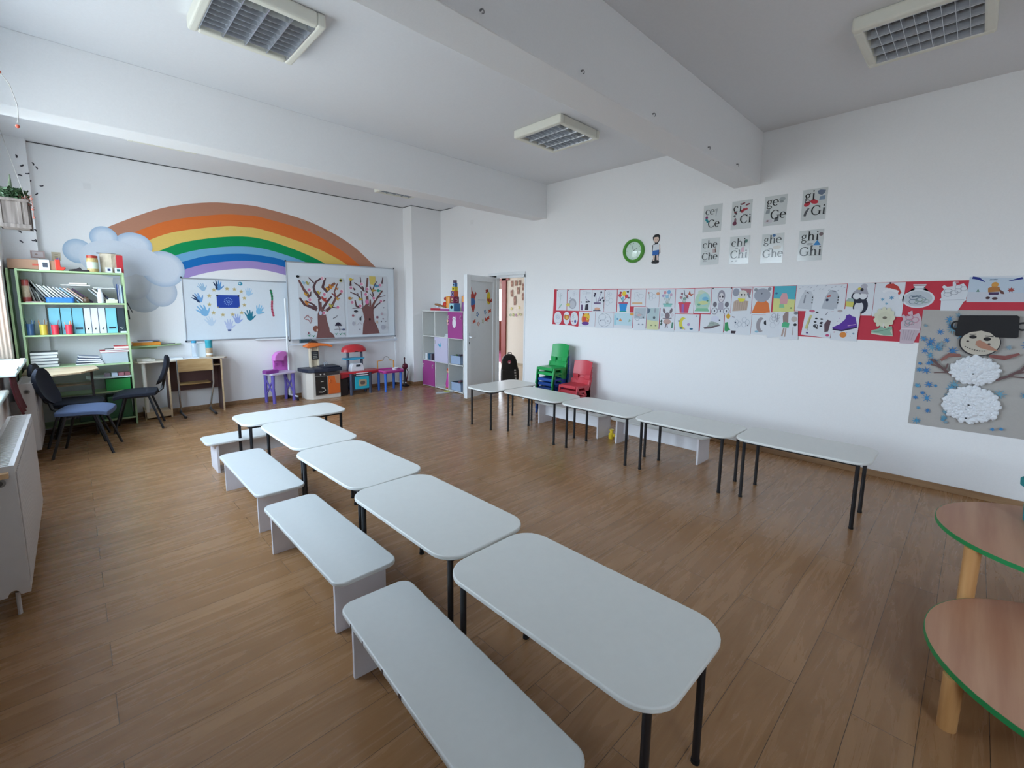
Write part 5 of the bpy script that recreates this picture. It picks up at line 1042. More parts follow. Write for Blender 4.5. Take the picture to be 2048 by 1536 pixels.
m = M(); m.prism([(3.11, .385), (3.203, .385), (3.203, .24), (3.13, .26), (3.12, .33)], 7.452, 7.457, ax='y'); m.build('tan_sticker', mat('#b98a6a', .6), d); m = M(); m.tube([(3.03, 7.455, .32), (3.028, 7.44, .29), (3.03, 7.455, .26)], .006, 8); m.build('handle', mat('#e9854a', .4), d, smooth=True)
m = M(); m.box(2.83, 2.86, 7.74, 7.82, .515, .90); m.box(2.955, 2.98, 7.74, 7.82, .515, .90); m.box(2.86, 2.955, 7.78, 7.82, .515, .90); m.build('tower', mat('#dccdb4', .45), t, bev=.004)
m = M(); m.box(2.85, 2.965, 7.73, 7.74, .645, .785); m.build('chalk_sign', mat('#23232a', .6), t); m = M(); 
for k in range(4): m.box(2.87, 2.945-.01*(k % 2), 7.727, 7.73, .668+.028*k, .676+.028*k)
m.build('sign_lines', mat('#a9a79c', .7), t)
m = M(); m.prism([(2.735, .865), (2.78, .845), (2.87, .86), (2.97, .875), (3.08, .868), (3.18, .845), (3.19, .875), (3.10, .905), (2.96, .925), (2.84, .935), (2.78, .915)], 7.66, 7.83, ax='y'); m.build('hood', mat('#ea7a35', .35), t, bev=.012)
m = M(); m.prism([(2.82, .935), (2.96, .925), (2.93, .955), (2.87, .975), (2.83, .96)], 7.70, 7.80, ax='y'); m.build('hood_cap', mat('#3a2a2a', .5), t, bev=.004)
m = M(); m.tube([(3.03, 7.66, .525), (3.03, 7.66, .585), (3.04, 7.62, .60), (3.05, 7.58, .575)], .011, 8); m.tube([(3.0, 7.66, .57), (3.06, 7.64, .56)], .008, 8); m.build('tap', mat('#aeb6c0', .3, .4), t, smooth=True)
m = M(); m.prism(ellp(2.86, 7.62, .09, .07, 20), .515, .519); m.build('sink', mat('#3a4358', .3), t)

t = thing('toy_barbecue', 'red, blue and turquoise toy shop stand with a domed red roof', 'toy furniture', (0, 0, 0))
SL = mat('#434a5e', .4); RD = mat('#c5323a', .3)
m = M(); V = []
for i in range(9):
    a = PI*i/8
    for j in range(13): 
        b = PI*j/12; V.append((3.56-.225*math.cos(b)*(math.sin(a)**.45 if 0 < i < 8 else .15), 7.66-.11*math.cos(a), .745+.135*(math.sin(b)**.75)*(math.sin(a)**.5 if 0 < i < 8 else .1)))
m.add(V, [(i*13+j, i*13+j+1, (i+1)*13+j+1, (i+1)*13+j) for i in range(8) for j in range(12)]+[tuple(i*13 for i in range(9))+tuple(i*13+12 for i in range(8, -1, -1))])
m.build('roof', RD, t, smooth=True)
for x in (3.445, 3.70): m = M(); m.tube([(x, 7.66, .40), (x, 7.66, .76)], [.026, .022], 12); m.build('post', SL, t, smooth=True)
m = M(); m.prism([(3.345, .615), (3.50, .60), (3.70, .615), (3.72, .635), (3.55, .645), (3.345, .64)], 7.56, 7.68, ax='y'); m.build('upper_shelf', mat('#3fa3c9', .35), t, bev=.005)
m = M(); m.prism([(3.225, 7.50), (3.48, 7.46), (3.70, 7.44), (3.96, 7.50), (3.96, 7.70), (3.225, 7.72)], .375, .41); m.build('counter', RD, t, bev=.008)
m = M(); m.prism([(3.24, .30), (3.47, .33), (3.47, .375), (3.24, .375)], 7.50, 7.53, ax='y'); m.build('counter_skirt', mat('#a82a34', .35), t, bev=.004)
m = M(); m.prism([(3.72, .33), (3.95, .355), (3.95, .375), (3.72, .375)], 7.49, 7.52, ax='y'); m.build('counter_skirt', mat('#a82a34', .35), t, bev=.004)
m = M(); m.prism([(3.42, .41), (3.68, .41), (3.66, .50), (3.635, .545), (3.47, .545), (3.44, .50)], 7.50, 7.62, ax='y'); m.build('till', mat('#e2e3ea', .35), t, bev=.01)
m = M(); m.box(3.52, 3.60, 7.494, 7.5, .49, .525); m.build('till_screen', mat('#3a3f4a', .3), t)
for k in (0, 1): M().box(3.49, 3.71, 7.425-.0, 7.45, .338+.036*k, .352+.036*k).build('white_stripe', mat('#e9e4ea', .4), t, bev=.002)
m = M(); m.box(3.44, 3.78, 7.48, 7.66, .07, .335); m.build('oven_body', SL, t, bev=.006)
d = M().box(3.475, 3.735, 7.455, 7.48, .095, .32).build('oven_door', mat('#2fb3c9', .25), t, bev=.008)
m = M(); m.prism(rrect(.15, .12, .03, 5, 3.61, .205), 7.452, 7.456, ax='y'); m.build('oven_window', mat('#b7a284', .4, noise=.3, nscale=60), d); m = M(); m.prism(rrect(.09, .065, .03, 5, 3.61, .205), 7.450, 7.453, ax='y'); m.build('window_print', mat('#6a5a52', .4), d)
for x, y in ((3.405, 7.47), (3.76, 7.47), (3.41, 7.66), (3.76, 7.66)): m = M(); m.tube([(x, y, 0), (x, y, .375)], .026, 10); m.build('leg', SL, t, smooth=True)
m = M(); m.box(3.235, 3.375, 7.53, 7.70, 0, .30); m.build('side_bin', mat('#2a2022', .5), t, bev=.01)

t = thing('toy_workbench', 'magenta toy table with blue legs and an orange arch', 'toy furniture', (4.15, 7.47, 0))
m = M(); m.prism(rrect(.42, .36, .05), .345, .375); m.build('table_top', mat('#b83f93', .35), t, bev=.006, smooth=True)
m = M(); P = rrect(.42, .36, .05); Q = rrect(.38, .32, .04); n = len(P)
m.add([(x, y, z) for z in (.36, .395) for x, y in P]+[(x, y, z) for z in (.36, .395) for x, y in Q], [(i, (i+1) % n, n+(i+1) % n, n+i) for i in range(n)]+[(n+i, n+(i+1) % n, 3*n+(i+1) % n, 3*n+i) for i in range(n)]+[((i+1) % n+2*n, i+2*n, 3*n+i, 3*n+(i+1) % n) for i in range(n)])
m.build('rim', mat('#c6479d', .35), t, smooth=True)
for sx_ in (-1, 1):
    for sy_ in (-1, 1): m = M(); m.tube([(sx_*.155, sy_*.13, 0), (sx_*.155, sy_*.13, .345)], [.022, .026], 14); m.build('leg', mat('#3a6fd0', .35), t, smooth=True)
m = M(); m.tube([(-.16, .15, .375), (-.16, .15, .54), (-.05, .15, .55)], .011, 8); m.build('arch', mat('#dc9a3c', .4), t, smooth=True)
m = M(); m.tube([(.17, .15, .375), (.17, .15, .53), (.09, .15, .545)], .011, 8); m.build('arch', mat('#dc9a3c', .4), t, smooth=True)
m = M(); m.tube([(.02+.06*math.cos(a), .15, .555+.06*math.sin(a)) for a in [PI*k/10 for k in range(11)]], .007, 8); m.build('grey_ring', mat('#9a958f', .4), t, smooth=True)
m = M(); m.lathe([(.035, 0), (.055, .045), (.05, .045), (.03, .006), (0, .006)], n=22); m.tube([(.05, 0, .04), (.10, 0, .055)], .008, 8); tag(m.build('toy_pan', mat('#e6e6ea', .35), smooth=True, loc=(4.23, 7.42, .376)), 'white toy saucepan on the magenta table', 'toy pan')
t = thing('toy_vacuum', 'dark maroon toy with a round body leaning by the easel post', 'toy', (4.585, 7.66, 0))
m = M(); m.tube([(0, 0, .02), (0, 0, .36)], [.035, .022], 10); m.build('stem', mat('#231b26', .4), t, smooth=True)
m = M(); m.blob((0, -.01, .39), .065, .035, .06); m.build('round_body', mat('#5a1a2c', .35), t, smooth=True); m = M(); m.tube([(0, 0, .42), (-.005, 0, .54)], .011, 8); m.blob((-.005, 0, .55), .018, .014, .02); m.build('grip', mat('#3a1a26', .4), t, smooth=True)
m = M(); m.tube([(.03, .0, .36), (.07, 0, .28), (.05, 0, .16), (.02, 0, .06)], .009, 8); m.build('hose', mat('#7a2a3a', .4), t, smooth=True); m = M(); m.box(-.05, .05, -.07, .05, 0, .03); m.build('base', mat('#1f1a20', .4), t, bev=.008)

# ---------------------------------------------------------------- clock and cutout boy
t = thing('wall_clock', 'round wall clock with a thick green rim', 'clock', (XR, 3.266, 2.327))
a = M(); pr_ = [(.0, .0), (.157, 0), (.157, .018), (.150, .034), (.135, .040), (.122, .034), (.116, .02), (.114, .012)]
a.lathe(pr_, n=48); o = a.build('rim', mat('#4f9a33', .3), t, smooth=True); o.rotation_euler = (0, -PI/2, 0)
a = M(); a.cyl((0, 0, .004), (0, 0, .014), .1150, n=40); o = a.build('dial', mat('#dfe9e4', .4), t); o.rotation_euler = (0, -PI/2, 0)
a = Art(1, 1, None, norm=False); a.z = .0145
for k in range(12): c_, s_ = math.cos(PI*k/6), math.sin(PI*k/6); a.line([(.092*c_, .092*s_), (.104*c_, .104*s_)], .005, '#4a5a54')
a.line([(0, 0), (.05, .03)], .006, '#2f3a38'); a.line([(0, 0), (-.03, .08)], .004, '#2f3a38')
o = a.build('hands', PAPER, t); o.matrix_basis = RW.to_4x4()
a = M(); a.lathe([(.114, .022), (.1, .026), (.06, .032), (0, .035)], n=40); o = a.build('glass_cover', glassy((.97, 1, .98), 1.0, 'clock_glass'), t, smooth=True); o.rotation_euler = (0, -PI/2, 0)
a = Art(1, 1, None, norm=False); a.z = .001
a.poly([(-.05, .12), (-.055, .15), (-.03, .18), (.02, .185), (.045, .165), (.045, .11), (.02, .07), (.05, .05), (.06, -.05), (.045, -.06), (.04, -.11), (.045, -.18), (.0, -.185), (-.05, -.18), (-.05, -.16), (-.035, -.11), (-.05, -.04), (-.055, .05), (-.02, .075), (-.04, .10)], '#26262c')
a.ell(-.005, .12, .036, .04, '#dfc3b3'); a.poly([(-.05, .13), (-.045, .165), (-.01, .183), (.035, .17), (.042, .13), (.02, .15), (-.03, .148)], '#17171b'); a.poly([(-.045, .055), (.04, .065), (.048, -.015), (-.045, -.02)], '#dde2e8'); a.poly([(.04, .05), (.053, .045), (.055, -.05), (.044, -.05)], '#dfc3b3')
a.poly([(-.048, -.02), (.04, -.012), (.036, -.072), (-.05, -.078)], '#2a66b5'); a.poly([(-.04, -.08), (-.012, -.078), (-.016, -.145), (-.036, -.145)], '#dfc9c0'); a.poly([(.008, -.076), (.034, -.074), (.036, -.14), (.014, -.14)], '#dfc9c0'); a.ell(-.032, -.165, .026, .017, '#18181c'); a.ell(.026, -.16, .024, .017, '#18181c'); a.line([(-.02, .118), (-.016, .118)], .006, '#222'+'222'); a.line([(.006, .12), (.01, .12)], .006, '#222222')
tag(a.put('boy_cutout', PAPER, RW, (XR, 2.948, 2.327)), 'small cut-out figure of a black-haired boy in blue shorts beside the clock', 'cutout')

# ---------------------------------------------------------------- letter posters
def glyph(a, ch, x, y, s, c='#16181c'):
    T, t_ = s*.19, s*.075
    def arc(cx, cy, rx, ry, a0, a1, w0=T, w1=t_, n=16):
        P = []; W = []
        for i in range(n+1):
            q = math.radians(a0+(a1-a0)*i/n); P.append((cx+rx*math.cos(q), cy+ry*math.sin(q))); W.append(w1+(w0-w1)*abs(math.cos(q))**1.3)
        a.line(P, W, c)
    def stem(x_, y0_, y1_, w_=T): a.poly([(x_-w_/2, y0_), (x_+w_/2, y0_), (x_+w_/2, y1_), (x_-w_/2, y1_)], c)
    def serif(x_, y_, w_=None): w_ = w_ or s*.22; a.poly([(x_-w_, y_), (x_+w_, y_), (x_+w_, y_+s*.045), (x_-w_, y_+s*.045)], c)
    if ch == 'c': arc(x+.42*s, y+.5*s, .36*s, .46*s, 45, 305); a.ell(x+.66*s, y+.78*s, .08*s, .08*s, c); return x+.88*s
    if ch == 'e': arc(x+.42*s, y+.5*s, .36*s, .46*s, 0, 310); a.line([(x+.08*s, y+.52*s), (x+.80*s, y+.52*s)], t_*1.2, c); return x+.92*s
    if ch == 'i': stem(x+.28*s, y, y+.95*s); serif(x+.28*s, y); a.poly([(x+.06*s, y+.9*s), (x+.3*s, y+.95*s), (x+.3*s, y+.88*s)], c); a.ell(x+.27*s, y+1.28*s, .10*s, .10*s, c); return x+.58*s
    if ch == 'h': stem(x+.24*s, y, y+1.45*s); serif(x+.24*s, y); a.poly([(x+.02*s, y+1.42*s), (x+.3*s, y+1.48*s), (x+.3*s, y+1.38*s)], c); arc(x+.56*s, y+.6*s, .27*s, .34*s, 0, 165, T, t_); stem(x+.83*s, y, y+.62*s); serif(x+.83*s, y); return x+1.12*s
    if ch == 'g': arc(x+.38*s, y+.66*s, .25*s, .29*s, 0, 360, T*.85); arc(x+.40*s, y-.16*s, .34*s, .21*s, 0, 360, T*.6, t_*1.3); a.line([(x+.22*s, y+.38*s), (x+.12*s, y+.22*s), (x+.22*s, y+.10*s), (x+.55*s, y+.05*s)], T*.6, c); a.line([(x+.58*s, y+.86*s), (x+.78*s, y+.95*s)], T*.5, c); return x+.86*s
    if ch in 'CG':
        arc(x+.66*s, y+.68*s, .56*s, .68*s, 42, 318); a.line([(x+1.08*s, y+1.32*s), (x+1.10*s, y+.98*s)], t_, c)
        if ch == 'G': stem(x+1.10*s, y+.12*s, y+.60*s); serif(x+1.10*s, y+.56*s); return x+1.36*s
        a.line([(x+1.06*s, y+.30*s), (x+1.14*s, y+.36*s)], t_, c); return x+1.26*s
def word(a, wd, x, y, s):
    for ch in wd: x = glyph(a, ch, x, y, s)
PD = {'ce': (2.367, 2.470, [(.025, .195, .058, 'ce'), (.06, .05, .062, 'Ce')]), 'ci': (2.049, 2.467, [(.02, .19, .062, 'ci'), (.095, .06, .066, 'Ci')]),
      'ge': (1.713, 2.468, [(.02, .20, .066, 'ge'), (.065, .065, .066, 'Ge')]), 'gi': (1.364, 2.477, [(.02, .20, .066, 'gi'), (.085, .05, .066, 'Gi')]),
      'che': (2.369, 2.092, [(.02, .195, .058, 'che'), (.015, .06, .056, 'Che')]), 'chi': (2.044, 2.083, [(.02, .195, .06, 'chi'), (.015, .065, .062, 'Chi')]),
      'ghe': (1.712, 2.076, [(.02, .205, .06, 'ghe'), (.018, .06, .058, 'Ghe')]), 'ghi': (1.363, 2.079, [(.02, .20, .062, 'ghi'), (.015, .05, .064, 'Ghi')])}
def deco(a, k):
    E = a.ell
    if k == 'ce': E(.04, .165, .015, .016, '#7a3560'); E(.04, .14, .015, .016, '#1f8a90'); E(.052, .12, .014, .015, '#1a7a84'); a.poly([(.13, .25), (.165, .255), (.155, .21), (.15, .17), (.14, .17), (.145, .215)], '#a9adb0')
    if k == 'ci': [E(x, y, .024, .009, '#7a3a44', .3) for x, y in ((.115, .27), (.165, .255))]; E(.13, .205, .02, .014, '#a33440'); E(.11, .19, .018, .016, '#a33440'); E(.155, .21, .014, .012, '#b0404a'); E(.04, .185, .014, .01, '#7a3038'); E(.05, .17, .01, .01, '#3a3a40'); E(.035, .145, .012, .014, '#6a6e72'); E(.045, .095, .012, .03, '#8a6a74'); E(.04, .065, .022, .022, '#6a3048')
    if k == 'ge': E(.165, .26, .03, .02, '#a9b0b4'); E(.16, .235, .02, .012, '#8f9698'); a.poly([(.015, .125), (.055, .13), (.055, .17), (.02, .165)], '#8f979a'); a.poly([(.10, .035), (.145, .04), (.145, .08), (.11, .08)], '#5f6468'); E(.05, .045, .04, .022, '#c9c5cc'); E(.04, .05, .012, .008, '#6a4a4a')
    if k == 'gi': a.poly([(.125, .28), (.15, .29), (.195, .28), (.19, .255), (.165, .235), (.135, .25)], '#6f7c92'); a.poly([(.145, .19), (.195, .19), (.195, .23), (.15, .225)], '#8297ae'); E(.045, .165, .03, .022, '#c43a48', .6); E(.105, .18, .035, .02, '#c43a48', -.3); a.poly([(.02, .05), (.04, .04), (.05, .08), (.07, .12), (.055, .125), (.03, .09)], '#5a5c60')
    if k == 'che': a.poly([(.14, .13), (.165, .135), (.16, .18), (.135, .178)], '#b9a6a4'); a.poly([(.165, .135), (.178, .14), (.17, .19), (.16, .18)], '#6a4a44'); a.line([(.02, .165), (.06, .155), (.1, .16)], .004, '#8a8e92'); a.line([(.03, .04), (.08, .045)], .004, '#6a6e74')
    if k == 'chi': a.poly([(.15, .225), (.185, .23), (.19, .26), (.165, .27)], '#2f6a5a'); a.poly([(.12, .13), (.165, .13), (.155, .18), (.145, .19), (.13, .18)], '#c99aa8'); a.line([(.06, .17), (.09, .172)], .008, '#8a8e92'); E(.04, .035, .014, .006, '#3a3c40'); E(.08, .035, .014, .006, '#3a3c40')
    if k == 'ghe': E(.115, .285, .016, .015, '#2f5f8f'); E(.15, .16, .04, .02, '#c3bdb4'); E(.09, .15, .02, .012, '#a9adb0')
    if k == 'ghi': E(.19, .255, .018, .018, '#7a6a6e'); a.poly([(.13, .15), (.195, .148), (.162, .20)], '#1f7fc0'); E(.10, .165, .03, .012, '#a9adb0'); E(.12, .145, .012, .008, '#4a4c50')
for k, (yl, zb, ws) in PD.items():
    a = Art(.212, .305, '#d2d6d6', .0012, norm=False)
    deco(a, k)
    for x, y, s, wd in ws: word(a, wd, x, y, s)
    tag(a.put('letter_poster', LAMI, RW, (XR-.0005, yl, zb)), 'laminated letter sheet reading %s with little pictures, %s row' % (k+' '+k.capitalize(), 'upper' if zb > 2.3 else 'lower'), 'poster', 'laminated letter sheets')

# ---------------------------------------------------------------- red banner with children's drawings
m = M(); m.prism([(-.75, 1.30), (.6, 1.303), (1.5, 1.308), (2.8, 1.31), (4.13, 1.30), (4.16, 1.285), (4.3, 1.30), (4.655, 1.305), (4.632, 1.846), (2.73, 1.824), (1.5, 1.829), (.56, 1.846), (-.75, 1.85)], XR-.0015, XR-.0002, ax='x')
tag(m.build('red_banner', mat('#c3283f', .6, noise=.06, nscale=8)), 'long red paper strip pinned along the wall behind the drawings', 'banner')
DG = "children's drawings on the red strip"
def sheet(label, yl, yr, zt, zb, fn, off=.003, base='#dfe3ea', tilt=0, outline=None, name='drawing'):
    W_, H_ = yl-yr, zt-zb; ol = [(x*W_, y*H_) for x, y in outline] if outline else None
    a = Art(W_, H_, base, .0008, outline=ol); fn(a)
    tag(a.put(name, PAPER, RW, (XR-off, yl, zb), tilt=tilt), label, 'drawing', DG)
def pins(a, cs=((.05, .97),)):
    for x, y in cs: a.ell(x, y, .008/a.w, .008/a.h, '#2a2c34', n=8)
def scr(a, x, y, rx, ry, c='#b3bac6', k=4, wd=.003):
    for i in range(k):
        t_ = i*2.1; a.ring(x+rx*.5*math.cos(t_), y+ry*.5*math.sin(t_), rx*.5, ry*.5, wd, c, 10)
def pot(a, c, rim, fl=(), x=.5, w1=.22, w2=.3, y0=.04, y1=.42):
    a.poly([(x-w1, y0), (x+w1, y0), (x+w2, y1), (x-w2, y1)], c); a.poly([(x-w2-.04, y1-.03), (x+w2+.04, y1-.03), (x+w2+.04, y1+.04), (x-w2-.04, y1+.04)], rim)
    for fx, fy, r_, fc in fl: a.line([(x+(fx-x)*.2, y1), (fx, fy)], .004, '#6f8f7a'); a.ell(fx, fy, r_, r_*a.w/a.h*1.1, fc)
def t1(a): pins(a); scr(a, .35, .75, .2, .12); a.line([(.3, .1), (.45, .75)], .005, '#9fb5b0'); a.line([(.5, .3), (.35, .15)], .014, '#8fc2ac'); a.line([(.2, .08), (.35, .22)], .008, '#c98aa0')
def t2(a): pins(a); a.ell(.45, .33, .32, .25, '#a9abb6'); a.ell(.45, .30, .22, .18, '#c2c4cd'); a.poly([(.2, .55), (.25, .66), (.35, .58)], '#9a9ca8'); a.ell(.08, .28, .17, .08, '#d9c96a'); a.line([(.28, .5), (.36, .5)], .005, '#3a3c44'); scr(a, .6, .8, .2, .1)
def t3(a): scr(a, .5, .85, .4, .08); a.ell(.25, .18, .2, .16, '#e6e6ee'); a.ell(.12, .42, .05, .03, '#1b1b24'); a.ell(.55, .45, .05, .03, '#1b1b24'); a.poly([(.45, .05), (.75, .05), (.72, .35), (.5, .3)], '#2c2838'); a.poly([(.1, .03), (.28, .03), (.25, .3), (.12, .3)], '#6a5578'); a.line([(.5, .68), (.55, .55), (.8, .45)], .012, '#8a86a0'); a.poly([(.5, .38), (.9, .42), (.85, .46), (.55, .46)], '#2a2a3a')
def t4(a): pot(a, '#e2e2ea', '#6f5a80', (), .45, .2, .25, .12, .38); a.poly([(.1, .03), (.75, .03), (.7, .09), (.18, .09)], '#3a2c44'); a.ell(.45, .13, .22, .06, '#d9a48c'); [a.ell(x, y, .075, .05, c) for x, y, c in ((.2, .72, '#2c2540'), (.25, .82, '#3a3048'), (.75, .88, '#3f3d54'), (.9, .62, '#2c2540'), (.7, .53, '#3a3048'), (.97, .5, '#1f1f2c'))]; a.line([(.4, .42), (.3, .75)], .008, '#8f86a8'); a.line([(.5, .42), (.7, .82)], .008, '#8f86a8'); a.line([(.45, .44), (.85, .6)], .008, '#6f6690'); a.line([(.97, .48), (.98, .15)], .004, '#4a4a5a')
def t5(a): pins(a); scr(a, .35, .5, .35, .22, '#b5bec6', 6); scr(a, .4, .8, .2, .12)
def t6(a): a.poly([(.25, .05), (.7, .05), (.8, .38), (.15, .38)], '#2c8fd6'); a.poly([(.2, .02), (.75, .02), (.75, .06), (.2, .06)], '#2aa08a'); a.poly([(.1, .38), (.85, .38), (.85, .44), (.1, .44)], '#c0506a'); [a.line([(.45, .44), (x, y)], .010, c) for x, y, c in ((.25, .65, '#3f8f7a'), (.5, .7, '#6fb0c0'), (.65, .62, '#c06a84'))]; a.ell(.2, .74, .13, .08, '#c9404f'); a.ell(.25, .86, .1, .05, '#b0384a'); a.ell(.52, .82, .16, .11, '#e8c83a'); a.ell(.72, .70, .14, .09, '#d24a58'); a.ell(.42, .6, .1, .08, '#7fb9d6'); a.poly([(.68, .9), (.9, .95), (.85, .83)], '#20222c'); a.ell(.9, .63, .06, .04, '#20222c')
def t7(a): scr(a, .5, .6, .35, .25, '#b9c2ca', 6); a.poly([(.1, .14), (.8, .14), (.78, .24), (.12, .24)], '#e0b48a'); a.ell(.45, .68, .04, .03, '#a98a98')
def t8(a): scr(a, .45, .6, .3, .25, '#aab6c0', 6); a.ell(.9, .75, .12, .09, '#dda27a'); a.ell(.2, .8, .06, .05, '#c98a90'); a.line([(.2, .75), (.3, .45)], .004, '#8fb0a4')
def t9(a): pot(a, '#8cc9c2', '#7fbcb8', ((.35, .82, .09, '#d99aa8'), (.6, .85, .11, '#7fb0d8'), (.75, .7, .08, '#c9a8c0'), (.25, .65, .08, '#b5a0c8'), (.5, .6, .1, '#9cc4dc')), .55, .25, .26, .06, .2)
def t10(a): pot(a, '#cf4468', '#d6455a', ((.35, .8, .06, '#8a6070'), (.3, .65, .07, '#b0808c'), (.5, .6, .08, '#8aa8a0'), (.62, .68, .07, '#a8504c')), .5, .22, .3, .03, .42); a.poly([(.38, .04), (.5, .04), (.5, .38), (.36, .38)], '#9a6ab8'); a.line([(.45, .95), (.5, .75), (.7, .6)], .010, '#6f7a80'); a.poly([(.68, .78), (.75, .92), (.82, .78), (.98, .8), (.85, .7)], '#b5583c')
def t11(a): a.ell(.5, .48, .47, .40, '#b6d6c0'); a.ell(.6, .55, .32, .25, '#a4d2d8'); a.ell(.55, .42, .30, .08, '#cfd79a'); a.poly([(.05, .08), (.95, .08), (.85, .2), (.15, .2)], '#86c4a0'); a.ell(.66, .58, .18, .08, '#78b8d8'); a.ell(.4, .85, .2, .08, '#ccd8c4'); a.ell(.8, .5, .06, .03, '#5f8f6a'); a.ell(.3, .35, .1, .04, '#6fae9a')
def t12(a): a.ell(.5, .68, .19, .24, '#9a96a4'); a.ell(.5, .64, .13, .17, '#dcd8dd'); a.ell(.43, .67, .04, .04, '#2c2430'); a.ell(.57, .67, .04, .04, '#2c2430'); a.line([(.45, .55), (.55, .55)], .004, '#6a5058'); a.poly([(.35, .18), (.65, .18), (.62, .45), (.38, .45)], '#b3b0bf'); a.ell(.2, .38, .1, .1, '#6f6c78', .5); a.ell(.8, .38, .1, .1, '#6f6c78', -.5); a.ring(.2, .13, .15, .12, .010, '#a3a5b0'); a.ring(.8, .13, .15, .12, .010, '#a3a5b0'); [a.ell(x, .13, .03, .05, '#4a4a58') for x in (.2, .5, .8)]; pins(a, ((.05, .98), (.97, .98)))
def t13(a): a.poly([(.08, .12), (.8, .16), (.85, .5), (.3, .55), (.12, .48)], '#c2ad9f'); a.ell(.2, .82, .17, .15, '#9b9fae'); a.poly([(.38, .97), (.95, .95), (.92, .72), (.6, .78)], '#b57a84'); a.ell(.55, .73, .22, .17, '#ddd9d2'); a.poly([(.8, .85), (.95, .6), (.85, .62), (.75, .75)], '#8a8c9a'); a.ell(.48, .73, .04, .035, '#2a2830'); a.ell(.64, .73, .03, .03, '#3a3438'); a.poly([(.3, .6), (.7, .58), (.6, .48), (.4, .48)], '#e4dc4a'); [a.line([(.2+.11*k, .16), (.22+.11*k, .48)], .004, '#a58f80') for k in range(6)]
def t14(a): a.ell(.5, .70, .42, .25, '#a3a7b4'); a.ell(.15, .9, .09, .06, '#94989f'); a.ell(.85, .92, .09, .06, '#8f939c'); a.ell(.47, .76, .04, .03, '#6a6e7a'); a.poly([(.02, .05), (.98, .05), (.85, .42), (.72, .5), (.3, .5), (.2, .42)], '#e2793c'); a.ell(.5, .5, .2, .05, '#a3a7b4')
def t15(a): a.poly([(0, 0), (1, 0), (1, .48), (0, .52)], '#d9dc8e'); a.poly([(0, .52), (1, .48), (1, 1), (0, 1)], '#4fb3c6'); a.poly([(.33, .3), (.3, .5), (.38, .72), (.6, .72), (.68, .5), (.65, .3)], '#d9a2a8'); a.ell(.12, .72, .06, .04, '#3a6a9a'); a.poly([(.3, .16), (.55, .16), (.5, .3), (.3, .3)], '#8cc79a'); a.ell(.85, .15, .04, .03, '#6a8a5a')
def t16(a):
    for x0, c in ((.05, '#c9ced6'), (.55, '#b9bfc9')): a.poly([(x0, .1), (x0+.3, .05), (x0+.33, .55), (x0+.26, .75), (x0+.14, .8), (x0+.06, .55)], c)
    a.line([(.18, .3), (.2, .6)], .012, '#8a8f9a'); [a.ell(x, y, .012, .03, '#26262e') for x in (.35, .86) for y in (.32, .42, .52)]; a.poly([(.64, .52), (.71, .54), (.71, .6), (.64, .58)], '#c04438'); a.ell(.65, .42, .03, .05, '#2a3050'); a.line([(.22, .72), (.27, .68)], .008, '#3a3c48'); a.line([(.73, .76), (.8, .74)], .008, '#4a4c58')
    for k in range(16): x, y = .05+.06*k, .85+.1*math.sin(k*2.3)*.9; a.line([(x, min(.97, y)), (x+.03, min(.97, y+.03))], .004, '#a0a6b2')
def t17(a): a.ell(.55, .30, .28, .26, '#23263c'); a.ell(.5, .25, .17, .18, '#d9dbe2'); a.ell(.48, .58, .30, .2, '#23263c'); a.ell(.38, .6, .14, .10, '#e2e4ea'); a.ell(.62, .6, .14, .10, '#e2e4ea'); a.poly([(.2, .7), (.8, .66), (.7, .88), (.45, .88)], '#a9a7b4'); a.ell(.62, .9, .12, .08, '#b3b1bd'); a.ell(.55, .8, .06, .05, '#22222c'); a.ell(.45, .83, .06, .04, '#d9c95a'); a.poly([(-.0, .28), (.28, .26), (.3, .42), (0, .44)], '#d6cf6a'); a.poly([(-.0, .44), (.3, .42), (.26, .52), (.08, .54)], '#a3b8b4'); a.ell(.5, .04, .14, .03, '#c99a8a')
def t18(a): a.poly([(.32, .86), (.4, .95), (.6, .97), (.78, .88), (.9, .70), (.82, .62), (.74, .78)], '#c24038'); a.line([(.28, .72), (.5, .8), (.8, .72)], .022, '#e9ebf0'); a.ell(.9, .55, .06, .05, '#e9ebf0'); a.star(.3, .5, .018, '#6fa8c8', 6, .4); a.star(.6, .55, .022, '#5f98c0', 6, .4); a.star(.45, .38, .015, '#7fb4d0', 6, .4); pins(a, ((.0, .98), (.5, .98)))
def t19(a): a.ell(.5, .38, .44, .33, '#c3cbd3'); scr(a, .45, .35, .3, .2, '#7f8ea0', 6, .005); scr(a, .6, .28, .25, .14, '#94a8a0', 5, .005); a.line([(.3, .45), (.6, .5)], .010, '#5f7080'); a.line([(.3, .93), (.7, .93)], .006, '#a0707a'); a.line([(.32, .8), (.68, .8)], .004, '#8f9aa6')
def t20(a): scr(a, .35, .62, .3, .14, '#a8adb8', 5, .005); scr(a, .7, .75, .25, .14, '#b3b7c2', 5, .004); a.line([(.08, .36), (.9, .38)], .004, '#a0a5b0'); a.ell(.55, .97, .08, .02, '#d0a0a8')
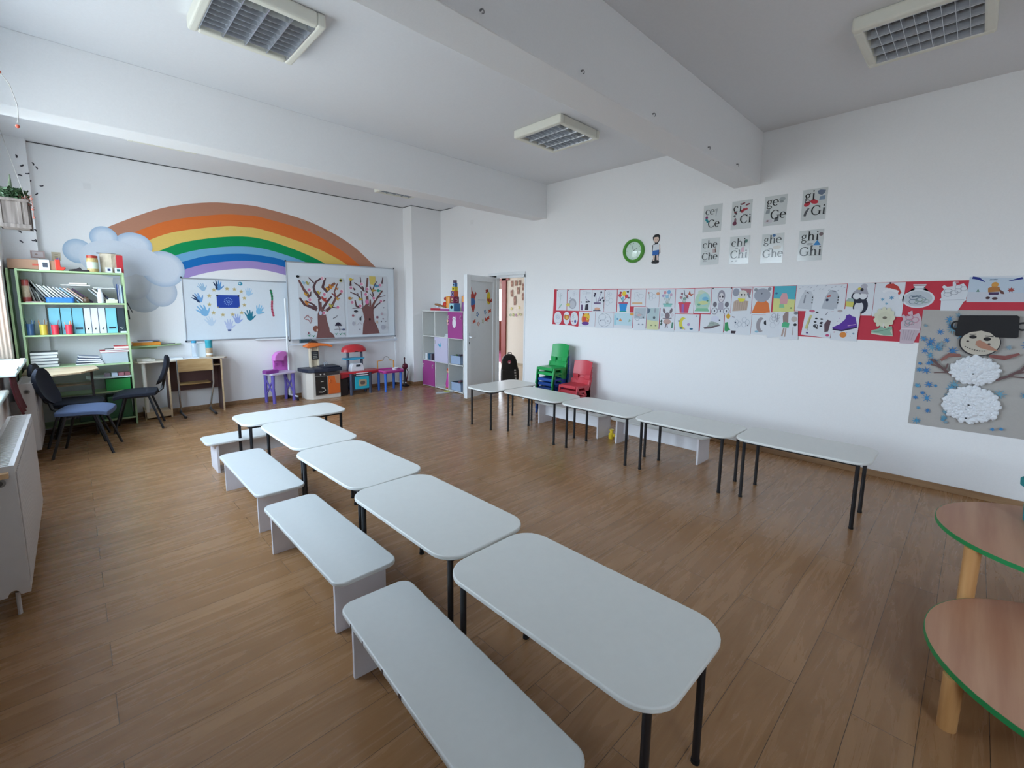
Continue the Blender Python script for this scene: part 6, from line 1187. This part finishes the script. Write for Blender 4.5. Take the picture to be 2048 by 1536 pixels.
def t21(a): a.poly([(0, .0), (1, .0), (1, .9), (0, .98)], '#c3d2e2'); a.poly([(0, 0), (1, 0), (1, .35), (0, .4)], '#ccd0dc'); a.line([(.05, .96), (.16, .92), (.28, .78)], [.02, .02, .004], '#1f2f86'); a.line([(.68, .80), (.9, .9)], [.004, .018], '#1f2f86'); a.ell(.46, .66, .06, .11, '#d69a4a'); a.poly([(.36, .38), (.35, .54), (.42, .6), (.54, .58), (.57, .4)], '#b5793f'); a.poly([(.38, .28), (.54, .28), (.55, .38), (.37, .38)], '#4a3560'); a.ell(.37, .16, .04, .05, '#4a2c34'); a.ell(.49, .14, .05, .05, '#4a2c34'); a.poly([(.54, .5), (.62, .4), (.64, .3), (.58, .32)], '#6a4444'); a.poly([(.15, .4), (.18, .52), (.21, .4)], '#6a8f86'); a.star(.74, .46, .022, '#a84a44', 7, .5); [a.line([(.36+.022*k, .84), (.375+.022*k, .88)], .005, '#5f7890') for k in range(6)]
def b1(a): a.ell(.5, .6, .3, .22, '#d3d7e2'); a.line([(.1, .15), (.9, .15)], .004, '#b0505c'); scr(a, .5, .55, .2, .15, '#a5abc0', 4)
def b2(a): a.ell(.5, .6, .4, .25, '#c9803c'); a.ell(.52, .55, .2, .12, '#e0b45a'); a.ell(.5, .85, .3, .12, '#e6e8ee')
def b3(a): scr(a, .4, .65, .25, .2, '#b3b8c6', 5); a.ell(.65, .3, .12, .12, '#3f4c9a'); a.ell(.3, .3, .1, .06, '#c0a0b0')
def b4(a): a.ell(.42, .5, .24, .37, '#dd7a34'); a.ell(.5, .66, .18, .22, '#e8c042'); a.ell(.42, .22, .22, .12, '#6a3c90'); a.ell(.36, .5, .12, .16, '#d8543c'); a.ell(.28, .84, .05, .05, '#8a3c34'); a.ell(.6, .84, .05, .05, '#c08a34'); a.line([(.5, .6), (.6, .5)], .006, '#7a3a2a')
def b5(a): a.ring(.5, .5, .34, .42, .005, '#9aa0ac'); scr(a, .5, .5, .4, .4, '#b0b6c2', 7); a.ell(.3, .45, .05, .03, '#6a6e7c'); a.ell(.7, .45, .05, .03, '#6a6e7c')
def b6(a): a.poly([(.02, .2), (.95, .2), (.95, .95), (.02, .95)], '#bfdbe6'); a.poly([(.02, .2), (.15, .2), (.1, .8), (.02, .9)], '#a0d0de'); a.poly([(.27, .45), (.36, .65), (.46, .45)], '#dd9660'); a.ell(.2, .58, .05, .06, '#5f9ac0'); a.ell(.95, .9, .10, .08, '#dba24a'); a.poly([(.78, .4), (.82, .6), (.92, .5)], '#9ab8a8')
def b7(a): a.poly([(.05, .5), (.95, .5), (.95, .95), (.05, .95)], '#b8c3cc'); scr(a, .4, .6, .35, .2, '#9aa4b0', 5, .005); a.ell(.45, .65, .2, .05, '#c9b0b4'); a.ell(.78, .55, .05, .04, '#5f6a78'); a.ell(.45, .25, .07, .03, '#8f98a4'); a.ell(.75, .25, .07, .03, '#8f98a4')
def b8(a): a.poly([(.03, .05), (.95, .05), (.95, .4), (.03, .45)], '#d6d9a8'); a.poly([(.03, .45), (.95, .4), (.95, .95), (.03, .95)], '#b3c8cc'); a.ell(.6, .55, .1, .06, '#5a6670'); a.poly([(.02, .95), (.02, .7), (.2, .75), (.3, .9)], '#5f7488'); a.ell(.4, .22, .07, .03, '#8a9470'); a.ell(.75, .22, .07, .03, '#8a9470'); a.ell(.65, .85, .06, .1, '#9aa4b0')
def b9(a): a.ell(.5, .68, .17, .13, '#7f7078'); a.ell(.27, .87, .08, .13, '#7f7078', .6); a.ell(.73, .87, .08, .13, '#7f7078', -.6); a.ell(.5, .42, .26, .11, '#c2a099'); a.line([(.2, .55), (.8, .57)], .010, '#75666e'); a.line([(.45, .33), (.4, .15)], .012, '#75666e'); a.line([(.5, .33), (.55, .15)], .012, '#75666e'); [a.poly([(.03, y), (.13, y+.1), (.2, y+.02), (.12, y-.05)], '#3f5a52') for y in (.3, .42)]; a.line([(.85, .15), (.88, .4)], .020, '#4a8a74'); scr(a, .15, .7, .1, .08); scr(a, .85, .7, .08, .07, '#c9b0bc')
def b10(a): P = ellp(.34, .48, .16, .34, 18, 0, PI*.35, PI*1.65)+[(x, y) for x, y in ellp(.45, .48, .14, .26, 18, 0, PI*1.55, PI*.45)]; a.poly(P, '#d9cf45'); a.ell(.17, .6, .04, .04, '#34405c'); a.ell(.28, .2, .07, .05, '#2f6a86'); a.ell(.7, .18, .07, .05, '#2f6a86'); a.star(.88, .9, .008, '#4a4a6a'); a.ell(.58, .42, .06, .08, '#b59ac6'); a.ell(.44, .15, .02, .02, '#d07a8a')
def b11(a): a.ell(.62, .75, .18, .18, '#d6d9ea'); a.poly([(.15, .22), (.85, .4), (.82, .5), (.7, .58), (.5, .62), (.4, .55), (.35, .4)], '#a9b5b0'); a.poly([(.15, .28), (.2, .2), (.5, .24), (.85, .42), (.88, .48), (.5, .36), (.3, .34)], '#6a5a60'); a.ell(.82, .7, .035, .03, '#4a5060'); scr(a, .55, .5, .2, .12, '#8a9a94', 4)
def b12(a): a.poly([(.02, .15), (.12, .12), (.25, .22), (.18, .3), (.13, .58), (.02, .55)], '#35955c'); a.ell(.13, .86, .08, .12, '#d8ab2c'); a.poly([(.28, .04), (.44, .04), (.46, .17), (.28, .17)], '#3a2f3a'); a.line([(.28, .84), (.38, .82)], .009, '#5a4a54'); scr(a, .5, .5, .14, .22, '#b6c0cc', 5); scr(a, .78, .6, .16, .25, '#b6c0cc', 6); a.ell(.42, .57, .03, .04, '#34506a'); a.ell(.88, .46, .02, .03, '#6a6e7a')
def b13(a): P = ellp(.55, .5, .26, .38, 16, 0, PI*.4, PI*1.6)+ellp(.72, .5, .2, .3, 16, 0, PI*1.5, PI*.5); a.poly(P, '#a09aa0'); a.ell(.35, .15, .12, .05, '#8cbcd2'); a.ell(.85, .62, .12, .12, '#20242e')
def b14(a): scr(a, .5, .6, .35, .25, '#c3c7d2', 7); scr(a, .6, .8, .3, .15, '#9a9ca8', 5); a.line([(.8, .95), (.7, .6)], .006, '#8a8a98')
def b15(a): a.poly([(.2, .55), (.18, .85), (.35, 1), (.5, .98), (.48, .6)], '#97827e'); a.poly([(.12, .45), (.5, .42), (.55, .58), (.3, .64), (.15, .6)], '#4fb584'); a.line([(.25, .42), (.12, .12)], .016, '#b39c94'); a.line([(.35, .4), (.28, .1)], .012, '#b39c94'); a.ell(.8, .72, .16, .1, '#c2b8b4'); a.ell(.85, .52, .09, .05, '#1f2026'); a.line([(.75, .45), (.7, .15)], .008, '#b0a8a8'); a.ell(.9, .93, .12, .05, '#7a7f88')
def b16(a): a.line([(.12, .25), (.22, .8)], .022, '#cfc98a'); a.line([(.18, .15), (.2, .7)], .004, '#7a7660'); a.ell(.22, .95, .1, .05, '#c46a86'); a.poly([(.78, .2), (.9, .25), (.92, .65), (.8, .68), (.72, .5)], '#5f4650'); [a.ell(x, y, .05, .03, '#26262e') for x, y in ((.42, .68), (.6, .68), (.4, .55), (.62, .55), (.42, .4), (.5, .32), (.62, .42), (.4, .92))]; a.ring(.44, .4, .07, .06, .006, '#2a2a34'); a.poly([(.55, .5), (.66, .48), (.63, .6)], '#34303c'); a.ell(.9, .1, .06, .05, '#c24a7a'); a.ell(.2, .1, .04, .03, '#5a3a7a'); a.line([(.7, .85), (.76, .95)], .005, '#5a5e6a')
def b17(a): a.poly([(.05, .33), (.02, .4), (.3, .52), (.48, .68), (.5, .8), (.62, .84), (.72, .78), (.84, .76), (.95, .5), (.95, .44), (.5, .34), (.2, .3)], '#5b2f9c'); a.line([(.04, .34), (.4, .31), (.95, .44)], .014, '#2a1a4a'); a.line([(.6, .47), (.72, .5), (.9, .53)], .007, '#c9a0c8'); a.ell(.47, .18, .13, .09, '#dd8a3f'); a.ell(.24, .93, .10, .04, '#b3a8a8'); a.star(.85, .24, .012, '#7f98b0', 6); a.star(.12, .25, .01, '#c9a0b0', 6); [a.ell(x, y, .02, .012, '#b9a8c4') for x, y in ((.25, .7), (.2, .6), (.75, .15), (.6, .25))]
def b18(a):
    for k in range(11): t_ = 2*PI*k/11; a.ell(.52+.32*math.cos(t_), .66+.22*math.sin(t_), .17, .11, '#d9d9c2', t_)
    a.ell(.52, .66, .3, .2, '#d3d3bd'); a.ell(.54, .66, .1, .05, '#7a7468'); a.line([(.52, .46), (.52, .26)], .010, '#e2dcd8'); a.poly([(.0, .12), (.02, .2), (.3, .26), (.4, .36), (.6, .28), (.85, .38), (.95, .3), (.85, .2), (.98, .06), (.6, .04), (.4, .1)], '#8fb5a0'); a.line([(.1, .16), (.5, .2), (.85, .3)], .004, '#5f8472')
def b19(a): scr(a, .5, .72, .35, .16, '#c08a9c', 6, .006); scr(a, .4, .62, .25, .1, '#94a0a4', 4, .005); a.poly([(.12, .1), (.7, .08), (.9, .45), (.1, .45)], '#c3b3be'); a.line([(.08, .45), (.95, .44)], .010, '#d9cdd4'); [a.line([(.2+.1*k, .12), (.2+.13*k, .42)], .003, '#a494a0') for k in range(5)]; a.ell(.4, .92, .1, .04, '#d9b5c2')
VASE = [(.36, .74), (.36, .86), (.3, .92), (.3, .98), (.7, .98), (.7, .92), (.64, .86), (.64, .74)]+ellp(.5, .38, .5, .38, 26, 0, PI*.42, -PI*1.42)
POTC = [(.08, .0), (.72, .0), (.9, .32), (.98, .36), (.96, .44), (1.0, .62), (.95, .78), (.8, .93), (.55, .86), (.5, 1.0), (.4, .98), (.42, .84), (.22, .82), (.1, .88), (.02, .82), (.12, .74), (.02, .62), (.06, .44), (.0, .38), (.06, .34)]
BLOB = lambda rx=.5, ry=.5: ellp(.5, .5, rx, ry, 18)
DAISY = [(.5+(.42+.08*math.cos(11*t_))*math.cos(t_), .68+(.28+.04*math.cos(11*t_))*math.sin(t_)) for t_ in [2*PI*k/66-PI*.47 for k in range(62)]]+[(.46, .3), (.0, .2), (.0, .08), (.4, .04), (1.0, .02), (.9, .38), (.58, .3)]
for L_ in [('first sheet of the top row, faint pencil flower and small green leaf', 4.580, 4.377, 1.841, 1.521, t1), ('grey rounded animal holding something yellow, top row second sheet', 4.367, 4.141, 1.837, 1.521, t2),
           ('white sheet with black and violet figures low on it, third of the top row', 4.131, 3.915, 1.829, 1.522, t3), ('sheet with a dark purple potted plant of round berries', 3.912, 3.705, 1.826, 1.518, t4), ('almost blank sheet with faint pencil scribble right of the purple plant', 3.70, 3.499, 1.824, 1.518, t5),
           ('bright blue flowerpot holding red and yellow tulips', 3.487, 3.289, 1.824, 1.515, t6), ('pale flowers in a flat orange planter', 3.279, 3.060, 1.822, 1.596, t7), ('faint flowers with an orange butterfly at the sheet edge', 3.055, 2.869, 1.820, 1.592, t8),
           ('pastel bouquet in a turquoise planter', 2.866, 2.655, 1.817, 1.582, t9), ('crimson and violet pot with a brown-orange butterfly', 2.649, 2.415, 1.818, 1.516, t10), ('green and yellow fish bowl drawing', 2.410, 2.212, 1.820, 1.524, t11), ('grey pencil drawing of a long-haired girl with two wheels', 2.206, 1.983, 1.822, 1.514, t12),
           ('puppy in a brown basket with a yellow bow', 1.979, 1.765, 1.822, 1.519, t13), ('grey bear in an orange shirt', 1.760, 1.565, 1.824, 1.522, t14), ('turquoise sky over yellow ground with a pink shape', 1.549, 1.346, 1.828, 1.558, t15), ('wide sheet with two grey rockets', 1.341, .918, 1.836, 1.570, t16),
           ('penguin in a grey woolly hat holding a yellow cup', .912, .703, 1.841, 1.535, t17), ('sheet with a red and white winter hat, above the cream paper daisy', .700, .487, 1.842, 1.530, t18)]: sheet(*L_)
sheet('wide pale blue snow scene with an orange figure, top right corner', .085, -.245, 1.876, 1.665, t21, off=.004)
sheet('cut-out round vase filled with grey scribbles on the red strip', .499, .283, 1.825, 1.612, t19, off=.003, outline=VASE)
sheet('white cut-out flowerpot with grey flowers left of the snow scene', .250, .082, 1.839, 1.590, t20, off=.006, outline=POTC)
for L_ in [('white ghostly cut-out at the lower left end of the red strip', 4.627, 4.466, 1.504, 1.300, b1, .003), ('small white and orange cut-out second in the bottom row', 4.436, 4.309, 1.507, 1.305, b2, .003), ('white oval cut-out with a blue dot, third in the bottom row', 4.300, 4.155, 1.505, 1.302, b3, .003)]: sheet(*L_, outline=BLOB())
for L_ in [('orange, yellow and violet pear-like animal', 4.139, 3.846, 1.514, 1.290, b4), ('faint round ornament with two grey eyes', 3.842, 3.534, 1.513, 1.286, b5), ('pale blue landscape with a tiny orange triangle', 3.531, 3.235, 1.515, 1.292, b6), ('grey tall tank sheet hanging over the banner edge', 3.225, 3.036, 1.590, 1.284, b7), ('yellow-green tall tank sheet beside the grey one', 3.029, 2.853, 1.592, 1.286, b8),
           ('brown rabbit between dark leaves', 2.843, 2.644, 1.582, 1.284, b9), ('yellow crescent moon with two small blue clouds', 2.639, 2.333, 1.510, 1.292, b10), ('grey-green pie or shell with a brown base', 2.319, 2.047, 1.514, 1.294, b11), ('green boot under a yellow sun, grey scribbles beside', 2.039, 1.751, 1.530, 1.292, b12), ('grey crescent moon half covered by curling paper', 1.748, 1.578, 1.519, 1.303, b13)]: sheet(*L_, off=.0055)
sheet('tilted curling sheet with faint scribbles hanging below the strip', 1.580, 1.430, 1.545, 1.275, b14, off=.008, tilt=.12)
sheet('tilted sheet with a brown rabbit in a green skirt hanging low', 1.455, 1.285, 1.555, 1.262, b15, off=.010, tilt=.08)
sheet('tilted sheet of black doodles with a yellow and a brown pencil shape', 1.262, 1.010, 1.590, 1.325, b16, off=.0085, tilt=-.09)
sheet('deep purple high-top shoe above an orange ball', 1.006, .795, 1.597, 1.290, b17, off=.011, tilt=-.02)
sheet('big cream paper daisy with grey-green leaves', .690, .530, 1.608, 1.345, b18, off=.012, outline=DAISY, base='#cfd2c0')
sheet('pinkish cut-out flowerpot next to the snowman poster', .490, .345, 1.588, 1.290, b19, off=.006, outline=POTC, base='#cdb9c4')

# snowman poster
t = thing('snowman_poster', 'large grey poster of a snowman wearing a black pot as hat', 'poster', (XR-.002, .347, .568))
SW, SH_ = 1.02, 1.03
a = Art(SW, SH_, '#b3afab', .0015, norm=False, outline=[(-.004, -.005), (SW, .0), (SW, SH_), (.0, SH_)]); rs_ = random.Random(3); a.dz = .00008
for k in range(110):
    x, y = (rs_.uniform(.02, .28), rs_.uniform(.03, 1.0)) if k < 64 else (rs_.uniform(.52, .98), rs_.uniform(.02, 1.0))
    if .12 < x < .30 and .42 < y < .66 or (.5 < x < .75 and (y > .78 or .42 < y < .7)): continue
    R_ = rs_.uniform(.012, .04); c_ = rs_.choice(['#4f97bd', '#3f8abf', '#6a9fb8', '#7f9cac', '#3a7cb8'])
    for j in range(4): q = PI*j/4+rs_.random()*.3; a.line([(x-R_*math.cos(q), y-R_*math.sin(q)), (x, y), (x+R_*math.cos(q), y+R_*math.sin(q))], [.003, .009, .003], c_)
a.dz = .00018
o_ = '#24222a'
a.poly([(.13, .56), (.02+.1, .60), (.14, .575), (.10, .585)], '#5a4648')
for P_, w_ in (([(.24, .475), (.19, .51), (.14, .56), (.095, .60)], .018), ([(.18, .52), (.13, .545), (.10, .55)], .010), ([(.19, .50), (.20, .54), (.205, .57)], .012), ([(.2, .49), (.15, .485), (.125, .48)], .008),
               ([(.50, .46), (.56, .50), (.63, .56), (.66, .62)], .018), ([(.60, .53), (.66, .55), (.72, .56)], .012), ([(.58, .50), (.66, .50), (.70, .495)], .010)): a.line(P_, w_, '#6a5050')
a.poly([(.27, .66), (.20, .66), (.15, .60), (.165, .585), (.21, .63), (.28, .635)], '#8f5f58'); a.poly([(.44, .645), (.53, .63), (.61, .68), (.60, .695), (.53, .665), (.44, .67)], '#8a5350')
a.ell(.375, .762, .122, .112, o_, n=36); a.ell(.377, .764, .114, .106, '#c6beb0', n=36)
a.poly([(.238, .985), (.56, .992), (.575, .98), (.585, .82), (.57, .812), (.46, .812), (.43, .845), (.375, .862), (.31, .845), (.27, .81), (.235, .808), (.222, .82), (.232, .97)], '#16151a')
a.ring(.222, .90, .026, .032, .014, '#16151a'); a.ring(.60, .905, .032, .028, .014, '#16151a')
a.ell(.332, .808, .022, .015, '#17161b'); a.ell(.415, .795, .022, .016, '#17161b'); a.line([(.31, .828), (.35, .832)], .006, '#17161b'); a.line([(.40, .82), (.45, .815)], .006, '#17161b')
a.ell(.305, .77, .009, .007, '#3a2c2c'); a.ell(.43, .755, .009, .007, '#3a2c2c')
a.poly([(.355, .775), (.375, .785), (.41, .762), (.49, .70), (.43, .705), (.38, .72), (.352, .745)], '#b5846e')
for k in range(9): a.ell(.295+.0145*k, .73-.04*math.sin((k+.8)/9*1.9)*.9, .005, .004, '#1c1a1e', n=8)
o = a.build('poster_sheet', PAPER, t); o.matrix_basis = RW.to_4x4()
COT = mat('#e8ebf0', .95, noise=.06, nscale=40, bump=.4, name='cotton_wool')
def cotton(cx_, cz, rx, rz, n, nm):
    m = M()
    m.blob((cx_, cz, .014), rx*.95, rz*.95, .012, n=24, k=8)
    for k in range(n):
        q = math.sqrt((k+.5)/n); th = k*2.39996; x, z = cx_+rx*q*math.cos(th), cz+rz*q*math.sin(th); R_ = rnd.uniform(.014, .024)
        m.blob((x, z, .021+.014*(1-q*q)+rnd.uniform(0, .008)), R_*rnd.uniform(.8, 1.3), R_*rnd.uniform(.8, 1.2), R_*.7, n=8, k=6, jit=.35)
    o = m.build(nm, COT, t, smooth=True); o.matrix_basis = RW.to_4x4(); return o
cb1 = cotton(.372, .525, .14, .115, 120, 'cotton_body'); cb2 = cotton(.375, .235, .165, .155, 150, 'cotton_body')
for (p, x, z) in ((cb1, .365, .50), (cb2, .365, .235), (cb2, .36, .12)):
    m = M(); m.blob((x, z, .055), .008, .006, .004, n=8, k=5); m.build('button', mat('#15151a', .5), p)
# small fittings on the walls
for (bs, loc, l) in ((RW, (XR-.001, 6.66, 3.1), 'faint square cover plate on the inner wall beside the far beam'), (BW, (.27, YB-.001, 3.02), 'faint square cover plate on the end wall above the cloud')):
    m = Art(1, 1, None, norm=False); m.prism(rrect(.085, .085, .008), 0, .003, 0, '#f3f3f4'); m.prism(rrect(.07, .07, .006), .003, .004, 0, '#efeff0')
    tag(m.put('cover_plate', PAINT, bs, loc), l, 'cover plate')
